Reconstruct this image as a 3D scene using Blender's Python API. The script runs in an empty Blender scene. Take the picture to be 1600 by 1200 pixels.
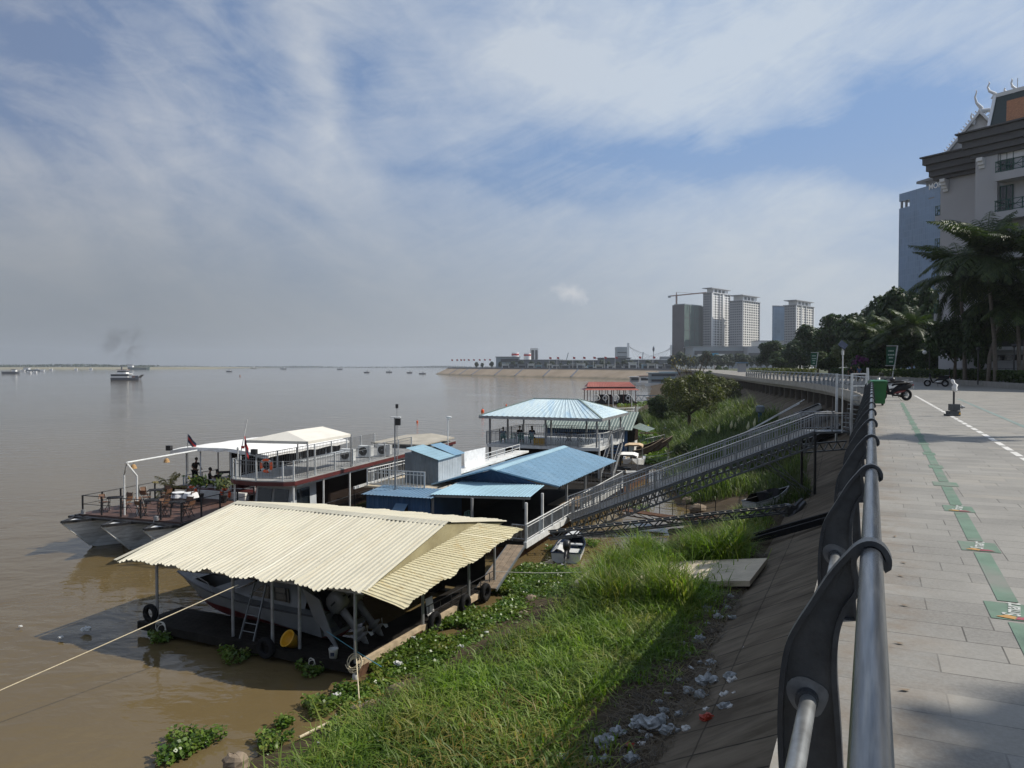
USE_HAZE = True
USE_SMOKE = True
import bpy, math, random
import numpy as np
from mathutils import Vector, Matrix
V = Vector
random.seed(7)
RNG = np.random.default_rng(11)
SC = bpy.context.scene
COL = SC.collection
R = math.radians
PI = math.pi
H = 9.5            # eye above the water
DECK = 7.87        # promenade level
Z3 = V((0, 0, 1))
PITCH = math.atan(28 / 1200)
def ray(px, py):
 x, y = (px - 800) / 1200, (600 - py) / 1200
 c, s = math.cos(PITCH), math.sin(PITCH)
 return V((x, c + y * s, -s + y * c))
def at(px, py, z):
 d = ray(px, py); t = (z - H) / d.z
 return V((0, 0, H)) + d * t
def atd(px, py, dist):
 d = ray(px, py)
 return V((0, 0, H)) + d * (dist / d.y)
def frame_of(d, up=Z3):
 d = d.normalized()
 s = d.cross(up)
 if s.length < 1e-5:
  s = d.cross(V((0, 1, 0)))
 s.normalize()
 return d, s, s.cross(d).normalized()
class MB:
 def __init__(self):
  self.v = []; self.f = []
 def add(self, vs, fs):
  o = len(self.v)
  self.v.extend(tuple(p) for p in vs)
  self.f.extend(tuple(i + o for i in f) for f in fs)
  return self
 def quad(self, *p):
  return self.add(p, [tuple(range(len(p)))])
 def hexa(self, b, t):
  n = len(b)
  fs = [tuple(reversed(range(n))), tuple(range(n, 2 * n))]
  fs += [(i, (i + 1) % n, n + (i + 1) % n, n + i) for i in range(n)]
  return self.add(list(b) + list(t), fs)
 def slab(self, pts, vec):
  vec = V(vec)
  return self.hexa([V(p) for p in pts], [V(p) + vec for p in pts])
 def box(self, c, sx, sy, sz, X=V((1, 0, 0)), Y=V((0, 1, 0)), Zv=Z3):
  c = V(c); a, b, d = X * sx / 2, Y * sy / 2, Zv * sz / 2
  return self.hexa([c - a - b - d, c + a - b - d, c + a + b - d, c - a + b - d],
                         [c - a - b + d, c + a - b + d, c + a + b + d, c - a + b + d])
 def beam(self, p0, p1, w, h=None, up=Z3):
  p0, p1 = V(p0), V(p1); h = h or w
  d, s, u = frame_of(p1 - p0, up)
  a, b = s * w / 2, u * h / 2
  return self.hexa([p0 - a - b, p0 + a - b, p0 + a + b, p0 - a + b], [p1 - a - b, p1 + a - b, p1 + a + b, p1 - a + b])
 def tube(self, p0, p1, r, n=8, r1=None):
  return self.path([p0, p1], r, n, r1=r1)
 def path(self, pts, r, n=8, closed=False, r1=None, cap=True):
  pts = [V(p) for p in pts]; m = len(pts); vs = []; fs = []
  s0 = None
  for i, p in enumerate(pts):
   if closed:
    d = pts[(i + 1) % m] - pts[i - 1]
   else:
    d = pts[min(i + 1, m - 1)] - pts[max(i - 1, 0)]
   d.normalize()
   if s0 is None:
    _, s, u = frame_of(d)
   else:
    s = s0 - d * s0.dot(d); s.normalize(); u = s.cross(d)
   s0 = s
   rr = r if r1 is None else r + (r1 - r) * i / max(1, m - 1)
   if isinstance(rr, (list, tuple)): rr = rr[i]
   for k in range(n):
    a = 2 * PI * k / n
    vs.append(p + s * (rr * math.cos(a)) + u * (rr * math.sin(a)))
  for i in range(m if closed else m - 1):
   j = (i + 1) % m
   for k in range(n):
    l = (k + 1) % n
    fs.append((i * n + k, i * n + l, j * n + l, j * n + k))
  if cap and not closed:
   fs.append(tuple(reversed(range(n)))); fs.append(tuple(range((m - 1) * n, m * n)))
  return self.add(vs, fs)
 def loft(self, rings, closed=True, caps=True):
  n = len(rings[0]); vs = [p for r in rings for p in r]; fs = []
  for i in range(len(rings) - 1):
   for k in range(n if closed else n - 1):
    l = (k + 1) % n
    fs.append((i * n + k, i * n + l, (i + 1) * n + l, (i + 1) * n + k))
  if caps and closed:
   fs.append(tuple(reversed(range(n)))); fs.append(tuple(range((len(rings) - 1) * n, len(rings) * n)))
  return self.add(vs, fs)
 def ball(self, c, rx, ry=None, rz=None, nu=12, nv=8, X=V((1, 0, 0)), Y=V((0, 1, 0)), Zv=Z3):
  ry = ry or rx; rz = rz or rx; c = V(c); rings = []
  for i in range(nv + 1):
   t = PI * i / nv - PI / 2
   cr, z = max(1e-3, math.cos(t)), math.sin(t)
   rings.append([c + X * (rx * cr * math.cos(2 * PI * k / nu)) + Y * (ry * cr * math.sin(2 * PI * k / nu)) + Zv * (rz * z) for k in range(nu)])
  return self.loft(rings)
 def torus(self, c, R0, r, A=V((1, 0, 0)), B=Z3, n=20, m=8):
  c = V(c)
  return self.path([c + A * (R0 * math.cos(2 * PI * i / n)) + B * (R0 * math.sin(2 * PI * i / n)) for i in range(n)], r, m, closed=True)
 def corr(self, p00, p10, p01, p11, pitch=0.2, amp=0.025, sharp=False, rows=1, ragged=0.0):
  """corrugated sheet, ribs run from the 0-edge to the 1-edge, repeated from p*0 to ...: p00->p10 is the edge across the ribs"""
  p00, p10, p01, p11 = V(p00), V(p10), V(p01), V(p11)
  L = ((p10 - p00).length + (p11 - p01).length) / 2
  k = max(2, int(L / pitch)); nrm = (p10 - p00).cross(p01 - p00).normalized()
  if nrm.z < 0 and abs(nrm.z) > .05: nrm = -nrm
  prof = [(0, 0), (.3, 0), (.42, 1), (.68, 1), (.8, 0)] if sharp else [(0, 0), (.17, .25), (.33, .75), (.5, 1), (.67, .75), (.83, .25)]
  us = [((i + a) / k, b) for i in range(k) for a, b in prof] + [(1.0, 0)]
  n = len(us); vs = []; rj = random.Random(int(L * 100)); jt = [(rj.uniform(-.35, .5), rj.uniform(-1, 1)) for _ in range(60)]
  for j in range(rows + 1):
   w = j / rows
   for u, b in us:
    a0 = p00.lerp(p10, u); a1 = p01.lerp(p11, u)
    q = a0.lerp(a1, w)
    if ragged:
     j1, j2 = jt[int(u * L / .86)]; q = q + nrm * (.03 * j1)
     if j == 0: q = q - (a1 - a0).normalized() * (.05 * j2)
    if ragged and j == 0:
     q = q - (a1 - a0).normalized() * (ragged * (math.sin(u * 61) * .5 + math.sin(u * 23 + 1)) * .5) - Z3 * ragged * .7 * (math.sin(u * 37 + 2) + .6 * math.sin(u * 91)) * .5
    vs.append(q + nrm * (b * amp))
  fs = [(j * n + i, j * n + i + 1, (j + 1) * n + i + 1, (j + 1) * n + i) for j in range(rows) for i in range(n - 1)]
  self.add(vs, fs)
  return self
 def build(self, name, m, parent=None, smooth=False, local=False):
  me = bpy.data.meshes.new(name)
  org = ORG.get(parent.name, V((0, 0, 0))) if parent else None
  vs = np.array(self.v, dtype=np.float64).reshape(-1, 3)
  if org is None:
   if local:
    org = V((0, 0, 0))
   else:
    c = (vs.min(0) + vs.max(0)) / 2; org = V((c[0], c[1], vs[:, 2].min()))
  vs = vs - np.array(org)
  me.from_pydata(vs.tolist(), [], self.f)
  if isinstance(m, str): m = M[m]
  me.materials.append(m)
  if smooth:
   me.polygons.foreach_set('use_smooth', [True] * len(me.polygons))
  o = bpy.data.objects.new(name, me); COL.objects.link(o)
  if parent:
   o.parent = parent
  elif not local:
   o.location = org
  ORG[o.name] = org
  return o
ORG = {}
def npmesh(name, verts, faces_flat, nper, m, parent=None, kind=None):
 """fast mesh from numpy: every face has nper corners"""
 org = ORG.get(parent.name, V((0, 0, 0))) if parent else V((0, 0, 0))
 verts = (verts - np.array(org)).astype(np.float32)
 me = bpy.data.meshes.new(name)
 nf = len(faces_flat) // nper
 me.vertices.add(len(verts)); me.vertices.foreach_set('co', verts.ravel())
 me.loops.add(len(faces_flat)); me.loops.foreach_set('vertex_index', faces_flat.astype(np.int32))
 me.polygons.add(nf); me.polygons.foreach_set('loop_start', (np.arange(nf) * nper).astype(np.int32))
 me.polygons.foreach_set('loop_total', np.full(nf, nper, dtype=np.int32))
 me.update(calc_edges=True)
 me.materials.append(M[m] if isinstance(m, str) else m)
 o = bpy.data.objects.new(name, me); COL.objects.link(o)
 if parent: o.parent = parent
 ORG[o.name] = org
 if kind: o['kind'] = kind
 return o
def tag(o, label=None, cat=None, group=None, kind=None):
 if label: o['label'] = label
 if cat: o['category'] = cat
 if group: o['group'] = group
 if kind: o['kind'] = kind
 return o
def thing(name, label, cat, loc=(0, 0, 0), rz=0.0, group=None, local=False):
 o = bpy.data.objects.new(name, None); COL.objects.link(o)
 o.empty_display_size = .2
 o.location = loc; o.rotation_euler = (0, 0, rz)
 ORG[o.name] = V((0, 0, 0)) if local else V(loc)
 return tag(o, label, cat, group)
def dup(o, loc=None, rz=None, label=None, parent=None, scale=None):
 c = o.copy(); COL.objects.link(c)
 if parent: c.parent = parent
 if loc is not None: c.location = loc
 if rz is not None: c.rotation_euler = (0, 0, rz)
 if scale is not None: c.scale = (scale, scale, scale) if not isinstance(scale, tuple) else scale
 if label: c['label'] = label
 for ch in [x for x in COL.objects if x.parent == o]:
  dup(ch, parent=c)
 return c
class Fr:
 """a horizontal working frame: origin, a axis, b axis"""
 def __init__(s, o, a, b):
  s.o = V(o); s.a = V(a).normalized(); s.b = V(b).normalized()
 def __call__(s, a, b, z=0.0):
  return s.o + s.a * a + s.b * b + Z3 * z
M = {}
def nd(nt, t, **kw):
 n = nt.nodes.new(t)
 for k, v in kw.items():
  setattr(n, k, v)
 return n
def setup(name):
 m = bpy.data.materials.new(name); m.use_nodes = True
 nt = m.node_tree; b = nt.nodes['Principled BSDF']
 M[name] = m
 return m, nt, b
def mixc(nt, fac, a, b, blend='MIX'):
 n = nd(nt, 'ShaderNodeMix', data_type='RGBA', blend_type=blend)
 for sock, val in ((n.inputs[0], fac), (n.inputs[6], a), (n.inputs[7], b)):
  if hasattr(val, 'links'): nt.links.new(val, sock)
  elif isinstance(val, (int, float)): sock.default_value = val
  else: sock.default_value = (*val, 1) if len(val) == 3 else val
 return n.outputs[2]
def mth(nt, op, a, b=0.0, c=None):
 n = nd(nt, 'ShaderNodeMath', operation=op)
 for i, val in enumerate((a, b) if c is None else (a, b, c)):
  if hasattr(val, 'links'): nt.links.new(val, n.inputs[i])
  else: n.inputs[i].default_value = val
 return n.outputs[0]
def mrange(nt, v, a, b, c=0.0, d=1.0):
 n = nd(nt, 'ShaderNodeMapRange'); nt.links.new(v, n.inputs[0])
 n.inputs[1].default_value, n.inputs[2].default_value, n.inputs[3].default_value, n.inputs[4].default_value = a, b, c, d
 return n.outputs[0]
def coords(nt, kind='Object', scale=(1, 1, 1), rot=(0, 0, 0)):
 tc = nd(nt, 'ShaderNodeTexCoord'); mp = nd(nt, 'ShaderNodeMapping')
 mp.inputs['Scale'].default_value = scale; mp.inputs['Rotation'].default_value = rot
 nt.links.new(tc.outputs[kind], mp.inputs[0])
 return mp.outputs[0]
def noise(nt, vec, scale, detail=5, rough=.55, dist=0.0):
 n = nd(nt, 'ShaderNodeTexNoise'); n.inputs['Scale'].default_value = scale
 n.inputs['Detail'].default_value = detail; n.inputs['Roughness'].default_value = rough
 n.inputs['Distortion'].default_value = dist
 nt.links.new(vec, n.inputs['Vector'])
 return n.outputs['Fac']
def bump(nt, b, h, strength=.3, dist=.02):
 n = nd(nt, 'ShaderNodeBump'); n.inputs['Strength'].default_value = strength; n.inputs['Distance'].default_value = dist
 nt.links.new(h, n.inputs['Height']); nt.links.new(n.outputs[0], b.inputs['Normal'])
def mat(name, col, rough=.6, metal=0.0, var=.18, scale=3.0, dirt=None, dirt_amt=.35, bmp=.0, stretch=(1, 1, 1), bscale=40, spec=.5, island=0.0):
 m, nt, b = setup(name)
 vec = coords(nt, scale=stretch)
 n1 = noise(nt, vec, scale, 6, .6)
 lo = tuple(max(0, c * (1 - var)) for c in col); hi = tuple(min(1, c * (1 + var)) for c in col)
 c = mixc(nt, mrange(nt, n1, .3, .7), lo, hi)
 if dirt:
  n2 = noise(nt, vec, scale * .37 + .3, 7, .65, .4)
  c = mixc(nt, mrange(nt, n2, .5, .72, 0, dirt_amt), c, dirt)
 if island:
  g = nd(nt, 'ShaderNodeNewGeometry')
  h = nd(nt, 'ShaderNodeHueSaturation')
  nt.links.new(mrange(nt, g.outputs['Random Per Island'], 0, 1, 1 - island, 1 + island), h.inputs['Value'])
  nt.links.new(c, h.inputs['Color']); c = h.outputs[0]
 nt.links.new(c, b.inputs['Base Color'])
 b.inputs['Roughness'].default_value = rough; b.inputs['Metallic'].default_value = metal
 b.inputs['Specular IOR Level'].default_value = spec
 if bmp:
  bump(nt, b, noise(nt, vec, bscale, 4), bmp, .01)
 return m
def leafmat(name, a, bcol, dry=None, dry_amt=0.0, trans=.35, rough=.5, patch=.25, deep=.45):
 m, nt, b = setup(name)
 g = nd(nt, 'ShaderNodeNewGeometry')
 c = mixc(nt, g.outputs['Random Per Island'], a, bcol)
 n = noise(nt, coords(nt), patch, 3)
 c = mixc(nt, mrange(nt, n, .38, .62, 0, deep), c, tuple(x * .6 for x in a))
 if dry:
  n2 = noise(nt, coords(nt), patch * 1.7, 4)
  f = mth(nt, 'MULTIPLY', mrange(nt, n2, .45, .65), mrange(nt, mth(nt, 'FRACT', mth(nt, 'MULTIPLY', g.outputs['Random Per Island'], 17.3)), .2, .8))
  c = mixc(nt, mth(nt, 'MULTIPLY', f, dry_amt), c, dry)
 nt.links.new(c, b.inputs['Base Color']); b.inputs['Roughness'].default_value = rough
 b.inputs['Specular IOR Level'].default_value = .3
 t = nd(nt, 'ShaderNodeBsdfTranslucent')
 tc = mixc(nt, 1.0, c, (.9, 1.0, .45), 'MULTIPLY');
 hs = nd(nt, 'ShaderNodeHueSaturation'); hs.inputs['Value'].default_value = 1.6
 nt.links.new(tc, hs.inputs['Color']); nt.links.new(hs.outputs[0], t.inputs[0])
 mx = nd(nt, 'ShaderNodeMixShader'); mx.inputs[0].default_value = trans
 nt.links.new(b.outputs[0], mx.inputs[1]); nt.links.new(t.outputs[0], mx.inputs[2])
 nt.links.new(mx.outputs[0], nt.nodes['Material Output'].inputs['Surface'])
 return m
mat('white_paint', (.72, .72, .69), .45, dirt=(.35, .31, .25), scale=2, dirt_amt=.3)
mat('white_metal', (.62, .63, .62), .4, dirt=(.3, .25, .2), scale=3, dirt_amt=.25)
mat('white_canvas', (.8, .79, .76), .8, var=.08, scale=1.2, bmp=.3, bscale=3)
mat('cream_canvas', (.66, .63, .56), .8, var=.08, scale=1.2, bmp=.25, bscale=3)
mat('black_metal', (.018, .018, .02), .4, scale=4)
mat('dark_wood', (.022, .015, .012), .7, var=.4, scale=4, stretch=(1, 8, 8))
mat('plank_wood', (.2, .15, .1), .8, var=.35, scale=3, bmp=.3, dirt=(.06, .05, .04))
mat('pale_wood', (.42, .33, .22), .8, var=.3, scale=3, dirt=(.15, .1, .06))
mat('deck_brown', (.085, .045, .034), .6, var=.3, scale=2.2)
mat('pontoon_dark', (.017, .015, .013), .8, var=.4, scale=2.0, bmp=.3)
mat('grey_metal', (.3, .31, .32), .45, .3, scale=4, dirt=(.16, .1, .07), dirt_amt=.4)
mat('galvanised', (.2, .215, .225), .42, .55, scale=5, dirt=(.16, .13, .1), dirt_amt=.3)
mat('grey_deck', (.28, .28, .27), .7, scale=1.2, dirt=(.15, .14, .12))
mat('grey_wall', (.155, .18, .2), .5, scale=1.5)
mat('grey_wall_light', (.42, .45, .47), .5, scale=1.5)
mat('blue_wall', (.045, .1, .2), .45, scale=1.5, dirt=(.02, .05, .1))
mat('blue_roof', (.19, .335, .46), .48, var=.1, scale=.6, dirt=(.32, .45, .55), dirt_amt=.35)
mat('blue_awning', (.3, .46, .54), .45, var=.1, scale=.8, dirt=(.2, .34, .42), dirt_amt=.3)
mat('blue_dark_roof', (.09, .17, .26), .5, var=.15, scale=1, dirt=(.2, .24, .26))
mat('maroon', (.085, .016, .015), .5, scale=2)
mat('rust', (.1, .055, .035), .85, var=.4, scale=4, bmp=.3)
mat('rubber', (.012, .012, .013), .75, scale=6)
mat('rail_blade', (.034, .04, .048), .42, .35, var=.35, scale=9, dirt=(.1, .105, .11), dirt_amt=.35, bmp=.12, bscale=60)
mat('rail_steel', (.1, .112, .13), .27, .75, var=.45, scale=7, dirt=(.3, .3, .29), dirt_amt=.55, stretch=(1.6, .35, 1), bmp=.05, bscale=120)
mat('low_rail_steel', (.3, .31, .31), .38, .7, var=.3, scale=8, dirt=(.16, .15, .14), dirt_amt=.5, bmp=.06, bscale=100)
mat('concrete_edge', (.4, .37, .32), .85, scale=3, dirt=(.16, .15, .13), bmp=.2)
mat('concrete_dark', (.13, .115, .1), .9, scale=1.2, dirt=(.05, .05, .045), bmp=.2)
mat('concrete_pale', (.5, .43, .32), .85, scale=1.4, dirt=(.22, .2, .17), dirt_amt=.5, bmp=.25)
mat('stone', (.22, .17, .12), .9, scale=3, var=.35, bmp=.5, bscale=8)
mat('mud', (.065, .048, .031), .95, scale=.8, var=.3, dirt=(.05, .05, .02), bmp=.4, bscale=6)
mat('rope_tan', (.55, .47, .32), .85, scale=30, var=.25)
mat('rope_white', (.6, .57, .5), .85, scale=30)
mat('rope_blue', (.12, .35, .45), .8)
mat('hull_white', (.6, .61, .61), .35, scale=1.5, dirt=(.3, .28, .24), dirt_amt=.3)
mat('hull_grey', (.7, .71, .71), .55, scale=1.3, dirt=(.12, .11, .1), dirt_amt=.55, stretch=(1, 1, 3))
mat('hull_red', (.16, .015, .02), .4, scale=1.5)
mat('outboard_grey', (.2, .2, .2), .35, scale=3)
mat('dark_glass', (.012, .016, .02), .12, scale=2, spec=.8)
mat('blue_glass', (.05, .09, .14), .15, scale=.3, var=.1)
mat('yellow_plastic', (.62, .33, .02), .45, scale=3)
mat('yellow_crate', (.5, .3, .04), .5)
mat('green_plastic', (.006, .1, .022), .4, scale=2, var=.2, dirt=(.02, .07, .03))
mat('mint_plastic', (.18, .36, .32), .45)
mat('orange_buoy', (.75, .1, .02), .45)
mat('red_paint', (.4, .02, .02), .35)
mat('navy', (.012, .025, .06), .35)
mat('skin', (.28, .15, .095), .55, var=.08)
mat('hair', (.012, .01, .009), .5)
mat('cloth_black', (.02, .02, .022), .85)
mat('cloth_dark', (.045, .04, .035), .85)
mat('cloth_blue', (.05, .1, .2), .85)
mat('cloth_white', (.68, .68, .68), .85)
mat('cloth_yellow', (.6, .6, .05), .85)
mat('seat_wood', (.13, .065, .035), .6, var=.3)
mat('speedboat_white_shaded', (.16, .168, .175), .35, scale=1.5)  # hull white darkened, the roof's shade put into the colour
mat('tan_wicker', (.4, .24, .1), .8, scale=20, var=.4)
mat('tan_canvas', (.55, .4, .24), .8)
mat('red_roof', (.3, .085, .06), .55, var=.15, scale=.5, dirt=(.36, .16, .12))
mat('green_roof', (.2, .25, .22), .5, var=.12, scale=.5, dirt=(.14, .18, .16))
mat('bark', (.09, .07, .05), .9, var=.35, scale=4, bmp=.5, bscale=10)
mat('palm_bark', (.13, .11, .09), .9, var=.3, scale=4, stretch=(1, 1, 5), bmp=.4)
mat('hotel_wall', (.46, .46, .475), .7, var=.05, scale=.3, dirt=(.48, .48, .48), dirt_amt=.3)
mat('hotel_trim', (.72, .72, .72), .6, var=.04)
mat('cornice_grey', (.12, .12, .125), .6, var=.08)
mat('hotel_green', (.02, .075, .06), .5)
mat('tile_orange', (.34, .145, .06), .6, var=.3, scale=6, bmp=.6, bscale=9)
mat('tile_green', (.015, .03, .028), .5, var=.3, scale=6)
mat('gold', (.35, .26, .12), .5, .2, scale=3, var=.4)
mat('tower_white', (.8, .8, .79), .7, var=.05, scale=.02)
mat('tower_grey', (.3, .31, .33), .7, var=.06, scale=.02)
mat('tower_cream', (.7, .68, .63), .7, var=.05, scale=.02)
mat('tower_dark', (.12, .13, .15), .6, var=.06, scale=.02)
mat('tower_window', (.03, .036, .045), .35, var=.2, scale=.05)
mat('net_green', (.07, .11, .1), .9, var=.2, scale=.05)
mat('net_maroon', (.085, .075, .085), .9, var=.2, scale=.06)
mat('crane_red', (.3, .19, .16), .6)
mat('podium_grey', (.26, .3, .33), .5, var=.1, scale=.05)
mat('billboard_blue', (.03, .28, .45), .5)
mat('sand_far', (.2, .18, .11), .95, var=.2, scale=.01)
mat('land', (.045, .05, .032), .95, var=.25, scale=.05)
mat('garden_soil', (.05, .06, .025), .95, var=.3, scale=.4)
mat('kerb_stone', (.26, .25, .23), .85, scale=2, dirt=(.12, .12, .1))
mat('plastic_film', (.27, .29, .3), .3, var=.45, scale=12, bmp=.8, bscale=25)
mat('litter_white', (.52, .52, .5), .6, var=.12, scale=9)
mat('litter_red', (.35, .045, .02), .5)
mat('solar_panel', (.01, .015, .035), .15)
mat('sign_green', (.012, .1, .05), .5, var=.2, scale=3)
mat('sign_text', (.55, .65, .58), .6)
mat('line_white', (.6, .59, .56), .8, var=.15, scale=6, dirt=(.35, .34, .32), dirt_amt=.6)
mat('line_green', (.125, .19, .145), .8, var=.16, scale=4, dirt=(.2, .2, .18), dirt_amt=.95, spec=.25)
mat('line_teal', (.16, .215, .2), .8, var=.16, scale=4, dirt=(.28, .28, .26), dirt_amt=.7)
mat('logo_orange', (.36, .2, .06), .8); mat('logo_red', (.26, .06, .08), .8); mat('letter_grey', (.42, .44, .41), .8, var=.3, scale=20); mat('logo_yellow', (.6, .5, .12), .8)
mat('mag_flower', (.11, .012, .1), .7, island=.5)
leafmat('leaf_dark', (.012, .03, .008), (.05, .09, .022), trans=.2)
leafmat('leaf_mid', (.02, .045, .01), (.08, .12, .03), trans=.25)
leafmat('leaf_far', (.02, .04, .02), (.06, .085, .04), trans=.1, patch=.02)
leafmat('leaf_palm', (.018, .038, .012), (.075, .105, .03), trans=.25, patch=.6)
leafmat('leaf_olive', (.04, .055, .014), (.14, .15, .045), trans=.3, patch=.4)
leafmat('leaf_yellow', (.12, .12, .02), (.3, .22, .05), trans=.3)
leafmat('leaf_pale', (.07, .1, .04), (.2, .22, .12), trans=.3)
leafmat('grass_blade', (.065, .135, .014), (.225, .33, .042), dry=(.33, .29, .1), dry_amt=.7, trans=.4, patch=.4, deep=.6)
leafmat('reed_blade', (.03, .065, .014), (.17, .23, .07), dry=(.24, .22, .11), dry_amt=.5, trans=.35, patch=.22, deep=.8)
leafmat('hyacinth', (.045, .105, .014), (.17, .25, .045), dry=(.26, .19, .06), dry_amt=.4, trans=.3, rough=.35, patch=.5)
leafmat('dry_straw', (.05, .035, .02), (.2, .15, .085), trans=.2)
leafmat('plume', (.5, .46, .36), (.62, .58, .48), trans=.4)
leafmat('flower_yellow', (.5, .38, .03), (.6, .5, .1), trans=.3)
def cream_roof():
 for name, col, st in (('cream_roof', (.53, .5, .395), .35), ('cream_skirt', (.54, .49, .32), 1.5)):
  m, nt, b = setup(name)
  vec = coords(nt)
  c = mixc(nt, mrange(nt, noise(nt, vec, .7, 5), .3, .7), tuple(x * .93 for x in col), tuple(x * 1.05 for x in col))
  n2 = noise(nt, vec, 1.6, 8, .7, .6)
  c = mixc(nt, mrange(nt, n2, .56, .74, 0, .55 * st), c, (.42, .28, .08))
  sm = nd(nt, 'ShaderNodeCombineXYZ')
  for i_, (dv, sc_) in enumerate((((-.906, .424, 0), 3.2), ((.424, .906, 0), .22))):
   dp = nd(nt, 'ShaderNodeVectorMath', operation='DOT_PRODUCT'); nt.links.new(vec, dp.inputs[0]); dp.inputs[1].default_value = tuple(x * sc_ for x in dv); nt.links.new(dp.outputs['Value'], sm.inputs[i_])
  c = mixc(nt, mrange(nt, noise(nt, sm.outputs[0], 1.3, 7, .7), .52, .75, 0, .5), c, (.36, .3, .19))
  n3 = noise(nt, vec, 9, 3, .5)
  c = mixc(nt, mrange(nt, n3, .68, .76, 0, .55), c, (.2, .15, .09))
  nt.links.new(c, b.inputs['Base Color']); b.inputs['Roughness'].default_value = .5
cream_roof()
def faded_roof():
 m, nt, b = setup('faded_blue_roof')
 vec = coords(nt)
 n = noise(nt, coords(nt, scale=(2.2, .5, .5), rot=(0, 0, R(-21))), .5, 7, .7, .3)
 c = mixc(nt, mrange(nt, n, .5, .8), (.5, .62, .66), (.13, .34, .58))
 c = mixc(nt, mrange(nt, noise(nt, vec, 5, 4), .45, .75, 0, .35), c, (.7, .75, .74))
 nt.links.new(c, b.inputs['Base Color']); b.inputs['Roughness'].default_value = .5
faded_roof()
mat('gable_beige', (.33, .29, .17), .7, var=.12, scale=1.5, dirt=(.16, .12, .05), dirt_amt=.5)
mat('dark_steel', (.07, .075, .08), .5, .3, scale=5, dirt=(.12, .1, .07))
mat('dim_red', (.14, .012, .012), .4)
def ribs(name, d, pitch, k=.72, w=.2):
 """dark lines across direction d: painted rib shading, sheet and plank seams"""
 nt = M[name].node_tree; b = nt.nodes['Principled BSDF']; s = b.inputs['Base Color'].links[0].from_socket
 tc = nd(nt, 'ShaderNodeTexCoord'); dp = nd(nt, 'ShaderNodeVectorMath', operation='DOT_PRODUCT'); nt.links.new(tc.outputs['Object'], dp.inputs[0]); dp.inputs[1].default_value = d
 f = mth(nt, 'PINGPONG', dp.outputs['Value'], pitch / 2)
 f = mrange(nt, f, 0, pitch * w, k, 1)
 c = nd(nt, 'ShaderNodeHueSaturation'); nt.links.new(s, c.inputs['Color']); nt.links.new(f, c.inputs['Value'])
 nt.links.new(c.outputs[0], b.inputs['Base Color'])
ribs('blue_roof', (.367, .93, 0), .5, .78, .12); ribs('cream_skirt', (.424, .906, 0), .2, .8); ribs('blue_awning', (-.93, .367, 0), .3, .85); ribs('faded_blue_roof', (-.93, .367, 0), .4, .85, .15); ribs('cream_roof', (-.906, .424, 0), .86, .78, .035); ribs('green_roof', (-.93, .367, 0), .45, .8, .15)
mat('rail_far_lit', (.3, .32, .34), .35, .5, scale=4)  # lighter copy of the rail metal, sunlit gleam put into the colour
ribs('hull_grey', (0, 0, 1), .2, .7, .12)
mat('boat_rail', (.16, .165, .17), .45, .3, scale=4); mat('primer', (.13, .138, .145), .6, scale=20, var=.3)
for n_ in M['rail_steel'].node_tree.nodes:
 if n_.type == 'MAPPING': n_.vector_type = 'TEXTURE'; n_.inputs['Rotation'].default_value = (0, 0, -R(25.1)); n_.inputs['Scale'].default_value = (.1, 2.2, .1)
mat('tan_roof', (.36, .33, .27), .7, scale=1.2, dirt=(.2, .18, .14))
for k_ in ('pontoon_dark', 'dark_wood', 'cloth_black', 'cloth_dark', 'rubber', 'rust', 'bark', 'mud', 'concrete_dark', 'blue_wall', 'grey_wall', 'cornice_grey', 'hotel_wall', 'kerb_stone'): M[k_].node_tree.nodes['Principled BSDF'].inputs['Specular IOR Level'].default_value = .12
SUN_AZ = V((0.985, 0.17, 0)).normalized(); SUN_EL = R(44.5)
cam = bpy.data.cameras.new('camera'); camo = bpy.data.objects.new('camera', cam); COL.objects.link(camo)
cam.lens = 27.0; cam.sensor_width = 36.0; cam.clip_start = .05; cam.clip_end = 30000
camo.location = (0, 0, H); camo.rotation_euler = (PI / 2 - PITCH, 0, 0)
SC.camera = camo
sl = bpy.data.lights.new('sun', 'SUN'); sl.energy = 4.9; sl.angle = R(.55); sl.color = (1.0, .94, .84)
so = bpy.data.objects.new('sun', sl); COL.objects.link(so)
sdir = (SUN_AZ * math.cos(SUN_EL) + Z3 * math.sin(SUN_EL)).normalized()
so.rotation_euler = sdir.to_track_quat('Z', 'Y').to_euler()
so.location = (40, -20, 60)
W = bpy.data.worlds.new('World'); SC.world = W; W.use_nodes = True
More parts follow.
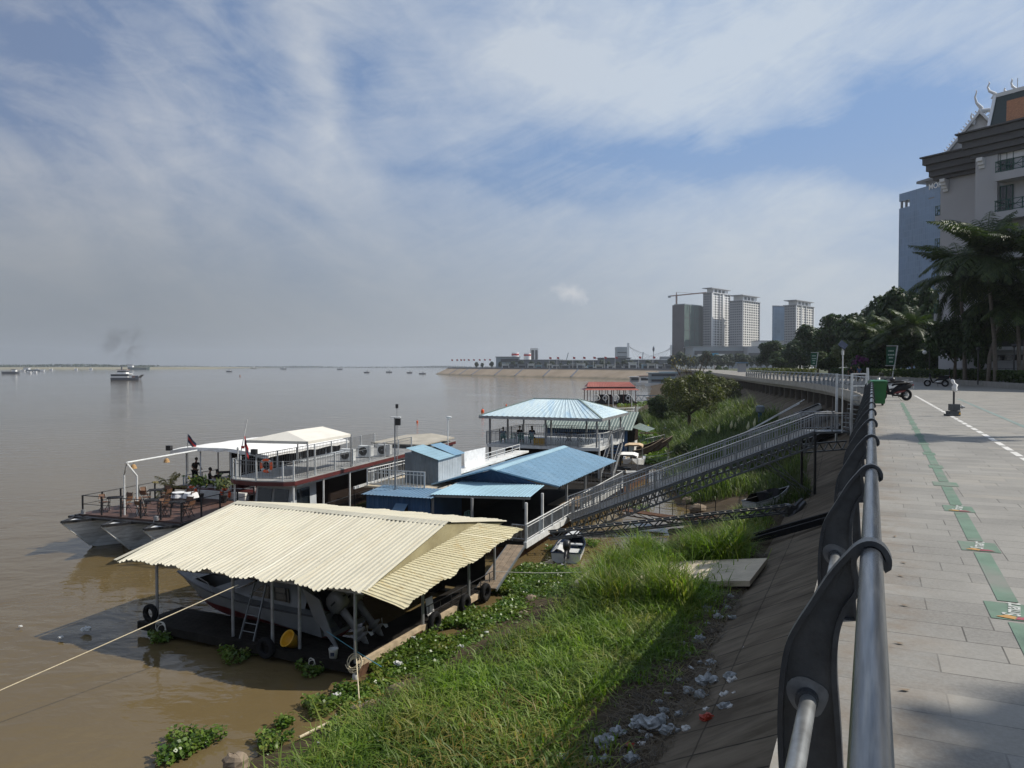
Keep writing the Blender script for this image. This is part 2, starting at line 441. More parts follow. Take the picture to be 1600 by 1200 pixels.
def world():
 nt = W.node_tree; bg = nt.nodes['Background']
 sky = nd(nt, 'ShaderNodeTexSky', sky_type='NISHITA'); sky.sun_disc = False
 sky.sun_elevation = SUN_EL; sky.sun_rotation = math.atan2(SUN_AZ.x, SUN_AZ.y)
 sky.altitude = 20; sky.air_density = 1.0; sky.dust_density = 1.6; sky.ozone_density = 1.5
 tc = nd(nt, 'ShaderNodeTexCoord'); sp = nd(nt, 'ShaderNodeSeparateXYZ'); nt.links.new(tc.outputs['Generated'], sp.inputs[0])
 az = mth(nt, 'ARCTAN2', sp.outputs[0], sp.outputs[1]); el = mth(nt, 'ARCSINE', sp.outputs[2])
 cb = nd(nt, 'ShaderNodeCombineXYZ'); nt.links.new(az, cb.inputs[0]); nt.links.new(el, cb.inputs[1])
 wn = nd(nt, 'ShaderNodeTexNoise'); wn.inputs['Scale'].default_value = 7; wn.inputs['Detail'].default_value = 5
 nt.links.new(cb.outputs[0], wn.inputs['Vector'])
 ws = nd(nt, 'ShaderNodeSeparateXYZ'); nt.links.new(wn.outputs['Color'], ws.inputs[0])
 wa = mth(nt, 'ADD', az, mth(nt, 'MULTIPLY', mth(nt, 'SUBTRACT', ws.outputs[0], .5), .16))
 we = mth(nt, 'ADD', el, mth(nt, 'MULTIPLY', mth(nt, 'SUBTRACT', ws.outputs[1], .5), .09))
 blobs = [  # centre (as seen), extent, tilt in degrees, amount: banks of thin cloud and clear gaps
  (60, 60, 260, 110, 20, -.32), (400, 170, 70, 120, 35, -.2), (570, 120, 50, 130, -20, -.22), (690, 60, 110, 60, 30, -.25), (230, 130, 90, 60, 35, .12), (330, 250, 330, 70, 20, .12),
  (490, 130, 45, 150, 14, .34), (250, 330, 300, 60, 5, .1), (880, 110, 330, 70, -14, .42), (1300, 60, 420, 60, -6, .38),
  (1150, 240, 300, 42, -3, -.55), (1420, 240, 110, 120, 0, -.5), (880, 300, 150, 22, -8, -.3), (690, 265, 120, 14, 3, -.18),
  (1200, 400, 260, 95, -8, .4), (1330, 320, 160, 40, -10, .25), (640, 340, 300, 26, 0, -.05), (1480, 20, 120, 60, 0, -.1)]
 tot = None
 for px, py, sx, sy, tilt, amp in blobs:
  d = ray(px, py).normalized(); a0, e0 = math.atan2(d.x, d.y), math.asin(d.z)
  dx = mth(nt, 'SUBTRACT', wa, a0); dy = mth(nt, 'SUBTRACT', we, e0)
  c, s = math.cos(R(tilt)), math.sin(R(tilt))
  k = 1 / 1200
  u = mth(nt, 'ADD', mth(nt, 'MULTIPLY', dx, c / (sx * k)), mth(nt, 'MULTIPLY', dy, s / (sx * k)))
  w = mth(nt, 'ADD', mth(nt, 'MULTIPLY', dx, -s / (sy * k)), mth(nt, 'MULTIPLY', dy, c / (sy * k)))
  r2 = mth(nt, 'ADD', mth(nt, 'MULTIPLY', u, u), mth(nt, 'MULTIPLY', w, w))
  g = mth(nt, 'MULTIPLY', mth(nt, 'EXPONENT', mth(nt, 'MULTIPLY', r2, -1.0)), amp)
  tot = g if tot is None else mth(nt, 'ADD', tot, g)
 mp = nd(nt, 'ShaderNodeMapping'); mp.inputs['Scale'].default_value = (1, 2.1, 1); mp.inputs['Rotation'].default_value = (0, 0, R(-14))
 nt.links.new(cb.outputs[0], mp.inputs[0])
 n1 = noise(nt, mp.outputs[0], 3.6, 12, .66, 1.1); n2 = noise(nt, mp.outputs[0], 11, 12, .7, 1.3)
 mp3 = nd(nt, 'ShaderNodeMapping', vector_type='TEXTURE'); mp3.inputs['Scale'].default_value = (.34, .07, 1); mp3.inputs['Rotation'].default_value = (0, 0, R(24)); nt.links.new(cb.outputs[0], mp3.inputs[0])
 n3 = noise(nt, mp3.outputs[0], 1.0, 12, .68, 1.6)
 mp4 = nd(nt, 'ShaderNodeMapping', vector_type='TEXTURE'); mp4.inputs['Scale'].default_value = (.22, .085, 1); mp4.inputs['Rotation'].default_value = (0, 0, R(-32)); nt.links.new(cb.outputs[0], mp4.inputs[0])
 n4 = noise(nt, mp4.outputs[0], 1.0, 9, .55, 1.2)
 str_ = mth(nt, 'ADD', mth(nt, 'MULTIPLY', n3, mrange(nt, az, R(-14), R(2))), mth(nt, 'MULTIPLY', n4, mrange(nt, az, R(-14), R(2), 1, 0)))
 tot = mth(nt, 'ADD', tot, mth(nt, 'MULTIPLY', mth(nt, 'SUBTRACT', str_, .5), .85))
 cov = mth(nt, 'ADD', mth(nt, 'ADD', tot, .42), mth(nt, 'ADD', mth(nt, 'MULTIPLY', mth(nt, 'SUBTRACT', n1, .5), .7), mth(nt, 'MULTIPLY', mth(nt, 'SUBTRACT', n2, .5), .5)))
 cov = mrange(nt, cov, 0.1, .85)
 cov.node.clamp = True
 d = ray(890, 456).normalized(); a0, e0 = math.atan2(d.x, d.y), math.asin(d.z)
 u = mth(nt, 'MULTIPLY', mth(nt, 'SUBTRACT', mth(nt, 'ADD', az, mth(nt, 'MULTIPLY', mth(nt, 'SUBTRACT', ws.outputs[0], .5), .05)), a0), 1200 / 30)
 w = mth(nt, 'MULTIPLY', mth(nt, 'SUBTRACT', mth(nt, 'ADD', el, mth(nt, 'MULTIPLY', mth(nt, 'SUBTRACT', ws.outputs[1], .5), .05)), e0), 1200 / 13)
 w2 = mth(nt, 'ADD', w, mth(nt, 'MULTIPLY', u, .45))
 cu = mth(nt, 'EXPONENT', mth(nt, 'MULTIPLY', mth(nt, 'ADD', mth(nt, 'MULTIPLY', u, u), mth(nt, 'MULTIPLY', w2, w2)), -1.0))
 n5 = noise(nt, cb.outputs[0], 60, 8, .65, .6)
 cu = mrange(nt, mth(nt, 'ADD', cu, mth(nt, 'MULTIPLY', mth(nt, 'SUBTRACT', n5, .5), 1.7)), .35, 1.25, 0, .62)
 hs = nd(nt, 'ShaderNodeHueSaturation'); hs.inputs['Saturation'].default_value = .95; hs.inputs['Value'].default_value = SKYV
 nt.links.new(sky.outputs[0], hs.inputs['Color'])
 side0 = mrange(nt, az, R(-32), R(12))
 base = mixc(nt, .75, hs.outputs[0], mixc(nt, side0, (1.8, 2.5, 4.1), (2.3, 3.8, 6.6)))
 c = mixc(nt, mth(nt, 'MULTIPLY', cov, .95), base, mixc(nt, side0, (5.4, 5.6, 6.0), (5.6, 6.35, 7.3)))
 hz = mrange(nt, el, R(17), R(0.5)); hz.node.interpolation_type = 'SMOOTHSTEP'
 side = mrange(nt, az, R(-26), R(24))
 hcol = mixc(nt, side, (2.4, 2.65, 2.9), (5.0, 5.35, 5.6))
 hamt = mth(nt, 'MULTIPLY', hz, mrange(nt, side, 0, 1, .95, .72))
 c = mixc(nt, hamt, c, hcol)
 c = mixc(nt, cu, c, (7.0, 7.0, 7.1))
 nt.links.new(c, bg.inputs['Color']); bg.inputs['Strength'].default_value = .1
SKYV = .9
world()
SC.view_settings.view_transform = 'Standard'; SC.view_settings.look = 'None'
SC.view_settings.exposure = 0.0; SC.view_settings.gamma = 1.0
SC.render.engine = 'CYCLES'
SC.cycles.use_denoising = True
try: SC.cycles.denoiser = 'OPENIMAGEDENOISE'
except Exception: pass
SC.cycles.max_bounces = 6; SC.cycles.diffuse_bounces = 2; SC.cycles.glossy_bounces = 3; SC.cycles.transmission_bounces = 3
SC.cycles.transparent_max_bounces = 6; SC.cycles.volume_bounces = 0
SC.cycles.use_adaptive_sampling = True; SC.cycles.adaptive_threshold = .02
SC.cycles.sample_clamp_indirect = 6
if USE_HAZE:
 hz = MB().box((0, 2500, 60.5), 5600, 5600, 125).build('haze', mat('air', (1, 1, 1)))
 tag(hz, 'thin pale river haze', kind='stuff')
 nt = M['air'].node_tree; nt.nodes.remove(nt.nodes['Principled BSDF'])
 pv = nd(nt, 'ShaderNodeVolumePrincipled'); pv.inputs['Color'].default_value = (.86, .92, 1, 1)
 pv.inputs['Density'].default_value = .00013; pv.inputs['Anisotropy'].default_value = .3
 nt.links.new(pv.outputs[0], nt.nodes['Material Output'].inputs['Volume'])
RA = R(25.1)
RD = V((math.sin(RA), math.cos(RA), 0)); RR = V((math.cos(RA), -math.sin(RA), 0))   # along the rail, landward
def PR(along, lat, z=0.0):
 return RD * along + RR * lat + Z3 * z
EDGE = -.36
def edge_line():
 pts = [PR(s, EDGE).to_2d() for s in (-14, -6, 2, 10, 18, 26, 34, 40)]
 pts += [V(p) for p in ((20.55, 45.5), (23.9, 56), (26.9, 66), (30.4, 83), (33.5, 103), (38.4, 130), (44, 160), (54, 210), (66, 270), (79, 340), (92, 420))]
 out = []
 for i in range(len(pts) - 1):                      # Catmull-Rom
  p0, p1, p2, p3 = pts[max(i - 1, 0)], pts[i], pts[i + 1], pts[min(i + 2, len(pts) - 1)]
  m1 = (p2 - p0) / max(1e-6, (p2 - p0).length) * (p2 - p1).length; m2 = (p3 - p1) / max(1e-6, (p3 - p1).length) * (p2 - p1).length
  n = max(1, int((p2 - p1).length / 2.0))
  for k in range(n):
   t = k / n
   out.append((2 * t**3 - 3 * t**2 + 1) * p1 + (t**3 - 2 * t**2 + t) * m1 + (-2 * t**3 + 3 * t**2) * p2 + (t**3 - t**2) * m2)
 out.append(pts[-1])
 return out
EL = edge_line()
ES = [0.0]
for i in range(1, len(EL)): ES.append(ES[-1] + (EL[i] - EL[i - 1]).length)
S0 = 14.0                                             # station of along = 0
def EN(i):
 d = (EL[min(i + 1, len(EL) - 1)] - EL[max(i - 1, 0)]).normalized()
 return V((d.x, d.y, 0)), V((d.y, -d.x, 0))          # along, landward
def EP(s, lat, z=0.0):
 """point at station s (metres of bank from along=0), lat metres landward of the deck edge"""
 s += S0
 i = min(max(0, int(np.searchsorted(ES, s)) - 1), len(EL) - 2)
 t = (s - ES[i]) / (ES[i + 1] - ES[i])
 p = EL[i].lerp(EL[i + 1], t)
 n0, n1 = EN(i)[1], EN(i + 1)[1]
 n = n0.lerp(n1, t)
 return V((p.x, p.y, z)) + n * lat
SMAX = ES[-1] - S0
def strip(profile, s0=-13, s1=None, step=2.0, far=1.0):
 """loft a (lat, z) profile along the bank"""
 s1 = SMAX if s1 is None else s1
 mb = MB(); rings = []; s = s0
 while s < s1:
  rings.append([EP(s, l, z) for l, z in (profile(s) if callable(profile) else profile)]); s += step * (1 if s < 140 else 4)
 rings.append([EP(s1, l, z) for l, z in (profile(s1) if callable(profile) else profile)])
 return mb.loft(rings, closed=False, caps=False)
FOOT = -3.75
def shl(s):
 t = min(1, max(0, (s - 50) / 26)); return 4.8 * t * t * (3 - 2 * t)
def slope_z(lat, s=0.0): return 3.2 + .47 * (lat + shl(s))
def wline(s): return 12.75 - .9 * min(1, max(0, (s - 27) / 6)) - 2.2 * min(1, max(0, (s - 33.5) / 3)) + 3.4 * min(1, max(0, (s - 50) / 14)) + 4 * min(1, max(0, (s - 100) / 40))
def bank_w(s): return (wline(s) - 3.75 - shl(s)) / 9
def bank_z(lat, s=0.0):
 """ground height on the bank, lat riverward negative"""
 if lat > FOOT - shl(s): return slope_z(lat, s)
 t = (FOOT - shl(s) - lat) / bank_w(s)
 return 1.44 - .158 * t - .006 * max(0, t - 7) ** 2
def paving_mat():
 m, nt, b = setup('paving')
 vec = coords(nt, rot=(0, 0, RA))
 br = nd(nt, 'ShaderNodeTexBrick', offset=.5, squash=1.0)
 br.inputs['Scale'].default_value = 1; br.inputs['Brick Width'].default_value = .7; br.inputs['Row Height'].default_value = .29; br.squash = 1.5; br.squash_frequency = 3
 br.inputs['Mortar Size'].default_value = .005; br.inputs['Mortar Smooth'].default_value = .2; br.inputs['Bias'].default_value = 0
 br.inputs['Color1'].default_value = (.0, .0, .0, 1); br.inputs['Color2'].default_value = (1, 1, 1, 1); br.inputs['Mortar'].default_value = (.5, .5, .5, 1)
 nt.links.new(vec, br.inputs['Vector'])
 tile = br.outputs['Color']
 c = mixc(nt, mrange(nt, tile, .0, 1.0), (.19, .182, .165), (.275, .263, .236))
 c = mixc(nt, mrange(nt, tile, .8, .97, 0, .6), c, (.25, .225, .185))
 n1 = noise(nt, vec, .9, 6, .65); n2 = noise(nt, vec, 45, 5, .7); n3 = noise(nt, coords(nt, rot=(0, 0, RA), scale=(.6, 1.6, 1)), 2.2, 7, .7, .5)
 c = mixc(nt, mrange(nt, n1, .42, .66, 0, .55), c, (.13, .124, .112))
 c = mixc(nt, mrange(nt, n2, .38, .7, 0, .45), c, (.32, .31, .285))
 c = mixc(nt, mrange(nt, n3, .58, .78, 0, .5), c, (.34, .315, .265))
 sp = nd(nt, 'ShaderNodeSeparateXYZ'); nt.links.new(vec, sp.inputs[0])
 lat = sp.outputs[0]
 near = mrange(nt, lat, .55, .12)
 n4 = noise(nt, vec, 3.2, 6, .7)
 c = mixc(nt, mth(nt, 'MULTIPLY', near, mrange(nt, n4, .42, .68, 0, .6)), c, (.16, .11, .065))
 mo = mrange(nt, br.outputs['Fac'], 0, 1, 0, .9)
 jn = mrange(nt, noise(nt, vec, 1.7, 3), .32, .6, .1, 1)
 c = mixc(nt, mth(nt, 'MULTIPLY', mo, jn), c, (.05, .046, .04))
 nt.links.new(c, b.inputs['Base Color'])
 b.inputs['Roughness'].default_value = .72; b.inputs['Specular IOR Level'].default_value = .35
 h = mth(nt, 'ADD', mth(nt, 'MULTIPLY', br.outputs['Fac'], -1.0), mth(nt, 'MULTIPLY', n2, .25))
 bump(nt, b, h, .35, .006)
paving_mat()
def concrete_slope_mat():
 m, nt, b = setup('slope_concrete')
 vec = coords(nt, rot=(0, 0, RA))
 sp = nd(nt, 'ShaderNodeSeparateXYZ'); nt.links.new(vec, sp.inputs[0])
 n1 = noise(nt, coords(nt, rot=(0, 0, RA), scale=(.35, 1.6, .35)), 1.3, 7, .65, .3); n2 = noise(nt, vec, .5, 5)
 c = mixc(nt, mrange(nt, n1, .3, .7), (.085, .07, .05), (.205, .17, .128))
 c = mixc(nt, mrange(nt, n2, .5, .7, 0, .5), c, (.048, .037, .028))
 c = mixc(nt, mrange(nt, noise(nt, vec, 14, 4), .66, .74, 0, .35), c, (.2, .18, .16))
 wob = mth(nt, 'MULTIPLY', mth(nt, 'SUBTRACT', noise(nt, vec, 1.5, 4), .5), .08)
 f = mth(nt, 'PINGPONG', mth(nt, 'ADD', sp.outputs[1], wob), .62)
 seam = mrange(nt, f, .0, .045, 1, 0)
 seam = mth(nt, 'MULTIPLY', seam, mrange(nt, noise(nt, vec, .6, 3), .35, .55, .45, 1))
 g2 = mth(nt, 'PINGPONG', mth(nt, 'ADD', sp.outputs[0], wob), 1.55)
 seam = mth(nt, 'MAXIMUM', seam, mrange(nt, g2, 0, .03, .7, 0))
 c = mixc(nt, mrange(nt, noise(nt, coords(nt, rot=(0, 0, RA), scale=(.25, 2.4, .25)), 1.1, 6, .7), .55, .75, 0, .5), c, (.16, .135, .11))
 c = mixc(nt, seam, c, (.016, .014, .012))
 nt.links.new(c, b.inputs['Base Color']); b.inputs['Roughness'].default_value = .95; b.inputs['Specular IOR Level'].default_value = .1
 bump(nt, b, mth(nt, 'SUBTRACT', n1, seam), .4, .02)
concrete_slope_mat()
def water_mat():
 m, nt, b = setup('river_water')
 vec = coords(nt)
 c = mixc(nt, mrange(nt, noise(nt, coords(nt, scale=(1, .35, 1)), .03, 5), .35, .65), (.105, .075, .03), (.13, .095, .045))
 nt.links.new(c, b.inputs['Base Color'])
 b.inputs['Roughness'].default_value = .05; b.inputs['IOR'].default_value = 1.33; b.inputs['Specular IOR Level'].default_value = .42
 v2 = coords(nt, scale=(1, 1.5, 1), rot=(0, 0, R(20)))
 a = noise(nt, v2, .36, 2, .45, .6); d2 = noise(nt, v2, 1.25, 2, .5, .5); e = noise(nt, v2, 5.5, 2, .5)
 g = nd(nt, 'ShaderNodeCameraData')
 h = mth(nt, 'ADD', mth(nt, 'ADD', mth(nt, 'MULTIPLY', a, 1.0), mth(nt, 'MULTIPLY', d2, .3)), mth(nt, 'MULTIPLY', e, .045))
 patch = mrange(nt, noise(nt, vec, .035, 3), .35, .65, .35, 1.0)
 bn = nd(nt, 'ShaderNodeBump'); bn.inputs['Distance'].default_value = .14
 nt.links.new(mth(nt, 'MULTIPLY', patch, .72), bn.inputs['Strength']); nt.links.new(h, bn.inputs['Height']); nt.links.new(bn.outputs[0], b.inputs['Normal'])
 nt.nodes.remove(g)
water_mat()
tag(MB().quad((-9000, -300, 0), (9000, -300, 0), (9000, 9000, 0), (-9000, 9000, 0)).build('river_water', 'river_water'), 'wide muddy brown river', kind='structure')
pv = strip([(0, DECK), (.35, DECK), (1.5, DECK), (4, DECK), (8, DECK), (11.7, DECK)]).build('promenade', 'paving', local=True)
tag(pv, 'grey stone paved riverside promenade', kind='structure')
sl_ = strip([(.0, DECK - .004), (0, DECK - .55), (.5, DECK - .55), (.5, DECK - .9), (.9, DECK - .9), (.9, DECK - .56), (9.5, DECK - .56)]).build('promenade_slab', 'concrete_edge', local=True)
tag(sl_, 'concrete edge and underside of the promenade', kind='structure')
emb = strip(lambda s: [(l - shl(s), z) for l, z in ((9.6, DECK - .5), (8.8, slope_z(8.8)), (4, slope_z(4)), (0, slope_z(0)), (FOOT, slope_z(FOOT)), (FOOT - .12, slope_z(FOOT) - .35))], s1=SMAX).build('embankment', 'slope_concrete', local=True)
tag(emb, 'dark concrete slope under the promenade', kind='structure')
prof = [(FOOT + .4, bank_z(FOOT) - .25)] + [(FOOT - .05 - t, bank_z(FOOT - t) + .03) for t in (0, 1.5, 3, 4.5, 6, 7.5, 9, 10.5, 12, 14, 17)]
rings = []
s = -13
mb = MB()
while s < SMAX:
 k = bank_w(s)
 rings.append([EP(s + random.uniform(-.4, .4), -shl(s) + (l if l > FOOT else FOOT + (l - FOOT) * k) + random.uniform(-.3, .3) * (l < FOOT - 1), z + random.uniform(-.1, .1) * (l < FOOT - 1)) for l, z in prof])
 s += 1.5 if s < 130 else 8
mb.loft(rings, closed=False, caps=False)
tag(mb.build('river_bank', 'mud', local=True, smooth=True), 'muddy river bank below the concrete slope', kind='structure')
c0 = MB().box((0, 0, 0), .4, .4, 1).build('support_column', 'concrete_dark', local=True)
tag(c0, 'concrete column under the promenade deck', 'column', 'columns under the promenade deck')
first = True
for k in range(46):
 s = 20 + k * 3.2
 zb = slope_z(.8, s); zt = DECK - .55
 o = c0 if first else c0.copy()
 if not first: COL.objects.link(o)
 first = False
 o.location = EP(s, .8, (zb + zt) / 2 - .1); o.scale = (1, 1, zt - zb + .3)
 d = EN(min(len(EL) - 1, int(np.searchsorted(ES, s + S0))))[0]
 o.rotation_euler = (0, 0, math.atan2(d.y, d.x))
tag(strip([(11.7, DECK - .3), (11.7, DECK + .02), (40, DECK + .1), (300, DECK + .1)]).build('garden_ground', 'garden_soil', local=True), 'planted ground behind the promenade', kind='structure')
PX0 = -.0        # lateral place of the top pipe
def blade_parts(m_local):
 """bracket in its own plane: X landward, Z up, Y along the rail"""
 outer = [(-.275, 0), (-.292, .13), (-.298, .3), (-.293, .45), (-.274, .586), (-.238, .67), (-.196, .745), (-.13, .865), (-.075, .94), (-.035, .985), (.005, 1.0), (.04, .985), (.062, .945), (.058, .905)]
 inner = [(-.08, 0), (-.09, .17), (-.1, .33), (-.112, .49), (-.112, .6), (-.1, .69), (-.075, .76), (-.04, .82), (-.045, .875), (-.052, .915), (-.046, .95), (-.02, .972), (.012, .972), (.034, .95)]
 def cr(P_):
  o = []
  for i in range(len(P_) - 1):
   a, b, c, d = [V(P_[min(max(j, 0), len(P_) - 1)]) for j in (i - 1, i, i + 1, i + 2)]
   for k in range(3):
    q = k / 3; o.append(tuple(.5 * ((2 * b) + (c - a) * q + (2 * a - 5 * b + 4 * c - d) * q * q + (3 * b - a - 3 * c + d) * q ** 3)))
  return o + [P_[-1]]
 outer, inner = cr(outer), cr(inner)
 n = len(outer); t = .009
 mb = MB()
 vs = []
 for y in (-t, t):
  for a, b in zip(outer, inner):
   vs += [V((a[0], y, a[1])), V((b[0], y, b[1]))]
 fs = []
 for i in range(n - 1):
  o = 2 * i
  fs.append((o, o + 1, o + 3, o + 2)); q = o + 2 * n
  fs.append((q, q + 2, q + 3, q + 1))
 mb.add(vs, fs)
 rim = outer + list(reversed(inner))
 bar = MB(); rings = []
 m = len(rim)
 for i in range(m):
  p = V((rim[i][0], 0, rim[i][1])); a = V((rim[i - 1][0], 0, rim[i - 1][1])); b = V((rim[(i + 1) % m][0], 0, rim[(i + 1) % m][1]))
  d = (b - a).normalized(); nn = V((-d.z, 0, d.x)) * .0095
  yy = V((0, .034, 0))
  rings.append([p - nn - yy, p + nn - yy, p + nn + yy, p - nn + yy])
 rings.append(rings[0])
 bar.loft(rings, caps=False)
 return mb, bar
def railing(name, label, stations, near):
 mb_, mr_ = ('rail_blade', 'rail_steel') if near else ('rail_far_lit', 'rail_far_lit')
 root = thing(name, label, 'railing', EP(stations[0], 0, DECK))
 prev = None
 pts_hi, pts_lo = [], []
 s = stations[0] - (1.4 if near else .3)
 while s <= stations[-1] + .4:
  pts_hi.append(EP(s, -EDGE + .005, DECK + .95)); pts_lo.append(EP(s, -EDGE - .2, DECK + .4)); s += 1.0
 MB().path(pts_hi, .037, 20).build('handrail', mr_, root, smooth=True)
 MB().path(pts_lo, .03, 16).build('lower_rail', 'low_rail_steel', root, smooth=True)
 b0 = None
 mbp, mbr = blade_parts(None)
 for s in stations:
  p = EP(s, -EDGE, DECK); d = EP(s + .3, 0) - EP(s - .3, 0)
  ang = math.atan2(d.y, d.x) - PI / 2
  if b0 is None:
   pm = MB().add([V((-.205 + .072 * (1 + .1 * math.sin(3 * a)) * math.cos(a), -.0125, .405 + .075 * (1 + .12 * math.cos(2 * a + 1)) * math.sin(a))) for a in [2 * PI * k / 24 for k in range(24)]], [tuple(range(24))])
   o = mbp.build('bracket', mb_, root, local=True)
   o.data.transform(Matrix.Translation(ORG[root.name]))   # keep the bracket in its own coordinates
   r = mbr.build('bracket_rim', mb_, o, local=True); r.data.transform(Matrix.Translation(ORG[root.name]))
   MB().tube((-.205, -.05, .4), (-.205, -.012, .4), .04, 20).build('sleeve', 'rail_blade', o, local=True).data.transform(Matrix.Translation(ORG[root.name]))
   pm.build('primer_patch', 'primer', o, local=True).data.transform(Matrix.Translation(ORG[root.name]))
   b0 = o
  else:
   o = dup(b0, parent=root)
  o.location = p - ORG[root.name]; o.rotation_euler = (0, 0, ang)
 return root
railing('railing', 'dark steel pipe railing with curved blade posts beside the stone paving, nearest the bin', [.68 + 2.35 * k for k in range(19)], True)
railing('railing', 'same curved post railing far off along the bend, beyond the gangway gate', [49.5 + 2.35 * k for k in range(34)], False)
def deckbar(name, m, s0, s1, l0, l1, w, parent=None, z=.004):
 mb = MB(); n = max(1, int((s1 - s0) / 2))
 for k in range(n):
  a, b = s0 + (s1 - s0) * k / n, s0 + (s1 - s0) * (k + 1) / n
  la, lb = l0 + (l1 - l0) * k / n, l0 + (l1 - l0) * (k + 1) / n
  mb.quad(PR(a, la - w / 2, DECK + z), PR(a, la + w / 2, DECK + z), PR(b, lb + w / 2, DECK + z), PR(b, lb - w / 2, DECK + z))
 return mb
g = MB()
def glat(s): return .80 + .011 * s
sq = [1.9 + 2.04 * k for k in range(18)]
logo_pts = []
for i, s in enumerate(sq):
 a, b = s + .25, s + 2.04 - .25
 mb = deckbar('', '', a, b, glat(a), glat(b), .125); g.add(mb.v, mb.f)
 mb = deckbar('', '', s - .2, s + .2, glat(s), glat(s), .3 if s < 14 else .2); g.add(mb.v, mb.f)
gl = g.build('green_line_marking', 'line_green', local=True)
tag(gl, 'green painted line of dashes and square patches on the paving', kind='structure')
def text_mesh(body, size):
 cu = bpy.data.curves.new('txt', 'FONT'); cu.body = body; cu.size = size; cu.align_x = 'CENTER'; cu.align_y = 'CENTER'; cu.offset = .004 * size * 5
 o = bpy.data.objects.new('txt', cu); COL.objects.link(o)
 dg = bpy.context.evaluated_depsgraph_get()
 me = bpy.data.meshes.new_from_object(o.evaluated_get(dg))
 bpy.data.objects.remove(o)
 return me
tm = text_mesh('Smart', .125)
for i, s in enumerate(sq[:5]):
 p = PR(s, glat(s), DECK + .008)
 o = bpy.data.objects.new('lettering', tm if i else tm); COL.objects.link(o)
 if i == 0: tm.materials.append(M['letter_grey'])
 o.parent = gl; ORG[o.name] = V((0, 0, 0))
 o.location = p + RR * .0 + RD * .05
 o.rotation_euler = (0, 0, -RA + PI / 2)
 o.rotation_euler = (0, 0, -RA + PI / 2 - R(8)); o.scale = (1.1, 1.15, 1)
 lm = MB()
 lm.add([p + RR * (-.12) + RD * (-.16), p + RR * (-.02) + RD * (-.19), p + RR * .0 + RD * (-.13), p + RR * (-.05) + RD * (-.1)], [(0, 1, 2, 3)])
 lm.build('logo_mark', 'logo_orange', gl)
 MB().add([p + RR * (-.015) + RD * (-.19), p + RR * .11 + RD * (-.17), p + RR * .06 + RD * (-.12), p + RR * .005 + RD * (-.13)], [(0, 1, 2, 3)]).build('logo_mark', 'logo_red', gl)
w = MB(); s = 6.0
while s < 47:
 ln = .8
 mb = deckbar('', '', s, s + ln, 2.44 - .01 * max(0, s - 20), 2.44 - .01 * max(0, s - 20), .115); w.add(mb.v, mb.f); s += ln + (.24 if s < 36 else .1)
tag(w.build('white_line_marking', 'line_white', local=True), 'dashed white line on the paving', kind='structure')
tag(deckbar('', '', 14, 44, 3.62, 3.9, .14).build('faded_line_marking', 'line_teal', local=True), 'faded teal line on the paving', kind='structure')
lf = MB().add([V((-.03, 0, .006)), V((0, -.014, .003)), V((.032, .0, .009)), V((.0, .016, .004))], [(0, 1, 2, 3)]).build('fallen_leaf', 'plank_wood', local=True)
tag(lf, 'dry brown leaf lying at the foot of the railing', 'leaf', 'dry leaves along the foot of the railing')
for k in range(9):
 o = lf if k == 0 else dup(lf)
 o.location = PR(1.9 + k * .75 + random.uniform(-.3, .3), .16 + random.uniform(0, .1), DECK + .004); o.rotation_euler = (0, 0, random.uniform(0, 6))
def wheelie_bin():
 p = at(1371, 634, DECK); r = thing('wheelie_bin', 'tall green plastic wheelie bin standing against the railing', 'bin', p, rz=-.25, local=True)
 mb = MB()
 b = [V((-.23, -.25, .1)), V((.23, -.25, .1)), V((.23, .27, .1)), V((-.23, .27, .1))]
 t = [V((-.29, -.33, .98)), V((.29, -.33, .98)), V((.29, .37, .98)), V((-.29, .37, .98))]
 mb.hexa(b, t); mb.box((0, -.33, .95), .62, .05, .07); mb.box((-.29, .02, .95), .05, .72, .07); mb.box((.29, .02, .95), .05, .72, .07)
 mb.box((0, -.29, .5), .3, .02, .34)
 mb.build('body', 'green_plastic', r)
 lid = MB(); rings = []
 for y, z in ((-.38, .99), (-.36, 1.03), (-.1, 1.07), (.25, 1.06), (.4, 1.0)):
  rings.append([V((x, y, z - (.02 if abs(x) > .25 else 0))) for x in (-.31, -.2, 0, .2, .31)] + [V((x, y, .985)) for x in (.31, 0, -.31)])
 lid.loft(rings).build('lid', 'green_plastic', r)
 for x in (-.25, .25):
  w_ = MB().tube((x - .03, .3, .1), (x + .03, .3, .1), .1, 16); w_.build('wheel', 'rubber', r)
 MB().tube((-.25, .45, .98), (.25, .45, .98), .018, 8).build('handle', 'green_plastic', r)
wheelie_bin()
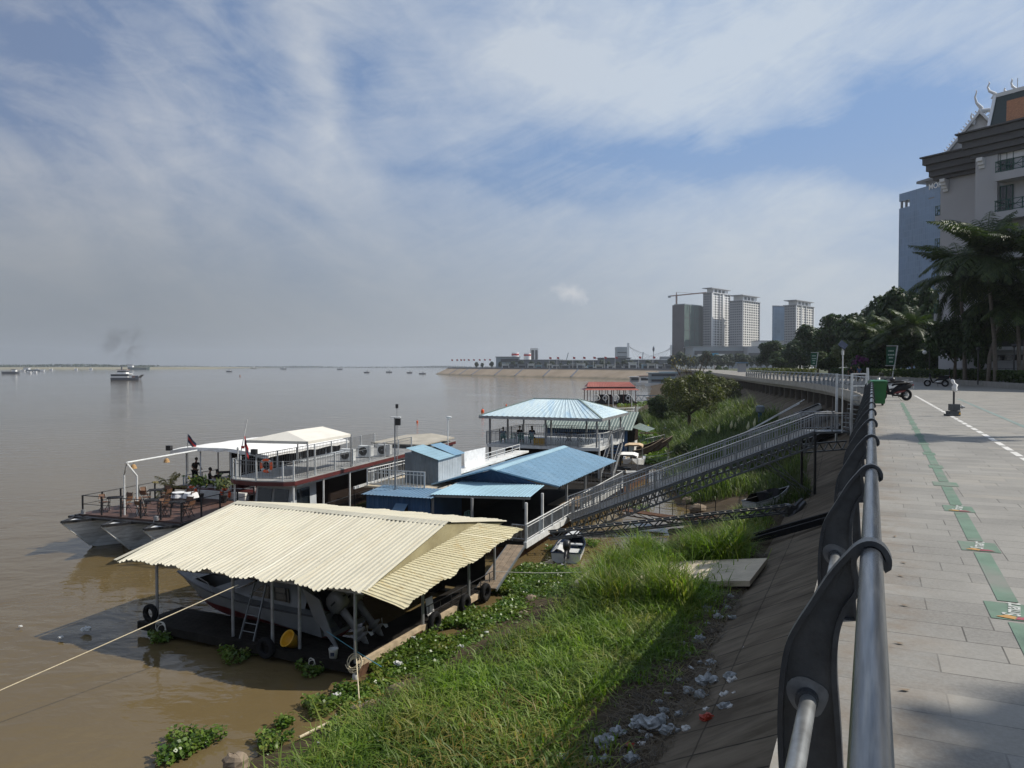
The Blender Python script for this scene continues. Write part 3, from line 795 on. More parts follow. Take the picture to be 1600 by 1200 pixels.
def scooter(label, loc, rz, body='cloth_black', accent='dim_red', helmet=True, sc=1.0, helm_lab=None):
 """X forward"""
 r = thing('motor_scooter', label, 'scooter', loc, rz, local=True)
 for x in (-.62, .64):
  w = MB().torus((x, 0, .27), .21, .065, A=V((1, 0, 0)), B=Z3, n=24, m=10).build('tyre', 'rubber', r, smooth=True)
  MB().torus((x, 0, .27), .16, .018, n=20, m=6).build('rim', 'grey_metal', w)
  h = MB().tube((x, -.05, .27), (x, .05, .27), .06, 12)
  for k in range(5):
   a = 2 * PI * k / 5; h.beam((x, 0, .27), (x + .16 * math.cos(a), 0, .27 + .16 * math.sin(a)), .03, .02, up=V((0, 1, 0)))
  h.build('hub', 'grey_metal', w)
 mb = MB(); rings = []
 for x, zl, zh, hw in ((-.92, .72, .8, .05), (-.78, .58, .82, .11), (-.5, .46, .8, .15), (-.2, .36, .74, .16), (.0, .3, .6, .15), (.15, .27, .42, .14), (.3, .28, .4, .14)):
  rings.append([V((x, hw * math.cos(a), (zl + zh) / 2 + (zh - zl) / 2 * math.sin(a))) for a in [2 * PI * k / 12 for k in range(12)]])
 mb.loft(rings).build('body', body, r, smooth=True)
 acc = MB()
 for sy in (-1, 1):
  acc.add([V((-.5, sy * .165, .5)), V((-.1, sy * .175, .46)), V((.15, sy * .16, .34)), V((-.15, sy * .175, .36)), V((-.4, sy * .168, .43))], [(0, 1, 2, 3, 4)])
 acc.build('side_panel', accent, r)
 se = MB(); rings = []
 for x, z, hw, hh in ((-.75, .84, .06, .03), (-.6, .83, .13, .05), (-.25, .8, .14, .055), (.02, .76, .11, .05), (.1, .72, .06, .04)):
  rings.append([V((x, hw * math.cos(a), z + hh * math.sin(a))) for a in [2 * PI * k / 10 for k in range(10)]])
 se.loft(rings).build('seat', 'rubber', r, smooth=True)
 fr = MB(); rings = []
 for x, z, hw, hd in ((.28, .34, .12, .05), (.36, .5, .17, .06), (.44, .72, .18, .06), (.47, .92, .13, .07), (.46, 1.02, .07, .06)):
  rings.append([V((x + hd * math.sin(a), hw * math.cos(a), z)) for a in [2 * PI * k / 12 for k in range(12)]])
 fr.loft(rings).build('front_shield', body, r, smooth=True)
 MB().path([(.46, -.32, 1.04), (.44, -.15, 1.06), (.46, 0, 1.02), (.44, .15, 1.06), (.46, .32, 1.04)], .018, 8).build('handlebar', 'black_metal', r)
 MB().tube((.47, 0, .95), (.62, .0, .3), .03, 8).path([(.64, .06, .27), (.57, .06, .5)], .025, 8).path([(.64, -.06, .27), (.57, -.06, .5)], .025, 8).build('fork', 'grey_metal', r)
 fd = MB(); rings = []
 for k in range(8):
  a = R(20 + 20 * k); rings.append([V((.64 + .29 * math.cos(a), y, .27 + .29 * math.sin(a) + (.02 if abs(y) < .04 else 0))) for y in (-.075, -.03, .03, .075)])
 fd.loft(rings, closed=False, caps=False).build('mudguard', accent, r)
 for sy in (-1, 1):
  MB().tube((.46, sy * .22, 1.05), (.4, sy * .3, 1.22), .008, 6).ball((.4, sy * .31, 1.25), .02, .07, .045, 8, 6).build('mirror', 'black_metal', r)
 MB().path([(.0, -.14, .25), (-.35, -.17, .24), (-.62, -.19, .34), (-.82, -.2, .42)], .045, 10, r1=.06).build('exhaust', 'black_metal', r, smooth=True)
 MB().path([(-.6, -.13, .86), (-.85, -.12, .9), (-.93, 0, .91), (-.85, .12, .9), (-.6, .13, .86)], .014, 8).build('grab_rail', 'grey_metal', r)
 MB().box((-.93, 0, .62), .03, .16, .12).build('number_plate', 'white_metal', r)
 MB().ball((-.93, 0, .74), .03, .09, .035, 8, 6).build('tail_light', 'red_paint', r)
 MB().tube((-.1, .1, .25), (-.18, .3, .01), .014, 6).build('kickstand', 'black_metal', r)
 return r
p = at(1397, 626, DECK)
scooter('black and red motor scooter parked beside the green bin, rear wheel showing', p, PI + .12)
p = at(1388, 620.5, DECK)
scooter('white and black motor scooter half hidden behind the green bin', p, PI - .35, body='white_paint', accent='black_metal')
p = at(1463, 604, DECK)
scooter('small dark motor scooter parked alone by the planter kerb', p, PI - .7, accent='white_paint')
h = at(1395, 586.5, DECK + 1.18)
hp = at(1394, 626, DECK);
hel = MB().ball((hp.x, hp.y, DECK + .98), .13, .14, .125, 14, 10)
tag(hel.build('helmet', 'black_metal', smooth=True), 'black motorcycle helmet resting on the red and black scooter', 'helmet')
def barrier_stand():
 p = at(1490, 650, DECK); r = thing('barrier_stand', 'grey metal barrier base with a black post and yellow sticker on the paving', 'barrier', p, local=True); r.scale = (.85, .85, .95)
 MB().box((-.02, 0, .09), .4, .3, .16).box((-.14, 0, .04), .3, .34, .07).build('foot', 'dark_steel', r)
 MB().box((.02, 0, .3), .32, .26, .22).box((.0, 0, .195), .2, .2, .03).build('housing', 'dark_steel', r)
 MB().tube((.18, 0, .31), (.42, 0, .31), .035, 10).tube((.3, 0, .31), (.34, 0, .31), .06, 10).build('drive_shaft', 'grey_metal', r)
 MB().tube((0, 0, .4), (0, 0, 1.0), .035, 12).tube((.02, 0, 1.0), (.02, 0, 1.36), .012, 6).build('post', 'black_metal', r)
 MB().add([V((.1, -.153, .06)), V((.2, -.153, .06)), V((.15, -.153, .15))], [(0, 1, 2)]).build('warning_sticker', 'yellow_plastic', r)
 c = MB(); rings = []
 for z, rx, ox in ((.78, .05, .03), (.86, .075, .02), (.95, .08, 0), (1.02, .07, .04), (1.08, .05, -.03), (1.17, .055, -.05), (1.2, .02, -.06)):
  rings.append([V((ox + p.x + rx * (1 + .3 * math.sin(3 * a + z * 9)) * math.cos(a), p.y + rx * (1 + .25 * math.cos(4 * a)) * math.sin(a), p.z + z)) for a in [2 * PI * k / 14 for k in range(14)]])
 tag(c.loft(rings).build('cloth', 'cloth_white', smooth=True), 'crumpled white cloth tied over the top of the barrier post', 'cloth')
barrier_stand()
def solar_lamp():
 p = atd(1316, 640, 44); p.z = DECK - 2.2
 r = thing('solar_lamp', 'slim solar lamp post beside the gangway gate', 'lamp', p, local=True)
 zt = 9.5 + (572 - 545) / 1200 * 44 - p.z
 MB().tube((0, 0, 0), (0, 0, zt), .035, 10).build('post', 'white_metal', r)
 MB().tube((0, 0, zt - .35), (0, 0, zt - .1), .07, 10).build('lamp_head', 'white_metal', r)
 a = V((.12, -.85, .5)).normalized(); X = V((0, 0, 1)).cross(a).normalized(); Y = a.cross(X)
 MB().tube((0, 0, zt - .1), (0, 0, zt + .2), .03, 8).build('neck', 'white_metal', r)
 MB().box((0, 0, zt + .22), .46, .46, .03, (X + Y).normalized(), (Y - X).normalized(), a).build('solar_panel', 'solar_panel', r)
solar_lamp()
p = atd(1357, 628, 35.5); p.z = DECK
r = thing('gate_post', 'tall pale flat post standing at the rail behind the bin', 'post', p, local=True)
MB().beam((0, 0, 0), (-.06, 0, 1.55), .05, .16, up=V((0, 1, 0))).build('post', 'white_metal', r); MB().box((0, 0, .02), .25, .25, .04).build('foot_plate', 'grey_metal', r)
def banner(px, py0, pyt, dist, label, big):
 p = atd(px, py0, dist); p.z = DECK + .1
 k = dist / 1200
 hgt = (py0 - pyt) * k
 r = thing('street_sign', label, 'sign', p, local=True)
 w = (14 if big else 9) * k; lean = (8 if big else 5) * k
 MB().beam((0, 0, 0), (lean, 0, hgt), .12, .1).build('post', 'white_metal', r)
 t = .58 * hgt
 MB().box((lean - w * .55 - .1, 0, hgt - .04), w * 1.15, .08, .08).box((lean * .6 - w * .55, 0, hgt - t - .05), w * 1.1, .08, .08).build('arm', 'white_metal', r)
 pl = MB().box((lean * .75 - w * .6, 0, hgt - t / 2 - .05), w, .05, t * .9).build('panel', 'sign_green', r)
 tb = MB()
 for q, (a, b) in enumerate(((.25, .62), (.05, .75), (-.1, .5), (-.3, .42))):
  for j in range(4):
   tb.box((lean * .75 - w * .6 + (j - 1.5) * w * b / 4, -.035, hgt - t / 2 - .05 + a * t), w * b / 5.5, .012, t * .07)
 tb.build('lettering', 'sign_text', pl)
banner(1394, 590, 537, 88, 'green notice banner on a slanted white post, the larger one beside the hedge', True)
banner(1273, 587, 551, 128, 'green notice banner on a slanted white post, the smaller farther one before the trees', False)
BH = Fr((-4.74, 23.2, 0), -RR, RD)
def boathouse():
 r = thing('boathouse', 'floating boathouse with a cream corrugated roof, nearest the bank', 'boathouse', BH(4, 5, 0))
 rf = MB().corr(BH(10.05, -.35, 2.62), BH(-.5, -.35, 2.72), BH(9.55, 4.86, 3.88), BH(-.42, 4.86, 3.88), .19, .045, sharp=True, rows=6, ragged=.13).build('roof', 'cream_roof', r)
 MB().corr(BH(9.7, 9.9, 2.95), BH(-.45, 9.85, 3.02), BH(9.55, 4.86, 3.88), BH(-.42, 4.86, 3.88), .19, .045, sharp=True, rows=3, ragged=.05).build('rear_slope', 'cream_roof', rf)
 rc = MB()
 rc.quad(BH(9.6, 4.58, 3.855), BH(-.44, 4.58, 3.855), BH(-.44, 4.86, 3.935), BH(9.6, 4.86, 3.935)); rc.quad(BH(9.6, 4.86, 3.935), BH(-.44, 4.86, 3.935), BH(-.44, 5.15, 3.855), BH(9.6, 5.15, 3.855))
 rc.build('ridge_cap', 'cream_roof', rf)
 ew = MB().beam(BH(10.2, -.38, 2.6), BH(9.6, 4.8, 3.88), .16, .02).build('verge_strip', 'cream_roof', rf)
 MB().quad(BH(-.36, -.2, 2.72), BH(-.36, 9.6, 3.0), BH(-.36, 7.3, 3.45), BH(-.36, 4.86, 3.84)).build('gable_wall', 'gable_beige', r)
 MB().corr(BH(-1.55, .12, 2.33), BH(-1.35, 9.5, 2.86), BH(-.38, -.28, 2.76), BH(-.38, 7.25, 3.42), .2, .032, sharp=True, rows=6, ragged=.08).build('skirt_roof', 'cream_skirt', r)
 pl = MB()
 for k in range(9):
  b0 = k * .2
  pl.slab([BH(9.4, b0, .36), BH(.0, b0, .36), BH(.0, b0 + .18, .36), BH(9.4, b0 + .18, .36)], Z3 * .05)
 pl.slab([BH(9.4, 8.6, .36), BH(0, 8.6, .36), BH(0, 9.6, .36), BH(9.4, 9.6, .36)], Z3 * .06)
 pl.slab([BH(1.3, 0, .35), BH(.12, 0, .35), BH(.12, 9.6, .35), BH(1.3, 9.6, .35)], Z3 * .055)
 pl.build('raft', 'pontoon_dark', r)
 MB().beam(BH(9.4, -.06, .3), BH(-.1, -.06, .3), .14, .28).build('front_beam', 'pontoon_dark', r)
 MB().beam(BH(.02, -.12, .34), BH(.02, 4.1, .34), .16, .2).beam(BH(.02, 4.7, .34), BH(.02, 9.7, .34), .16, .2).build('edge_beam', 'pale_wood', r)
 MB().beam(BH(-.02, .0, .16), BH(-.02, .55, .16), .1, .3).beam(BH(-.02, 2.9, .16), BH(-.02, 3.7, .16), .1, .32).build('fender_board', 'rust', r)
 MB().slab([BH(.4, 9.35, .4), BH(6.6, 9.35, .4), BH(6.6, 9.4, .4), BH(.4, 9.4, .4)], Z3 * 2.4).build('rear_shade_sheet', 'pontoon_dark', r)  # added dark sheet standing in for the deep shade behind the boat
 fl = MB()
 for k in range(5):
  fl.path([BH(.5 + 2.1 * k, .5, .1), BH(.5 + 2.1 * k, 1.4, .1)], .28, 12); fl.path([BH(.5 + 2.1 * k, 8.6, .1), BH(.5 + 2.1 * k, 9.4, .1)], .28, 12)
 fl.build('drum_floats', 'pontoon_dark', r)
 for a, b in ((.05, .02), (2.45, .3), (3.35, .05), (5.25, .25), (8.55, .0), (.05, 3.9), (.05, 7.3), (.05, 9.55), (8.6, 4.8), (8.6, 9.55), (4.5, 9.55)):
  zt = 2.6 + .235 * (b if b < 4.9 else 9.7 - b)
  MB().tube(BH(a, b, .36), BH(a, b, zt), .055, 8).build('post', 'grey_metal', r)
 tr = MB()
 tr.beam(BH(9.6, .0, 2.6), BH(-.3, .0, 2.64), .08, .1).beam(BH(9.4, 2.4, 3.15), BH(-.3, 2.4, 3.15), .06, .1).beam(BH(9.2, 4.8, 3.72), BH(-.3, 4.8, 3.72), .06, .1).beam(BH(9.4, 9.5, 2.92), BH(-.3, 9.5, 2.92), .06, .1)
 for a in (.05, 3.3, 5.9, 8.55):
  tr.beam(BH(a, 0, 2.62), BH(a, 4.8, 3.7), .06, .08).beam(BH(a, 4.8, 3.7), BH(a, 9.6, 2.9), .06, .08).beam(BH(a, 0, 2.55), BH(a, 9.6, 2.55), .05, .06)
 tr.build('roof_frame', 'grey_metal', r)
 rl = MB()
 for b in np.arange(4.4, 9.6, .8):
  rl.tube(BH(.1, b, .4), BH(.1, b, .95), .018, 6)
 rl.tube(BH(.1, 4.2, .95), BH(.1, 9.5, .95), .018, 6).tube(BH(.1, 4.2, .68), BH(.1, 9.5, .68), .014, 6)
 rl.build('side_rail', 'black_metal', r)
 return r
boathouse()
def outboard(name, label, P, fwd, tilt, k=1.0, parent=None, m='outboard_grey', lean=None):
 """P: transom mount; fwd: horizontal unit vector towards the bow"""
 s = Z3.cross(fwd).normalized()
 back = -fwd
 up = (Z3 * math.cos(tilt) - fwd * -math.sin(tilt) * -1).normalized()
 up = (Z3 * math.cos(tilt) + fwd * math.sin(tilt)).normalized(); bk = up.cross(s).normalized()
 if bk.dot(back) < 0: bk = -bk
 root = parent or thing(name, label, 'outboard motor', P)
 def q(x, y, z): return V(P) + bk * (x * k) + s * (y * k) + up * (z * k)
 mb = MB(); rings = []
 for z, x0, x1, w in ((.1, .02, .3, .13), (.2, -.12, .5, .2), (.38, -.15, .54, .22), (.55, -.12, .5, .21), (.66, -.02, .4, .17), (.71, .08, .28, .1)):
  cx, hx = (x0 + x1) / 2, (x1 - x0) / 2
  rings.append([q(cx + hx * math.copysign(abs(math.cos(a)) ** .7, math.cos(a)), w * math.copysign(abs(math.sin(a)) ** .7, math.sin(a)), z) for a in [2 * PI * i / 16 for i in range(16)]])
 cowl = mb.loft(rings).build('motor_cowl', m, root, smooth=True)
 sm = MB(); rings = []
 for z, x0, x1, w in ((.36, -.158, .548, .225), (.41, -.158, .548, .225)):
  cx, hx = (x0 + x1) / 2, (x1 - x0) / 2
  rings.append([q(cx + hx * math.cos(a), w * math.sin(a), z) for a in [2 * PI * i / 16 for i in range(16)]])
 sm.loft(rings).build('stripe', 'black_metal', cowl)
 mb = MB(); rings = []
 for z, x0, x1, w in ((.12, .05, .34, .1), (-.25, .08, .32, .07), (-.6, .1, .34, .05), (-.66, .0, .5, .12), (-.7, .0, .5, .12), (-.74, .1, .36, .04), (-1.0, .14, .34, .03)):
  cx, hx = (x0 + x1) / 2, (x1 - x0) / 2
  rings.append([q(cx + hx * math.cos(a), w * math.sin(a), z) for a in [2 * PI * i / 12 for i in range(12)]])
 mb.loft(rings)
 mb.path([q(.0, 0, -.84), q(.08, 0, -.84), q(.4, 0, -.84), q(.5, 0, -.84)], [.02, .07, .06, .03], 10)
 mb.slab([q(.12, -.01, -.9), q(.36, -.01, -.9), q(.3, -.01, -1.12), q(.2, -.01, -1.12)], s * .02)
 lg = mb.build('motor_leg', m, root, smooth=True)
 pr = MB()
 for i in range(3):
  a = 2 * PI * i / 3; c, d = math.cos(a), math.sin(a)
  pr.quad(q(.5, .0, -.84), q(.49, .15 * c - .05 * d, -.84 + .15 * d + .05 * c), q(.54, .19 * c, -.84 + .19 * d), q(.55, .13 * c + .06 * d, -.84 + .13 * d - .06 * c))
 pr.build('propeller', 'grey_metal', lg)
 MB().box(q(-.06, 0, -.05), .16 * k, .3 * k, .4 * k, bk, s, up).build('clamp_bracket', 'black_metal', root)
 return root
def hull(fr, L, B, zk, zg, bow_rise=.3, rake=.7, name='hull', m='hull_white', parent=None, n=14, bottom=None, flat=.55, wall=.06, floor=.25, fine=1.6):
 """open boat: fr a axis = towards bow, b axis = sideways. returns builder with outside, gunwale and inside"""
 def sect(t, inset=0.0):
  x = t * L; w = B / 2 * (1 - max(0, (t - .45) / .55) ** fine) - inset
  w = max(w, .015)
  zb = zk + (zg + bow_rise - zk) * max(0, (t - (1 - rake / L * 1.6)) / (rake / L * 1.6)) ** 2 * .85 if rake else zk
  g = zg + bow_rise * max(0, (t - .35) / .65) ** 1.6
  wb = w * flat * (1 - .6 * max(0, (t - .5) / .5))
  zc = zb + (g - zb) * .38
  return x, w, wb, zb, zc, g
 out = MB(); top = MB(); rings = []; ib = MB(); ir = []; bt = MB(); br = []
 for i in range(n + 1):
  t = i / n; x, w, wb, zb, zc, g = sect(t)
  rings.append([fr(x, -w, g), fr(x, -w * .93, zc), fr(x, w * .93, zc)][:2] + [fr(x, -wb, zb + .06), fr(x, 0, zb), fr(x, wb, zb + .06), fr(x, w * .93, zc), fr(x, w, g)])
  x, w2, wb2, zb2, zc2, g2 = sect(t, wall)
  ir.append([fr(x + (wall if i == 0 else 0), -w2, g2), fr(x + (wall if i == 0 else 0), -w2 * .9, max(zb + floor, g - .5)), fr(x + (wall if i == 0 else 0), w2 * .9, max(zb + floor, g - .5)), fr(x + (wall if i == 0 else 0), w2, g2)])
 out.loft(rings, closed=False, caps=False)
 out.add(rings[0], [tuple(range(len(rings[0])))])
 rim = MB()
 for j, k in ((0, 0), (-1, -1)):
  rim.path([rr[j] for rr in rings], .035, 6)
 rim.path([rings[0][0], rings[0][-1]], .035, 6)
 inn = MB().loft(ir, closed=False, caps=False); inn.add(ir[0], [(0, 1, 2, 3)])
 return out, rim, inn, sect
def speedboat():
 fr = Fr(BH(2.1, 2.0, 0), -RR, RD)
 r = thing('speedboat', 'white speedboat with a dark red bottom under the cream roof', 'boat', fr(3.5, 0, 0))
 L, B = 7.7, 2.3
 def w_(t): return max(.02, B / 2 * (1 - max(0, (t - .42) / .58) ** 1.9))
 def g_(t): return 1.3 + .36 * max(0, (t - .2) / .8) ** 1.4
 up = MB(); lo = MB(); dk = MB(); ru, rl, rd = [], [], []
 n = 18
 for i in range(n + 1):
  t = i / n; x = t * L; w = w_(t); g = g_(t); rise = max(0, (t - .6) / .4) ** 2
  zc = .6 + .42 * min(1, t / .55) + .3 * rise; zk = .3 + .95 * rise
  xb = x - .9 * rise
  ru.append([fr(x, -w, g), fr(x - .3 * rise, -w * .97, (g + zc) / 2), fr(xb, -w * .9, zc)]); rl.append([fr(xb, -w * .9, zc), fr(xb - .1 * rise, -w * .5, (zc + zk) / 2 - .04), fr(xb - .2 * rise, 0, zk)])
 for rr in (ru, rl):
  pass
 def mir(row): return [fr.o + (p - fr.o) - fr.b * (2 * (p - fr.o).dot(fr.b)) for p in row]
 up.loft(ru, closed=False, caps=False); up.loft([mir(x) for x in ru], closed=False, caps=False)
 lo.loft(rl, closed=False, caps=False); lo.loft([mir(x) for x in rl], closed=False, caps=False)
 up.quad(ru[0][0], ru[0][2], mir(ru[0])[2], mir(ru[0])[0]); lo.quad(rl[0][0], rl[0][2], mir(rl[0])[0])
 up.build('hull', 'speedboat_white_shaded', r, smooth=True); lo.build('bottom', 'hull_red', r, smooth=True)
 for i in range(n + 1):
  t = i / n; x = t * L; w = w_(t); g = g_(t)
  iw = w * .68 if t < .86 else .0
  rd.append([fr(x, -w, g), fr(x, -iw, g + .06), fr(x, iw, g + .06), fr(x, w, g)])
 for i in range(n):
  a, b = rd[i], rd[i + 1]
  dk.quad(a[0], a[1], b[1], b[0]); dk.quad(a[2], a[3], b[3], b[2])
  if i / n > .38 and i / n < .62 or i / n > .83: dk.quad(a[1], a[2], b[2], b[1])
 dk.build('deck', 'speedboat_white_shaded', r)
 MB().path([ru[i][0] for i in range(n + 1)] + [mir(ru[i])[0] for i in range(n, -1, -1)], .03, 6).build('rub_rail', 'black_metal', r)
 well = MB()
 well.quad(fr(.1, -.75, .8), fr(3.0, -.75, .8), fr(3.0, .75, .8), fr(.1, .75, .8)); well.quad(fr(4.7, -.7, 1.0), fr(6.4, -.35, 1.0), fr(6.4, .35, 1.0), fr(4.7, .7, 1.0))
 well.build('cockpit_floor', 'grey_deck', r)
 cb = MB(); rings = []
 for x, h, w in ((.9, .42, .8), (1.3, .95, .82), (2.6, 1.0, .8), (3.4, .55, .78), (4.4, .1, .7)):
  g = g_(x / L); rings.append([fr(x, -w, g), fr(x, -w * .86, g + h * .8), fr(x, -w * .6, g + h), fr(x, w * .6, g + h), fr(x, w * .86, g + h * .8), fr(x, w, g)])
 cb.loft(rings, closed=False, caps=False); cb.build('cabin', 'speedboat_white_shaded', r, smooth=True)
 for sgn in (-1, 1):
  MB().slab([fr(1.5, sgn * .84, 1.5), fr(3.3, sgn * .83, 1.55), fr(2.7, sgn * .8, 1.95), fr(1.6, sgn * .8, 1.95)], fr.b * (.02 * sgn)).build('side_window', 'dark_glass', r)
 MB().slab([fr(3.25, -.6, 1.95), fr(3.25, .6, 1.95), fr(4.2, .62, 1.5), fr(4.2, -.62, 1.5)], Z3 * .03 + fr.a * .03).build('windscreen', 'dark_glass', r)
 MB().path([fr(4.9, -.95, 1.45), fr(5.2, -.9, 1.75), fr(6.6, -.5, 1.9), fr(7.35, 0, 1.92), fr(6.6, .5, 1.9), fr(5.2, .9, 1.75), fr(4.9, .95, 1.45)], .018, 6).build('bow_rail', 'grey_metal', r)
 MB().slab([fr(.2, -1.18, 1.25), fr(-.65, -1.2, .45), fr(-.8, -1.2, .38), fr(-.55, -1.2, .8), fr(-.05, -1.2, 1.9), fr(.7, -1.18, 2.2)], fr.b * .05).build('stern_panel', 'speedboat_white_shaded', r)
 MB().box(fr(-.18, 0, .7), .35, 1.9, .14, fr.a, fr.b).build('swim_platform', 'speedboat_white_shaded', r)
 for y in (-.42, .42):
  e = thing('outboard_motor', 'grey outboard motor tilted on the speedboat stern, ' + ('the near one' if y < 0 else 'behind its twin'), 'outboard motor', fr(-.3, y, 1.15))
  outboard('', '', fr(-.3, y, 1.15), fr.a, R(42), 1.15, parent=e)
speedboat()
def tyre(label, c, A, B, R0=.24, r=.09, group=None):
 n = V(A).cross(V(B)).normalized()
 mb = MB(); rings = []
 for i in range(28):
  a = 2 * PI * i / 28; d = V(A) * math.cos(a) + V(B) * math.sin(a)
  rings.append([V(c) + d * (R0 + r * .95 * math.copysign(abs(math.cos(b)) ** .6, math.cos(b))) + n * (r * math.copysign(abs(math.sin(b)) ** .6, math.sin(b))) for b in [2 * PI * j / 12 for j in range(12)]])
 rings.append(rings[0]); mb.loft(rings, caps=False)
 return tag(mb.build('rubber_fender', 'rubber', smooth=True), label, 'tyre', group)
tg = 'old tyres hung on the boathouse raft as fenders'
tyre('black fender tyre hanging on the outermost post of the boathouse, over open water', BH(8.75, -.12, .82), -RR, Z3, .24, .085, tg)
tyre('black fender tyre hanging on the boathouse front beam beside the yellow tub', BH(3.4, -.2, .45), -RR, Z3, .26, .09, tg)
for b, lab in ((4.35, 'large black tyre on the bank side of the raft, nearest the edge beam gap'), (6.6, 'black fender tyre half in the weeds, middle of the bank side of the raft'), (8.3, 'black fender tyre by the far post where the plank gangway lands')):
 tyre(lab, BH(-.16, b, .42), RD, Z3, .27, .1, tg)
def ladder():
 r = thing('ladder', 'aluminium ladder leaning against the speedboat', 'ladder', BH(4.6, .2, .4))
 a0, a1, t0, t1 = BH(4.85, .15, .42), BH(4.25, .15, .42), BH(4.75, .75, 2.15), BH(4.25, .75, 2.15)
 for p, q in ((a0, t0), (a1, t1)): MB().beam(p, q, .03, .06).build('rail', 'galvanised', r)
 for k in range(1, 7):
  t = k / 7; MB().tube(a0.lerp(t0, t), a1.lerp(t1, t), .015, 6).build('rung', 'galvanised', r)
ladder()
def tub():
 c = BH(2.75, .25, .42); ax = (Z3 * .6 - RD * .75 + RR * -.2).normalized(); d, s, u = frame_of(ax)
 mb = MB(); o = c + Z3 * .22
 pr = [(-.2, .2), (.18, .27), (.21, .29), (.21, .25), (.17, .24), (-.16, .18)]
 rings = [[o + d * x + s * (rr * math.cos(a)) + u * (rr * math.sin(a)) for a in [2 * PI * k / 20 for k in range(20)]] for x, rr in pr]
 tag(mb.loft(rings).build('tub', 'yellow_plastic', smooth=True), 'round yellow plastic tub tipped on its side on the dark raft', 'tub')
tub()
def bucket(c, label):
 r = thing('bucket', label, 'bucket', c)
 mb = MB(); rings = [[c + V((rr * math.cos(a), rr * math.sin(a), z)) for a in [2 * PI * k / 16 for k in range(16)]] for z, rr in ((0, .12), (.28, .145), (.3, .155), (.3, .14), (.04, .11))]
 mb.loft(rings).build('pail', 'litter_white', r, smooth=True)
 MB().slab([c + V((-.06, -.142, .1)), c + V((.06, -.142, .1)), c + V((.06, -.15, .22)), c + V((-.06, -.15, .22))], (0, -.006, 0)).build('label_patch', 'navy', r)
 MB().path([c + V((-.15, 0, .27)), c + V((-.1, .05, .36)), c + V((.1, .05, .36)), c + V((.15, 0, .27))], .006, 5).build('handle', 'grey_metal', r)
bucket(BH(.95, .1, .42), 'small white bucket with a dark label on the raft edge')
def coil(c, rad, n, m, label, cat='rope', nrm=Z3):
 d, s, u = frame_of(nrm); pts = []
 for i in range(n * 14):
  a = 2 * PI * i / 14; rr = rad * (1 + .25 * math.sin(a * .37) + .12 * math.sin(a * 1.7))
  pts.append(V(c) + s * (rr * math.cos(a)) + u * (rr * math.sin(a)) + d * (.012 * i / 14 + .03 * math.sin(a * .7)))
 return tag(MB().path(pts, .013, 6).build('rope_coil', m), label, cat)
coil(BH(-.05, -.12, .5), .22, 6, 'rope_tan', 'tan rope coiled round the corner post of the boathouse', nrm=(RD * -.8 + Z3 * .6))
coil(BH(8.2, -.1, .35), .2, 4, 'rope_white', 'grey rope loop hanging from the raft end under the outermost tyre', nrm=-RD)
coil(BH(1.6, -.12, .25), .12, 3, 'rope_white', 'small rope loop hanging on the raft front near the white bucket', nrm=-RD)
def sag(p0, p1, d, n=24):
 p0, p1 = V(p0), V(p1)
 return [p0.lerp(p1, i / n) - Z3 * (4 * d * (i / n) * (1 - i / n)) for i in range(n + 1)]
def rope(label, p0, p1, d, r_=.02, m='rope_tan'):
 return tag(MB().path(sag(p0, p1, d), r_, 6).build('mooring_rope', m), label, 'rope')
e = at(372, 914, 2.0); e = BH(6.4, 3.0, 1.75)
pr0 = at(0, 1077, 1.25); pr1 = atd(372, 914, 24.6)
far = pr0 + (pr0 - pr1) * .8
rope('taut pale yellow mooring rope crossing the water in front of the boathouse', far, pr1, .03, .015)
bpt = at(562, 1104, .12)
rope('short tan mooring rope from the boathouse corner post down to the bank', BH(.0, -.06, 1.15), bpt, .02, .018)
tag(MB().path(sag(BH(1.6, .6, 1.0), BH(-.7, .3, .35), .02), .012, 5).build('mooring_rope', 'rope_blue'), 'thin blue rope stretched from the engines to the raft edge', 'rope')
bo = BH(-.02, -.1, .22)
tag(MB().path([bo, bo - Z3 * .12, bo - Z3 * .25, bo - Z3 * .33], [.05, .085, .08, .03], 12).build('fender_buoy', 'litter_white', smooth=True), 'small white fender buoy hanging at the boathouse corner post', 'buoy')
def junk_sign():
 c = BH(.35, 4.7, .45)
 tag(MB().slab([c, c + RD * .45, c + RD * .45 + Z3 * .6 - RR * .1, c + Z3 * .6 - RR * .1], RR * .03).build('board', 'cloth_white'), 'small pale notice board leaning on the raft side rail', 'board')
junk_sign()
def plank_gangway():
 r = thing('plank_gangway', 'long brown plank walkway from the boathouse to the blue pavilion float', 'walkway', BH(-.1, 9.0, .5))
 p0, p1 = BH(-.05, 8.6, .48), at(806, 852, .95)
 d = (p1 - p0).normalized(); s = d.cross(Z3).normalized()
 for k in (-1, 0, 1):
  MB().beam(p0 + s * (.27 * k), p1 + s * (.27 * k) , .25, .05).build('plank', 'plank_wood', r)
 for k in (-1, 1): MB().beam(p0 + s * (.42 * k) - Z3 * .05, p1 + s * (.42 * k) - Z3 * .05, .05, .12).build('side_channel', 'galvanised', r)
plank_gangway()
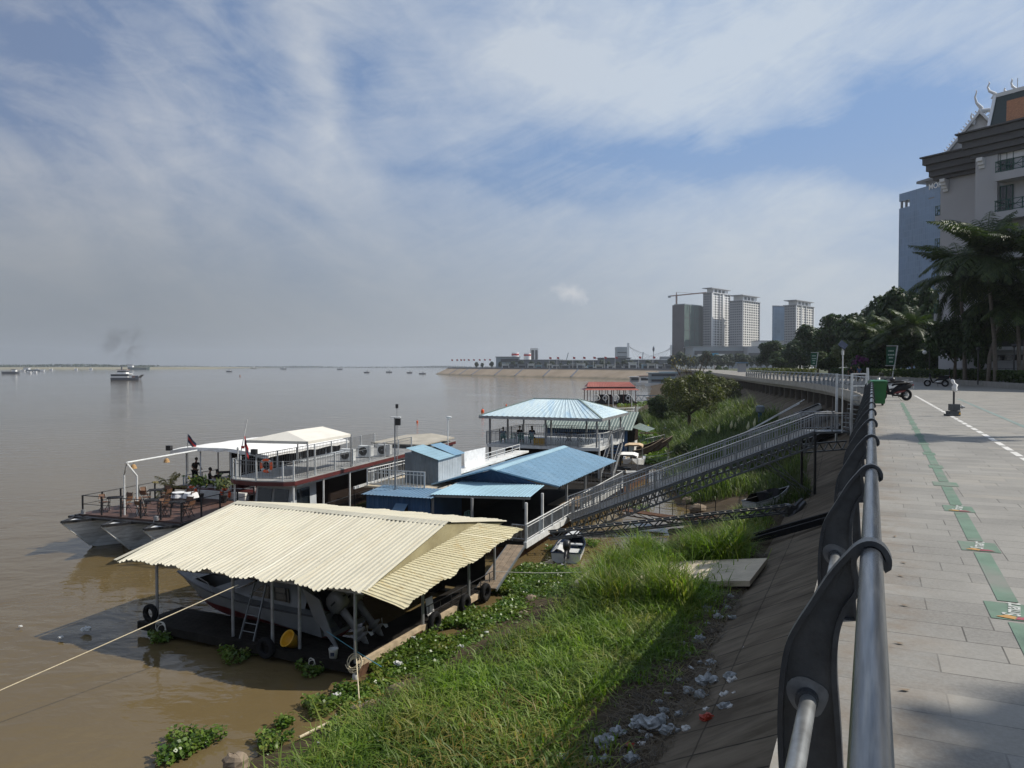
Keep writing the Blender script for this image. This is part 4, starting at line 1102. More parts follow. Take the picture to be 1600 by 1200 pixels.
def skin_mesh(pts, edges, rad, root=0, sub=1):
 me = bpy.data.meshes.new('figure'); me.from_pydata(pts, edges, [])
 o = bpy.data.objects.new('figure', me); COL.objects.link(o)
 sk = o.modifiers.new('Skin', 'SKIN'); sk.use_smooth_shade = True; sk.branch_smoothing = .4
 for i, v in enumerate(me.skin_vertices[0].data):
  r_ = rad[i]; v.radius = (r_, r_) if not isinstance(r_, tuple) else r_
  v.use_root = (i == root)
 ss = o.modifiers.new('Sub', 'SUBSURF'); ss.levels = sub; ss.render_levels = sub
 dg = bpy.context.evaluated_depsgraph_get()
 out = bpy.data.meshes.new_from_object(o.evaluated_get(dg))
 bpy.data.objects.remove(o); out.materials.clear()
 out.polygons.foreach_set('use_smooth', [True] * len(out.polygons))
 return out
POSES = {
 'stand': dict(pel=(0, 0, .93), che=(.0, 0, 1.25), nek=(.0, 0, 1.47), hed=(.03, 0, 1.63), el=[(-.03, .25, 1.16), (-.03, -.25, 1.16)], ha=[(.08, .25, .93), (.08, -.25, .93)], kn=[(.03, .1, .5), (.0, -.1, .5)], an=[(-.02, .11, .08), (-.05, -.11, .08)]),
 'serve': dict(pel=(0, 0, .93), che=(.06, 0, 1.24), nek=(.13, 0, 1.45), hed=(.2, 0, 1.6), el=[(.15, .27, 1.18), (.12, -.27, 1.16)], ha=[(.38, .2, 1.06), (.36, -.18, 1.04)], kn=[(.05, .1, .5), (.0, -.1, .5)], an=[(.0, .11, .08), (-.1, -.11, .08)]),
 'sit': dict(pel=(0, 0, .52), che=(-.04, 0, .83), nek=(-.02, 0, 1.06), hed=(.02, 0, 1.22), el=[(.06, .24, .78), (.06, -.24, .78)], ha=[(.32, .18, .72), (.34, -.16, .7)], kn=[(.43, .12, .53), (.43, -.12, .53)], an=[(.42, .12, .08), (.38, -.12, .08)]),
 'lean': dict(pel=(0, 0, .52), che=(.1, 0, .82), nek=(.2, 0, 1.02), hed=(.28, 0, 1.16), el=[(.25, .27, .8), (.27, -.26, .8)], ha=[(.46, .16, .77), (.48, -.14, .77)], kn=[(.43, .14, .53), (.43, -.14, .53)], an=[(.3, .14, .08), (.35, -.14, .08)]),
 'crouch': dict(pel=(0, 0, .4), che=(.15, 0, .7), nek=(.26, 0, .9), hed=(.34, 0, 1.04), el=[(.4, .24, .68), (.4, -.24, .68)], ha=[(.52, .12, .5), (.52, -.12, .5)], kn=[(.4, .15, .56), (.4, -.15, .56)], an=[(.08, .15, .08), (.08, -.15, .08)]),
}
_fig = {}
def figure(pose):
 if pose in _fig: return _fig[pose]
 P = POSES[pose]; pel, che, nek, hed = map(V, (P['pel'], P['che'], P['nek'], P['hed']))
 hd = (hed - nek).normalized()
 pts = [pel, che, nek - hd * .03, nek + hd * .06, hed, hed + hd * .1, hed + V((.1, 0, -.01))]
 rad = [(.13, .11), (.15, .11), .06, .055, (.085, .1), .06, .018]
 ed = [(0, 1), (1, 2), (2, 3), (3, 4), (4, 5), (4, 6)]
 sp, sr, se = [pel, che, nek - hd * .05], [(.15, .12), (.175, .125), (.1, .085)], [(0, 1), (1, 2)]
 tp, tr, te = [pel + V((0, 0, .03))], [(.155, .125)], []
 for k, sgn in ((0, 1), (1, -1)):
  sh = nek + V((-.02, .17 * sgn, -.07)); el, ha, kn, an = V(P['el'][k]), V(P['ha'][k]), V(P['kn'][k]), V(P['an'][k])
  hip = pel + V((0, .095 * sgn, -.04))
  b = len(pts); fw = (ha - el).normalized(); pm = ha + fw * .07
  pts += [sh, el, ha, pm]; rad += [.055, .042, .028, (.04, .018)]; ed += [(1, b), (b, b + 1), (b + 1, b + 2), (b + 2, b + 3)]
  side = fw.cross(V((0, 0, 1))).normalized() if fw.cross(V((0, 0, 1))).length > .1 else V((0, 1, 0))
  for j, ln in enumerate((.07, .085, .08, .06)):
   i = len(pts); base = pm + side * (.024 * (1.5 - j)); pts += [base + fw * ln * .5, base + fw * ln * .85 - V((0, 0, ln * .35))]; rad += [.009, .007]; ed += [(b + 3, i), (i, i + 1)]
  i = len(pts); pts += [ha + side * (.05 * sgn) + fw * .06 - V((0, 0, .02))]; rad += [.011]; ed += [(b + 2, i)]
  c = len(pts); toe = an + V((.15, 0, -.04))
  pts += [hip, kn, an, toe]; rad += [.085, .058, .042, .035]; ed += [(0, c), (c, c + 1), (c + 1, c + 2), (c + 2, c + 3)]
  d = len(sp); sp += [sh, sh.lerp(el, .85)]; sr += [.075, .06]; se += [(1, d), (d, d + 1)]
  d = len(tp); tp += [hip, kn, kn.lerp(an, .85)]; tr += [.1, .075, .06]; te += [(0, d), (d, d + 1), (d + 1, d + 2)]
 body = skin_mesh(pts, ed, rad); shirt = skin_mesh(sp, se, sr); trous = skin_mesh(tp, te, tr)
 hb = MB().ball(hed + V((-.025, 0, .045)), .105, .092, .1, 12, 8)
 me = bpy.data.meshes.new('hair'); me.from_pydata(hb.v, [], hb.f); me.polygons.foreach_set('use_smooth', [True] * len(me.polygons))
 _fig[pose] = (body, shirt, trous, me)
 return _fig[pose]
def person(label, loc, rz, pose='stand', top='cloth_black', bottom='cloth_dark', hat=None, group=None):
 body, shirt, trous, hair = figure(pose)
 r = thing('person', label, 'person', loc, rz, group, local=True)
 for nm, me, mt in (('body', body, 'skin'), ('shirt', shirt, top), ('trousers', trous, bottom), ('hair', hair, 'hair')):
  me = me.copy(); me.materials.clear(); me.materials.append(M[mt])
  o = bpy.data.objects.new(nm, me); COL.objects.link(o); o.parent = r; ORG[o.name] = V((0, 0, 0))
 if hat:
  hd = V(POSES[pose]['hed'])
  MB().ball(hd + V((-.02, 0, .07)), .12, .11, .09, 12, 8).build('cap', hat, r)
 return r
def cafe_table(label, loc, rz, top='cloth_black', group=None, h=.74, sz=.75):
 r = thing('cafe_table', label, 'table', loc, rz, group, local=True)
 MB().box((0, 0, h), sz, sz, .035).build('tabletop', top, r)
 lg = MB()
 for s in (-1, 1):
  for t in (-1, 1):
   MB().beam((s * sz * .42, t * sz * .42, 0), (s * sz * .36, t * sz * .36, h - .02), .03, .03, up=V((0, 1, 0))).build('leg', 'black_metal', r)
 return r
def folding_chair(label, loc, rz, group=None, seat='seat_wood', frame='black_metal'):
 r = thing('folding_chair', label, 'chair', loc, rz, group, local=True)   # faces +X
 MB().box((0, 0, .45), .4, .4, .03).build('seat', seat, r)
 MB().slab([(-.2, -.2, .62), (-.2, .2, .62), (-.25, .2, .85), (-.25, -.2, .85)], (-.02, 0, 0)).build('backrest', seat, r)
 for s in (-1, 1):
  MB().beam((.2, s * .2, 0), (-.26, s * .2, .88), .022, .022, up=V((0, 1, 0))).build('leg', frame, r)
  MB().beam((-.2, s * .18, 0), (.18, s * .18, .46), .022, .022, up=V((0, 1, 0))).build('leg', frame, r)
 return r
def plastic_chair(label, loc, rz, m='mint_plastic', group=None):
 r = thing('plastic_chair', label, 'chair', loc, rz, group, local=True)
 MB().box((0, 0, .44), .44, .44, .03).build('seat', m, r)
 bk = MB()
 for k in range(-2, 3): bk.beam((-.21, k * .085, .45), (-.29, k * .095, .84), .04, .012, up=V((1, 0, 0)))
 bk.path([(-.2, -.23, .45), (-.28, -.22, .8), (-.3, 0, .9), (-.28, .22, .8), (-.2, .23, .45)], .022, 6)
 bk.build('backrest', m, r)
 for s in (-1, 1):
  for x in (-.2, .2): MB().beam((x * 1.15, s * .23, 0), (x, s * .2, .44), .045, .03, up=V((0, 1, 0))).build('leg', m, r)
 return r
def fence(parent, pts, h, m, n_bal=0.0, post=1.6, low=.1, mid=None, rr=.02, br=.01, posts=True, pm=None, pr=.03):
 """railing made as one part with its posts as pieces of it"""
 mb = MB(); pts = [V(p) for p in pts]
 mb.path([p + Z3 * h for p in pts], rr, 6)
 if low is not None: mb.path([p + Z3 * low for p in pts], rr * .8, 6)
 for z in (mid or ()): mb.path([p + Z3 * z for p in pts], rr * .7, 6)
 plist = []
 for a, b in zip(pts, pts[1:]):
  L = (b - a).length
  if n_bal:
   k = max(1, int(L / n_bal))
   for i in range(1, k): mb.beam(a.lerp(b, i / k) + Z3 * (low or 0), a.lerp(b, i / k) + Z3 * h, br * 2, br * 2, up=V((1, 0, 0)))
  k = max(1, round(L / post))
  plist += [a.lerp(b, i / k) for i in range(k)]
 plist.append(pts[-1])
 o = mb.build('railing', m, parent)
 if posts:
  for p in plist: MB().beam(p, p + Z3 * (h + .02), pr * 2, pr * 2, up=V((1, 0, 0))).build('rail_post', pm or m, o)
 return o
def lifebuoy(label, c, nrm):
 d, s, u = frame_of(nrm)
 r = thing('lifebuoy', label, 'lifebuoy', c)
 MB().torus(c, .29, .08, A=s, B=u, n=24, m=10).build('ring', 'orange_buoy', r, smooth=True)
 for k in range(4):
  a = PI / 4 + k * PI / 2; cc = V(c) + (s * math.cos(a) + u * math.sin(a)) * .29; tng = (u * math.cos(a) - s * math.sin(a))
  MB().tube(cc - tng * .06, cc + tng * .06, .088, 10).build('band', 'litter_white', r)
BA = Fr((-16.4, 38.2, 0), (-.943, .334, 0), (.334, .943, 0))     # a: to river side, b: aft
DA = 1.75
def boat_a():
 r = thing('restaurant_boat', 'wide restaurant boat with a brown dining foredeck, three pointed bows and a long white canopy', 'boat', BA(3.2, 9, 0))
 wd = 6.5
 hl = MB(); tr_ = MB(); st_ = MB()
 for i, wc in enumerate((.75, 3.4, 6.05)):
  T, S1, S2 = BA(wc, -1.8, 1.6), BA(wc - 1.32, .9, 1.5), BA(wc + 1.32, .9, 1.5)
  K0, K1 = BA(wc, -.1, .1), BA(wc, 1.0, -.4); C1, C2 = BA(wc - .7, 1.2, -.4), BA(wc + .7, 1.2, -.4)
  hl.quad(T, K0, S1); hl.quad(K0, K1, C1, S1); hl.quad(T, S2, K0); hl.quad(K0, S2, C2, K1); hl.quad(T, S1, S2)
  for S in (S1, S2): tr_.beam(T + Z3 * .03, S + Z3 * .03, .1, .12)
  st_.beam(T, K0, .07, .07)
 hl.build('bow', 'hull_grey', r); tr_.build('bow_rail', 'black_metal', r); st_.build('stem_bar', 'white_paint', r)
 hs = MB()
 for a in (-.5, 2.1, 4.75):
  hs.hexa([BA(a + .3, 1.2, -.4), BA(a + 2.2, 1.2, -.4), BA(a + 2.2, 23, -.4), BA(a + .3, 23, -.4)], [BA(a, 1.4, 1.52), BA(a + 2.52, 1.4, 1.52), BA(a + 2.52, 23, 1.52), BA(a, 23, 1.52)])
 hs.build('hull', 'hull_grey', r)
 MB().slab([BA(-.1, -.25, 1.62), BA(wd + .1, -.25, 1.62), BA(wd + .1, 23, 1.62), BA(-.1, 23, 1.62)], Z3 * .13).build('foredeck', 'deck_brown', r)
 bm = MB().beam(BA(-.3, -.42, 1.62), BA(wd + .55, -.42, 1.62), .3, .1).beam(BA(-.22, -.4, 1.64), BA(-.22, 23, 1.64), .16, .18).beam(BA(wd + .22, -.4, 1.64), BA(wd + .22, 23, 1.64), .16, .18)
 bm.build('gunwale', 'black_metal', r)
 fence(r, [BA(.0, 5.4, DA), BA(.0, -.15, DA), BA(wd, -.15, DA), BA(wd, 6.0, DA)], .95, 'black_metal', post=1.25, low=None, mid=(.5,), rr=.024, pr=.035)
 MB().slab([BA(.9, 5.75, DA), BA(5.2, 5.75, DA), BA(5.2, 6.1, DA), BA(.9, 6.1, DA)], Z3 * .44).build('bulwark', 'white_paint', r)
 MB().slab([BA(.0, 6.0, 2.12), BA(wd, 6.0, 2.12), BA(wd, 22, 2.12), BA(.0, 22, 2.12)], Z3 * .12).build('dining_deck', 'maroon', r)
 z0 = 2.24
 arc = [BA(.05, 9.0, z0), BA(.05, 7.2, z0), BA(.7, 6.35, z0), BA(2.2, 6.1, z0), BA(4.4, 6.1, z0), BA(5.9, 6.4, z0), BA(wd - .05, 7.2, z0), BA(wd - .05, 10, z0)]
 fence(r, arc, .55, 'white_metal', post=1.3, low=.12, rr=.025, pr=.03)
 for p in (BA(.1, 7.2, z0), BA(2.2, 6.15, z0), BA(4.4, 6.15, z0), BA(wd - .1, 7.2, z0), BA(.1, 10, z0), BA(wd - .1, 10, z0), BA(.1, 12.8, z0), BA(wd - .1, 12.8, z0)):
  MB().tube(p, p + Z3 * 2.25, .045, 8).build('canopy_post', 'white_metal', r)
 cv = MB(); rings = []
 for j in range(13):
  b = 5.75 + 9.3 * j / 12; sc = 1.0 if j else .93
  row = []
  for i in range(15):
   u = i / 14 * 2 - 1; a = wd / 2 + u * (wd / 2 + .3)
   z = 4.42 + .4 * (1 - abs(u) ** 2.2) * sc + .02 * math.sin(b * 5 + i)
   bb = b + (.55 * abs(u) ** 3 if j == 0 else 0)
   row.append(BA(a, bb, z - (.05 if j == 0 else 0)))
  rings.append(row)
 cv.loft(rings, closed=False, caps=False)
 fr_ = rings[0]; dn = [p - Z3 * (.2 + .05 * math.sin(k * 2.3)) + BA.b * -.03 * math.cos(k * 3) for k, p in enumerate(fr_)]
 cv.loft([fr_, dn], closed=False, caps=False)
 for side in (0, -1):
  e = [x[side] for x in rings]; cv.loft([e, [p - Z3 * (.16 + .03 * math.sin(k * 2)) for k, p in enumerate(e)]], closed=False, caps=False)
 cv.build('canopy', 'white_canvas', r, smooth=False)
 ca = MB().slab([BA(.25, 9.0, z0), BA(4.5, 8.8, z0), BA(4.9, 14.9, z0), BA(.3, 14.9, z0)], Z3 * 2.15)
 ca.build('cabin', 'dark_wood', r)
 MB().slab([BA(1.3, 8.9, 3.35), BA(1.65, 8.9, 3.35), BA(1.65, 8.9, 3.95), BA(1.3, 8.9, 3.95)], BA.b * -.03).build('cabin_window', 'blue_glass', r)
 pf = MB(); pz = DA
 x0, x1 = BA(3.85, -.05, pz), BA(3.6, .35, pz)
 c1, c2 = atd(198, 723, 39.2), BA(4.3, 6.1, 4.55)
 pA, pB = atd(194, 742, 39.8), atd(214, 744, 39.6)
 gA, gB = V((pA.x, pA.y, DA)), V((pB.x, pB.y, DA))
 MB().tube(gA, pA, .045, 8).tube(gB, pB, .05, 8).build('frame_post', 'white_metal', r)
 MB().path([pA, c1, pB], .045, 8).tube(c1, c2, .05, 8).build('frame_beam', 'white_metal', r)
 for t, nm in ((.08, 'nearer the front'), (.5, 'farther along the beam')):
  c = c1.lerp(c2, t); q = thing('wicker_lantern', 'small wicker lantern hanging from the white deck beam, ' + nm, 'lantern', c - Z3 * .35)
  MB().tube(c - Z3 * .02, c - Z3 * .16, .006, 5).build('cord', 'black_metal', q)
  rings = [[c + V((rr * math.cos(a), rr * math.sin(a), -z)) for a in [2 * PI * k / 12 for k in range(12)]] for z, rr in ((.14, .05), (.2, .11), (.36, .17), (.37, .15), (.2, .09))]
  MB().loft(rings).build('shade', 'tan_wicker', q)
 for a, b in ((6.3, -.3), (1.4, -.35)):
  MB().box(BA(a, b, DA + .12), .2, .12, .22, BA.a, BA.b).build('deck_lamp', 'grey_metal', r)
 for a in (.2, 6.3):
  MB().box(BA(a, 5.7, 4.62), .34, .2, .3, BA.a, BA.b).build('flood_lamp', 'black_metal', r)
 MB().tube(BA(5.1, 5.9, 3.2), BA(5.1, 5.9, 5.55), .02, 6).build('flag_pole', 'grey_metal', r)
 return r
boat_a()
def flag(label, p, wd, drop, hor, band=('navy', 'red_paint', 'navy')):
 r = thing('flag', label, 'flag', p)
 for i, m in enumerate(band):
  rows = []
  for k in range(7):
   t = k / 6; o = hor * (wd * t) + Z3 * (-.5 * drop * t) + V((0, .05 * math.sin(t * 7), 0))
   h0 = drop * (i / 3); h1 = drop * ((i + 1) / 3)
   rows.append([V(p) + o - Z3 * h0, V(p) + o - Z3 * h1])
  MB().loft(rows, closed=False, caps=False).build('stripe', m, r)
flag('small blue and red flag on the pole above the white boat canopy', BA(5.1, 5.9, 5.5), .62, .5, V((.8, -.1, -.5)).normalized())
lifebuoy('orange lifebuoy on the white bulwark behind the small folding tables, river side', BA(4.6, 5.66, DA + .36), -BA.b)
lifebuoy('orange lifebuoy on the white bulwark beside the potted frangipani', BA(2.2, 5.66, DA + .36), -BA.b)
tabs = [(5.4, .9, 'black cafe table in the outer front corner of the brown foredeck'), (5.3, 3.6, 'black cafe table by the river side rail of the brown foredeck, midway back'),
  (2.9, .9, 'black cafe table at the front rail of the brown foredeck, beside the white frame posts'), (1.3, .95, 'black cafe table at the bank side front corner of the foredeck'), (3.3, 3.2, 'black cafe table with white cloths in the middle of the foredeck')]
seen = ['its outer side', 'its bow side', 'its stern side', 'its bank side']
short = ['the outer front corner table', 'the river rail table', 'the front rail table', 'the bank side corner table', 'the white clothed table']
for i, (a, b, lab) in enumerate(tabs):
 cafe_table(lab, BA(a, b, DA), .35, group='tables on the brown foredeck')
 for j, (da, db) in enumerate(((.75, 0), (0, -.72), (0, .72), (-.75, 0))):
  if (i in (0, 3) and j == 1) or (i == 4 and j in (0, 1)): continue
  q = BA(a + da, b + db, DA); dd = BA(a, b) - BA(a + da, b + db)
  folding_chair('folding cafe chair at ' + short[i] + ' on the brown foredeck, ' + seen[j], q, math.atan2(dd.y, dd.x) + random.uniform(-.2, .2), 'folding cafe chairs on the brown foredeck')
for k, (a, b) in enumerate(((3.3, 3.2), (2.55, 3.3))):
 c = BA(a, b, DA + .76); mb = MB(); rings = []
 for z, rr in ((.03, .2), (.02, .34), (-.1, .38), (-.25, .42)):
  rings.append([c + V((rr * (1 + .07 * math.sin(5 * t + k)) * math.cos(t), rr * (1 + .07 * math.cos(4 * t)) * math.sin(t), z)) for t in [2 * PI * i / 24 for i in range(24)]])
 tag(mb.loft(rings).build('tablecloth', 'cloth_white'), ('white cloth draped over the middle table of the foredeck' if k == 0 else 'white cloth bundled on the chair beside the middle foredeck table'), 'tablecloth')
person('person in a dark shirt standing and serving beside the rail of the canopied deck', BA(5.5, 6.9, 2.24), -.6, 'serve', 'cloth_dark', 'cloth_black')
person('person in black seated by the rail behind the standing waiter', BA(4.6, 7.2, 2.0), .4, 'sit', 'cloth_black', 'cloth_black')
person('person in black seated under the canopy in front of the white post', BA(3.7, 7.0, 2.0), 2.6, 'lean', 'cloth_black', 'cloth_black')
person('person in a grey shirt seated deep under the white canopy, before the dark cabin', BA(1.9, 7.9, 2.0), 2.8, 'lean', 'cloth_dark', 'cloth_black')
person('person in a pale shirt seated deep under the white canopy at the bank side', BA(.9, 8.1, 2.0), 2.9, 'sit', 'cloth_blue', 'cloth_black')
for a, b, lab in ((4.2, 7.9, 'dark table between the seated guests at the canopy front'), (1.4, 7.6, 'dark table with white plates under the canopy at the bank side')):
 cafe_table(lab, BA(a, b, 2.24), .35, top='dark_wood', sz=.9)
BB = Fr((-10.55, 36.7, 0), (-.954, .3, 0), (.3, .954, 0)); DB = 4.0
def boat_b():
 r = thing('river_cruiser', 'two storey river boat with a maroon edged upper deck, white rails and a cream awning', 'boat', BB(1.7, 10, 0))
 wd, LN = 3.45, 21
 rings = []
 for b, w0, z0 in ((-2.6, .1, .9), (-1.2, 1.0, .2), (.5, 1.6, -.3), (LN, 1.7, -.3)):
  rings.append([BB(1.72 + w0, b, 1.3), BB(1.72 + w0 * .8, b, z0), BB(1.72 - w0 * .8, b, z0), BB(1.72 - w0, b, 1.3)])
 MB().loft(rings).build('hull', 'white_paint', r)
 MB().slab([BB(0, -.6, 1.3), BB(wd, -.6, 1.3), BB(wd, LN, 1.3), BB(0, LN, 1.3)], Z3 * .12).build('lower_deck', 'maroon', r)
 ft = MB(); poly = [BB(-.1, .1, 3.75), BB(.3, -.25, 3.75), BB(1.7, -.55, 3.75), BB(3.1, -.3, 3.75), BB(wd + .1, .1, 3.75), BB(wd + .1, LN, 3.75), BB(-.1, LN, 3.75)]
 ft.slab(poly, Z3 * .2).build('deck_edge', 'maroon', r)
 MB().slab([p + Z3 * .2 for p in poly], Z3 * .045).build('upper_deck', 'grey_deck', r)
 MB().slab([BB(.1, .6, 3.6), BB(wd - .1, .6, 3.6), BB(wd - .1, LN, 3.6), BB(.1, LN, 3.6)], Z3 * .14).build('ceiling', 'grey_wall_light', r)
 fence(r, [BB(0, 13.5, DB), BB(0, .15, DB), BB(.4, -.15, DB), BB(1.7, -.42, DB), BB(3.0, -.2, DB), BB(wd, .15, DB), BB(wd, 15, DB)], .92, 'boat_rail', n_bal=.16, post=1.9, low=.1, mid=(.75,), rr=.02, br=.008, pm='white_metal', pr=.035)
 for b in (.2, 2.9, 5.6, 8.3, 11, 14, 17):
  for a in (.05, wd - .05): MB().tube(BB(a, b, 1.42), BB(a, b, 3.75), .05, 8).build('deck_post', 'white_metal', r)
 wh = MB(); wh.hexa([BB(.75, .8, 1.42), BB(2.9, .8, 1.42), BB(2.9, 3.4, 1.42), BB(.75, 3.4, 1.42)], [BB(.8, 1.25, 3.6), BB(2.85, 1.25, 3.6), BB(2.85, 3.4, 3.6), BB(.8, 3.4, 3.6)])
 w = wh.build('wheelhouse', 'grey_wall_light', r)
 for a0, a1 in ((.95, 1.75), (1.9, 2.7)):
  MB().slab([BB(a0, 1.0, 2.35), BB(a1, 1.0, 2.35), BB(a1, 1.18, 3.35), BB(a0, 1.18, 3.35)], BB.b * -.05).build('window', 'dark_glass', w)
 MB().slab([BB(.75, 1.6, 2.4), BB(.75, 2.7, 2.4), BB(.78, 2.7, 3.3), BB(.78, 1.6, 3.3)], BB.a * -.04).build('window', 'dark_glass', w)
 MB().slab([BB(1.0, 5.0, 1.42), BB(3.2, 5.0, 1.42), BB(3.2, 20, 1.42), BB(1.0, 20, 1.42)], Z3 * 2.1).build('cabin', 'dark_wood', r)
 MB().beam(BB(.0, 6.0, 2.75), BB(.0, 13, 2.75), .1, .14).build('rail_board', 'white_metal', r)
 fence(r, [BB(.05, .3, 1.42), BB(.05, 15, 1.42)], .95, 'black_metal', n_bal=.14, post=2.7, low=.12, rr=.018, br=.008)
 MB().slab([BB(.0, 5.6, 1.44), BB(.9, 5.6, 1.44), BB(.9, 15, 1.44), BB(0, 15, 1.44)], Z3 * .01).build('deck_mat', 'leaf_mid', r)
 e, rz = 5.78, 6.18
 A1, A2, A3, A4 = BB(-.1, 1.2, e), BB(3.25, .9, e), BB(3.25, 5.5, e), BB(-.1, 5.5, e)
 R1, R2 = BB(1.55, 1.9, rz), BB(1.55, 5.3, rz)
 aw = MB(); aw.quad(A1, R1, A2); aw.quad(A1, A4, R2, R1); aw.quad(A2, R1, R2, A3); aw.quad(A4, A3, R2)
 for p, q in ((A1, A4), (A1, A2), (A4, A3), (A2, A3)): aw.quad(p, q, q - Z3 * .14, p - Z3 * .14)
 aw.build('awning', 'cream_canvas', r)
 for p in (A1, A2, A3, A4): MB().tube(V((p.x, p.y, DB)), p, .04, 8).build('awning_post', 'grey_metal', r)
 MB().slab([BB(.4, 1.6, 4.72), BB(1.0, 1.6, 4.72), BB(1.0, 6.4, 4.72), BB(.4, 6.4, 4.72)], Z3 * .04).build('long_table', 'grey_wall_light', r)
 MB().slab([BB(-.2, 14.9, 4.2), BB(wd + .2, 14.9, 4.25), BB(wd + .2, 20.5, 4.3), BB(1.6, 20.5, 4.45), BB(-.2, 20.5, 4.2)], Z3 * .08).build('rear_roof', 'tan_roof', r)
 for a in (0.05, wd - .05):
  for b in (14.7, 20): MB().tube(BB(a, b, DB), BB(a, b, 4.25), .04, 8).build('roof_post', 'white_metal', r)
 m0 = BB(2.75, -.2, DB); MB().tube(m0, m0 + V((.0, 0, 1.3)), .04, 8).tube(m0 + Z3 * 1.2, m0 + V((.35, 0, 2.9)), .025, 6).build('mast', 'white_metal', r)
 MB().box(m0 + V((.12, 0, 1.55)), .14, .1, .12).build('signal_lamp', 'red_paint', r)
 q = BB(3.2, .2, DB); MB().tube(q, q + Z3 * 1.35, .03, 8).ball(q + Z3 * 1.42, .06, .06, .1).build('stern_lamp_post', 'white_metal', r)
 return r
boat_b()
flag('drooping red and blue flag on the slanted mast of the two storey boat', BB(2.75, -.2, DB + 2.15) + V((.2, 0, 0)), .42, .55, V((.45, 0, -.9)).normalized(), ('red_paint', 'navy', 'red_paint'))
lifebuoy('orange lifebuoy on the grey rail of the upper deck of the two storey boat', BB(2.2, 1.1, DB + .5), -BB.b)
def ac2(label, c):
 r = thing('air_conditioner', label, 'air conditioner', c)
 MB().box(V(c) + Z3 * .36, .85, .34, .66, BB.a, BB.b).build('casing', 'white_metal', r)
 f = V(c) - BB.b * .175 + Z3 * .36 + BB.a * .1
 MB().torus(f, .25, .02, A=BB.a, B=Z3, n=20, m=6).build('fan_ring', 'black_metal', r)
 g = MB(); g.add([f - BB.b * .004 + BB.a * (.24 * math.cos(t)) + Z3 * (.24 * math.sin(t)) for t in [2 * PI * k / 20 for k in range(20)]], [tuple(range(20))]); g.build('fan_grille', 'cloth_dark', r)
 MB().ball(f, .05, .05, .05).build('fan_hub', 'grey_metal', r)
ac2('white air conditioner unit standing on the upper deck of the boat, nearest the cream awning', BB(1.3, 7.6, DB + .02))
ac2('white air conditioner unit on the upper deck, middle one of the three', BB(1.2, 9.6, DB + .02))
ac2('white air conditioner unit on the upper deck, by the grey stair cabin', BB(.45, 10.6, DB + .02))
BP = Fr((.75, 37.5, 0), (-.93, .367, 0), (.367, .93, 0)); DP = .9     # a: riverward, b: away
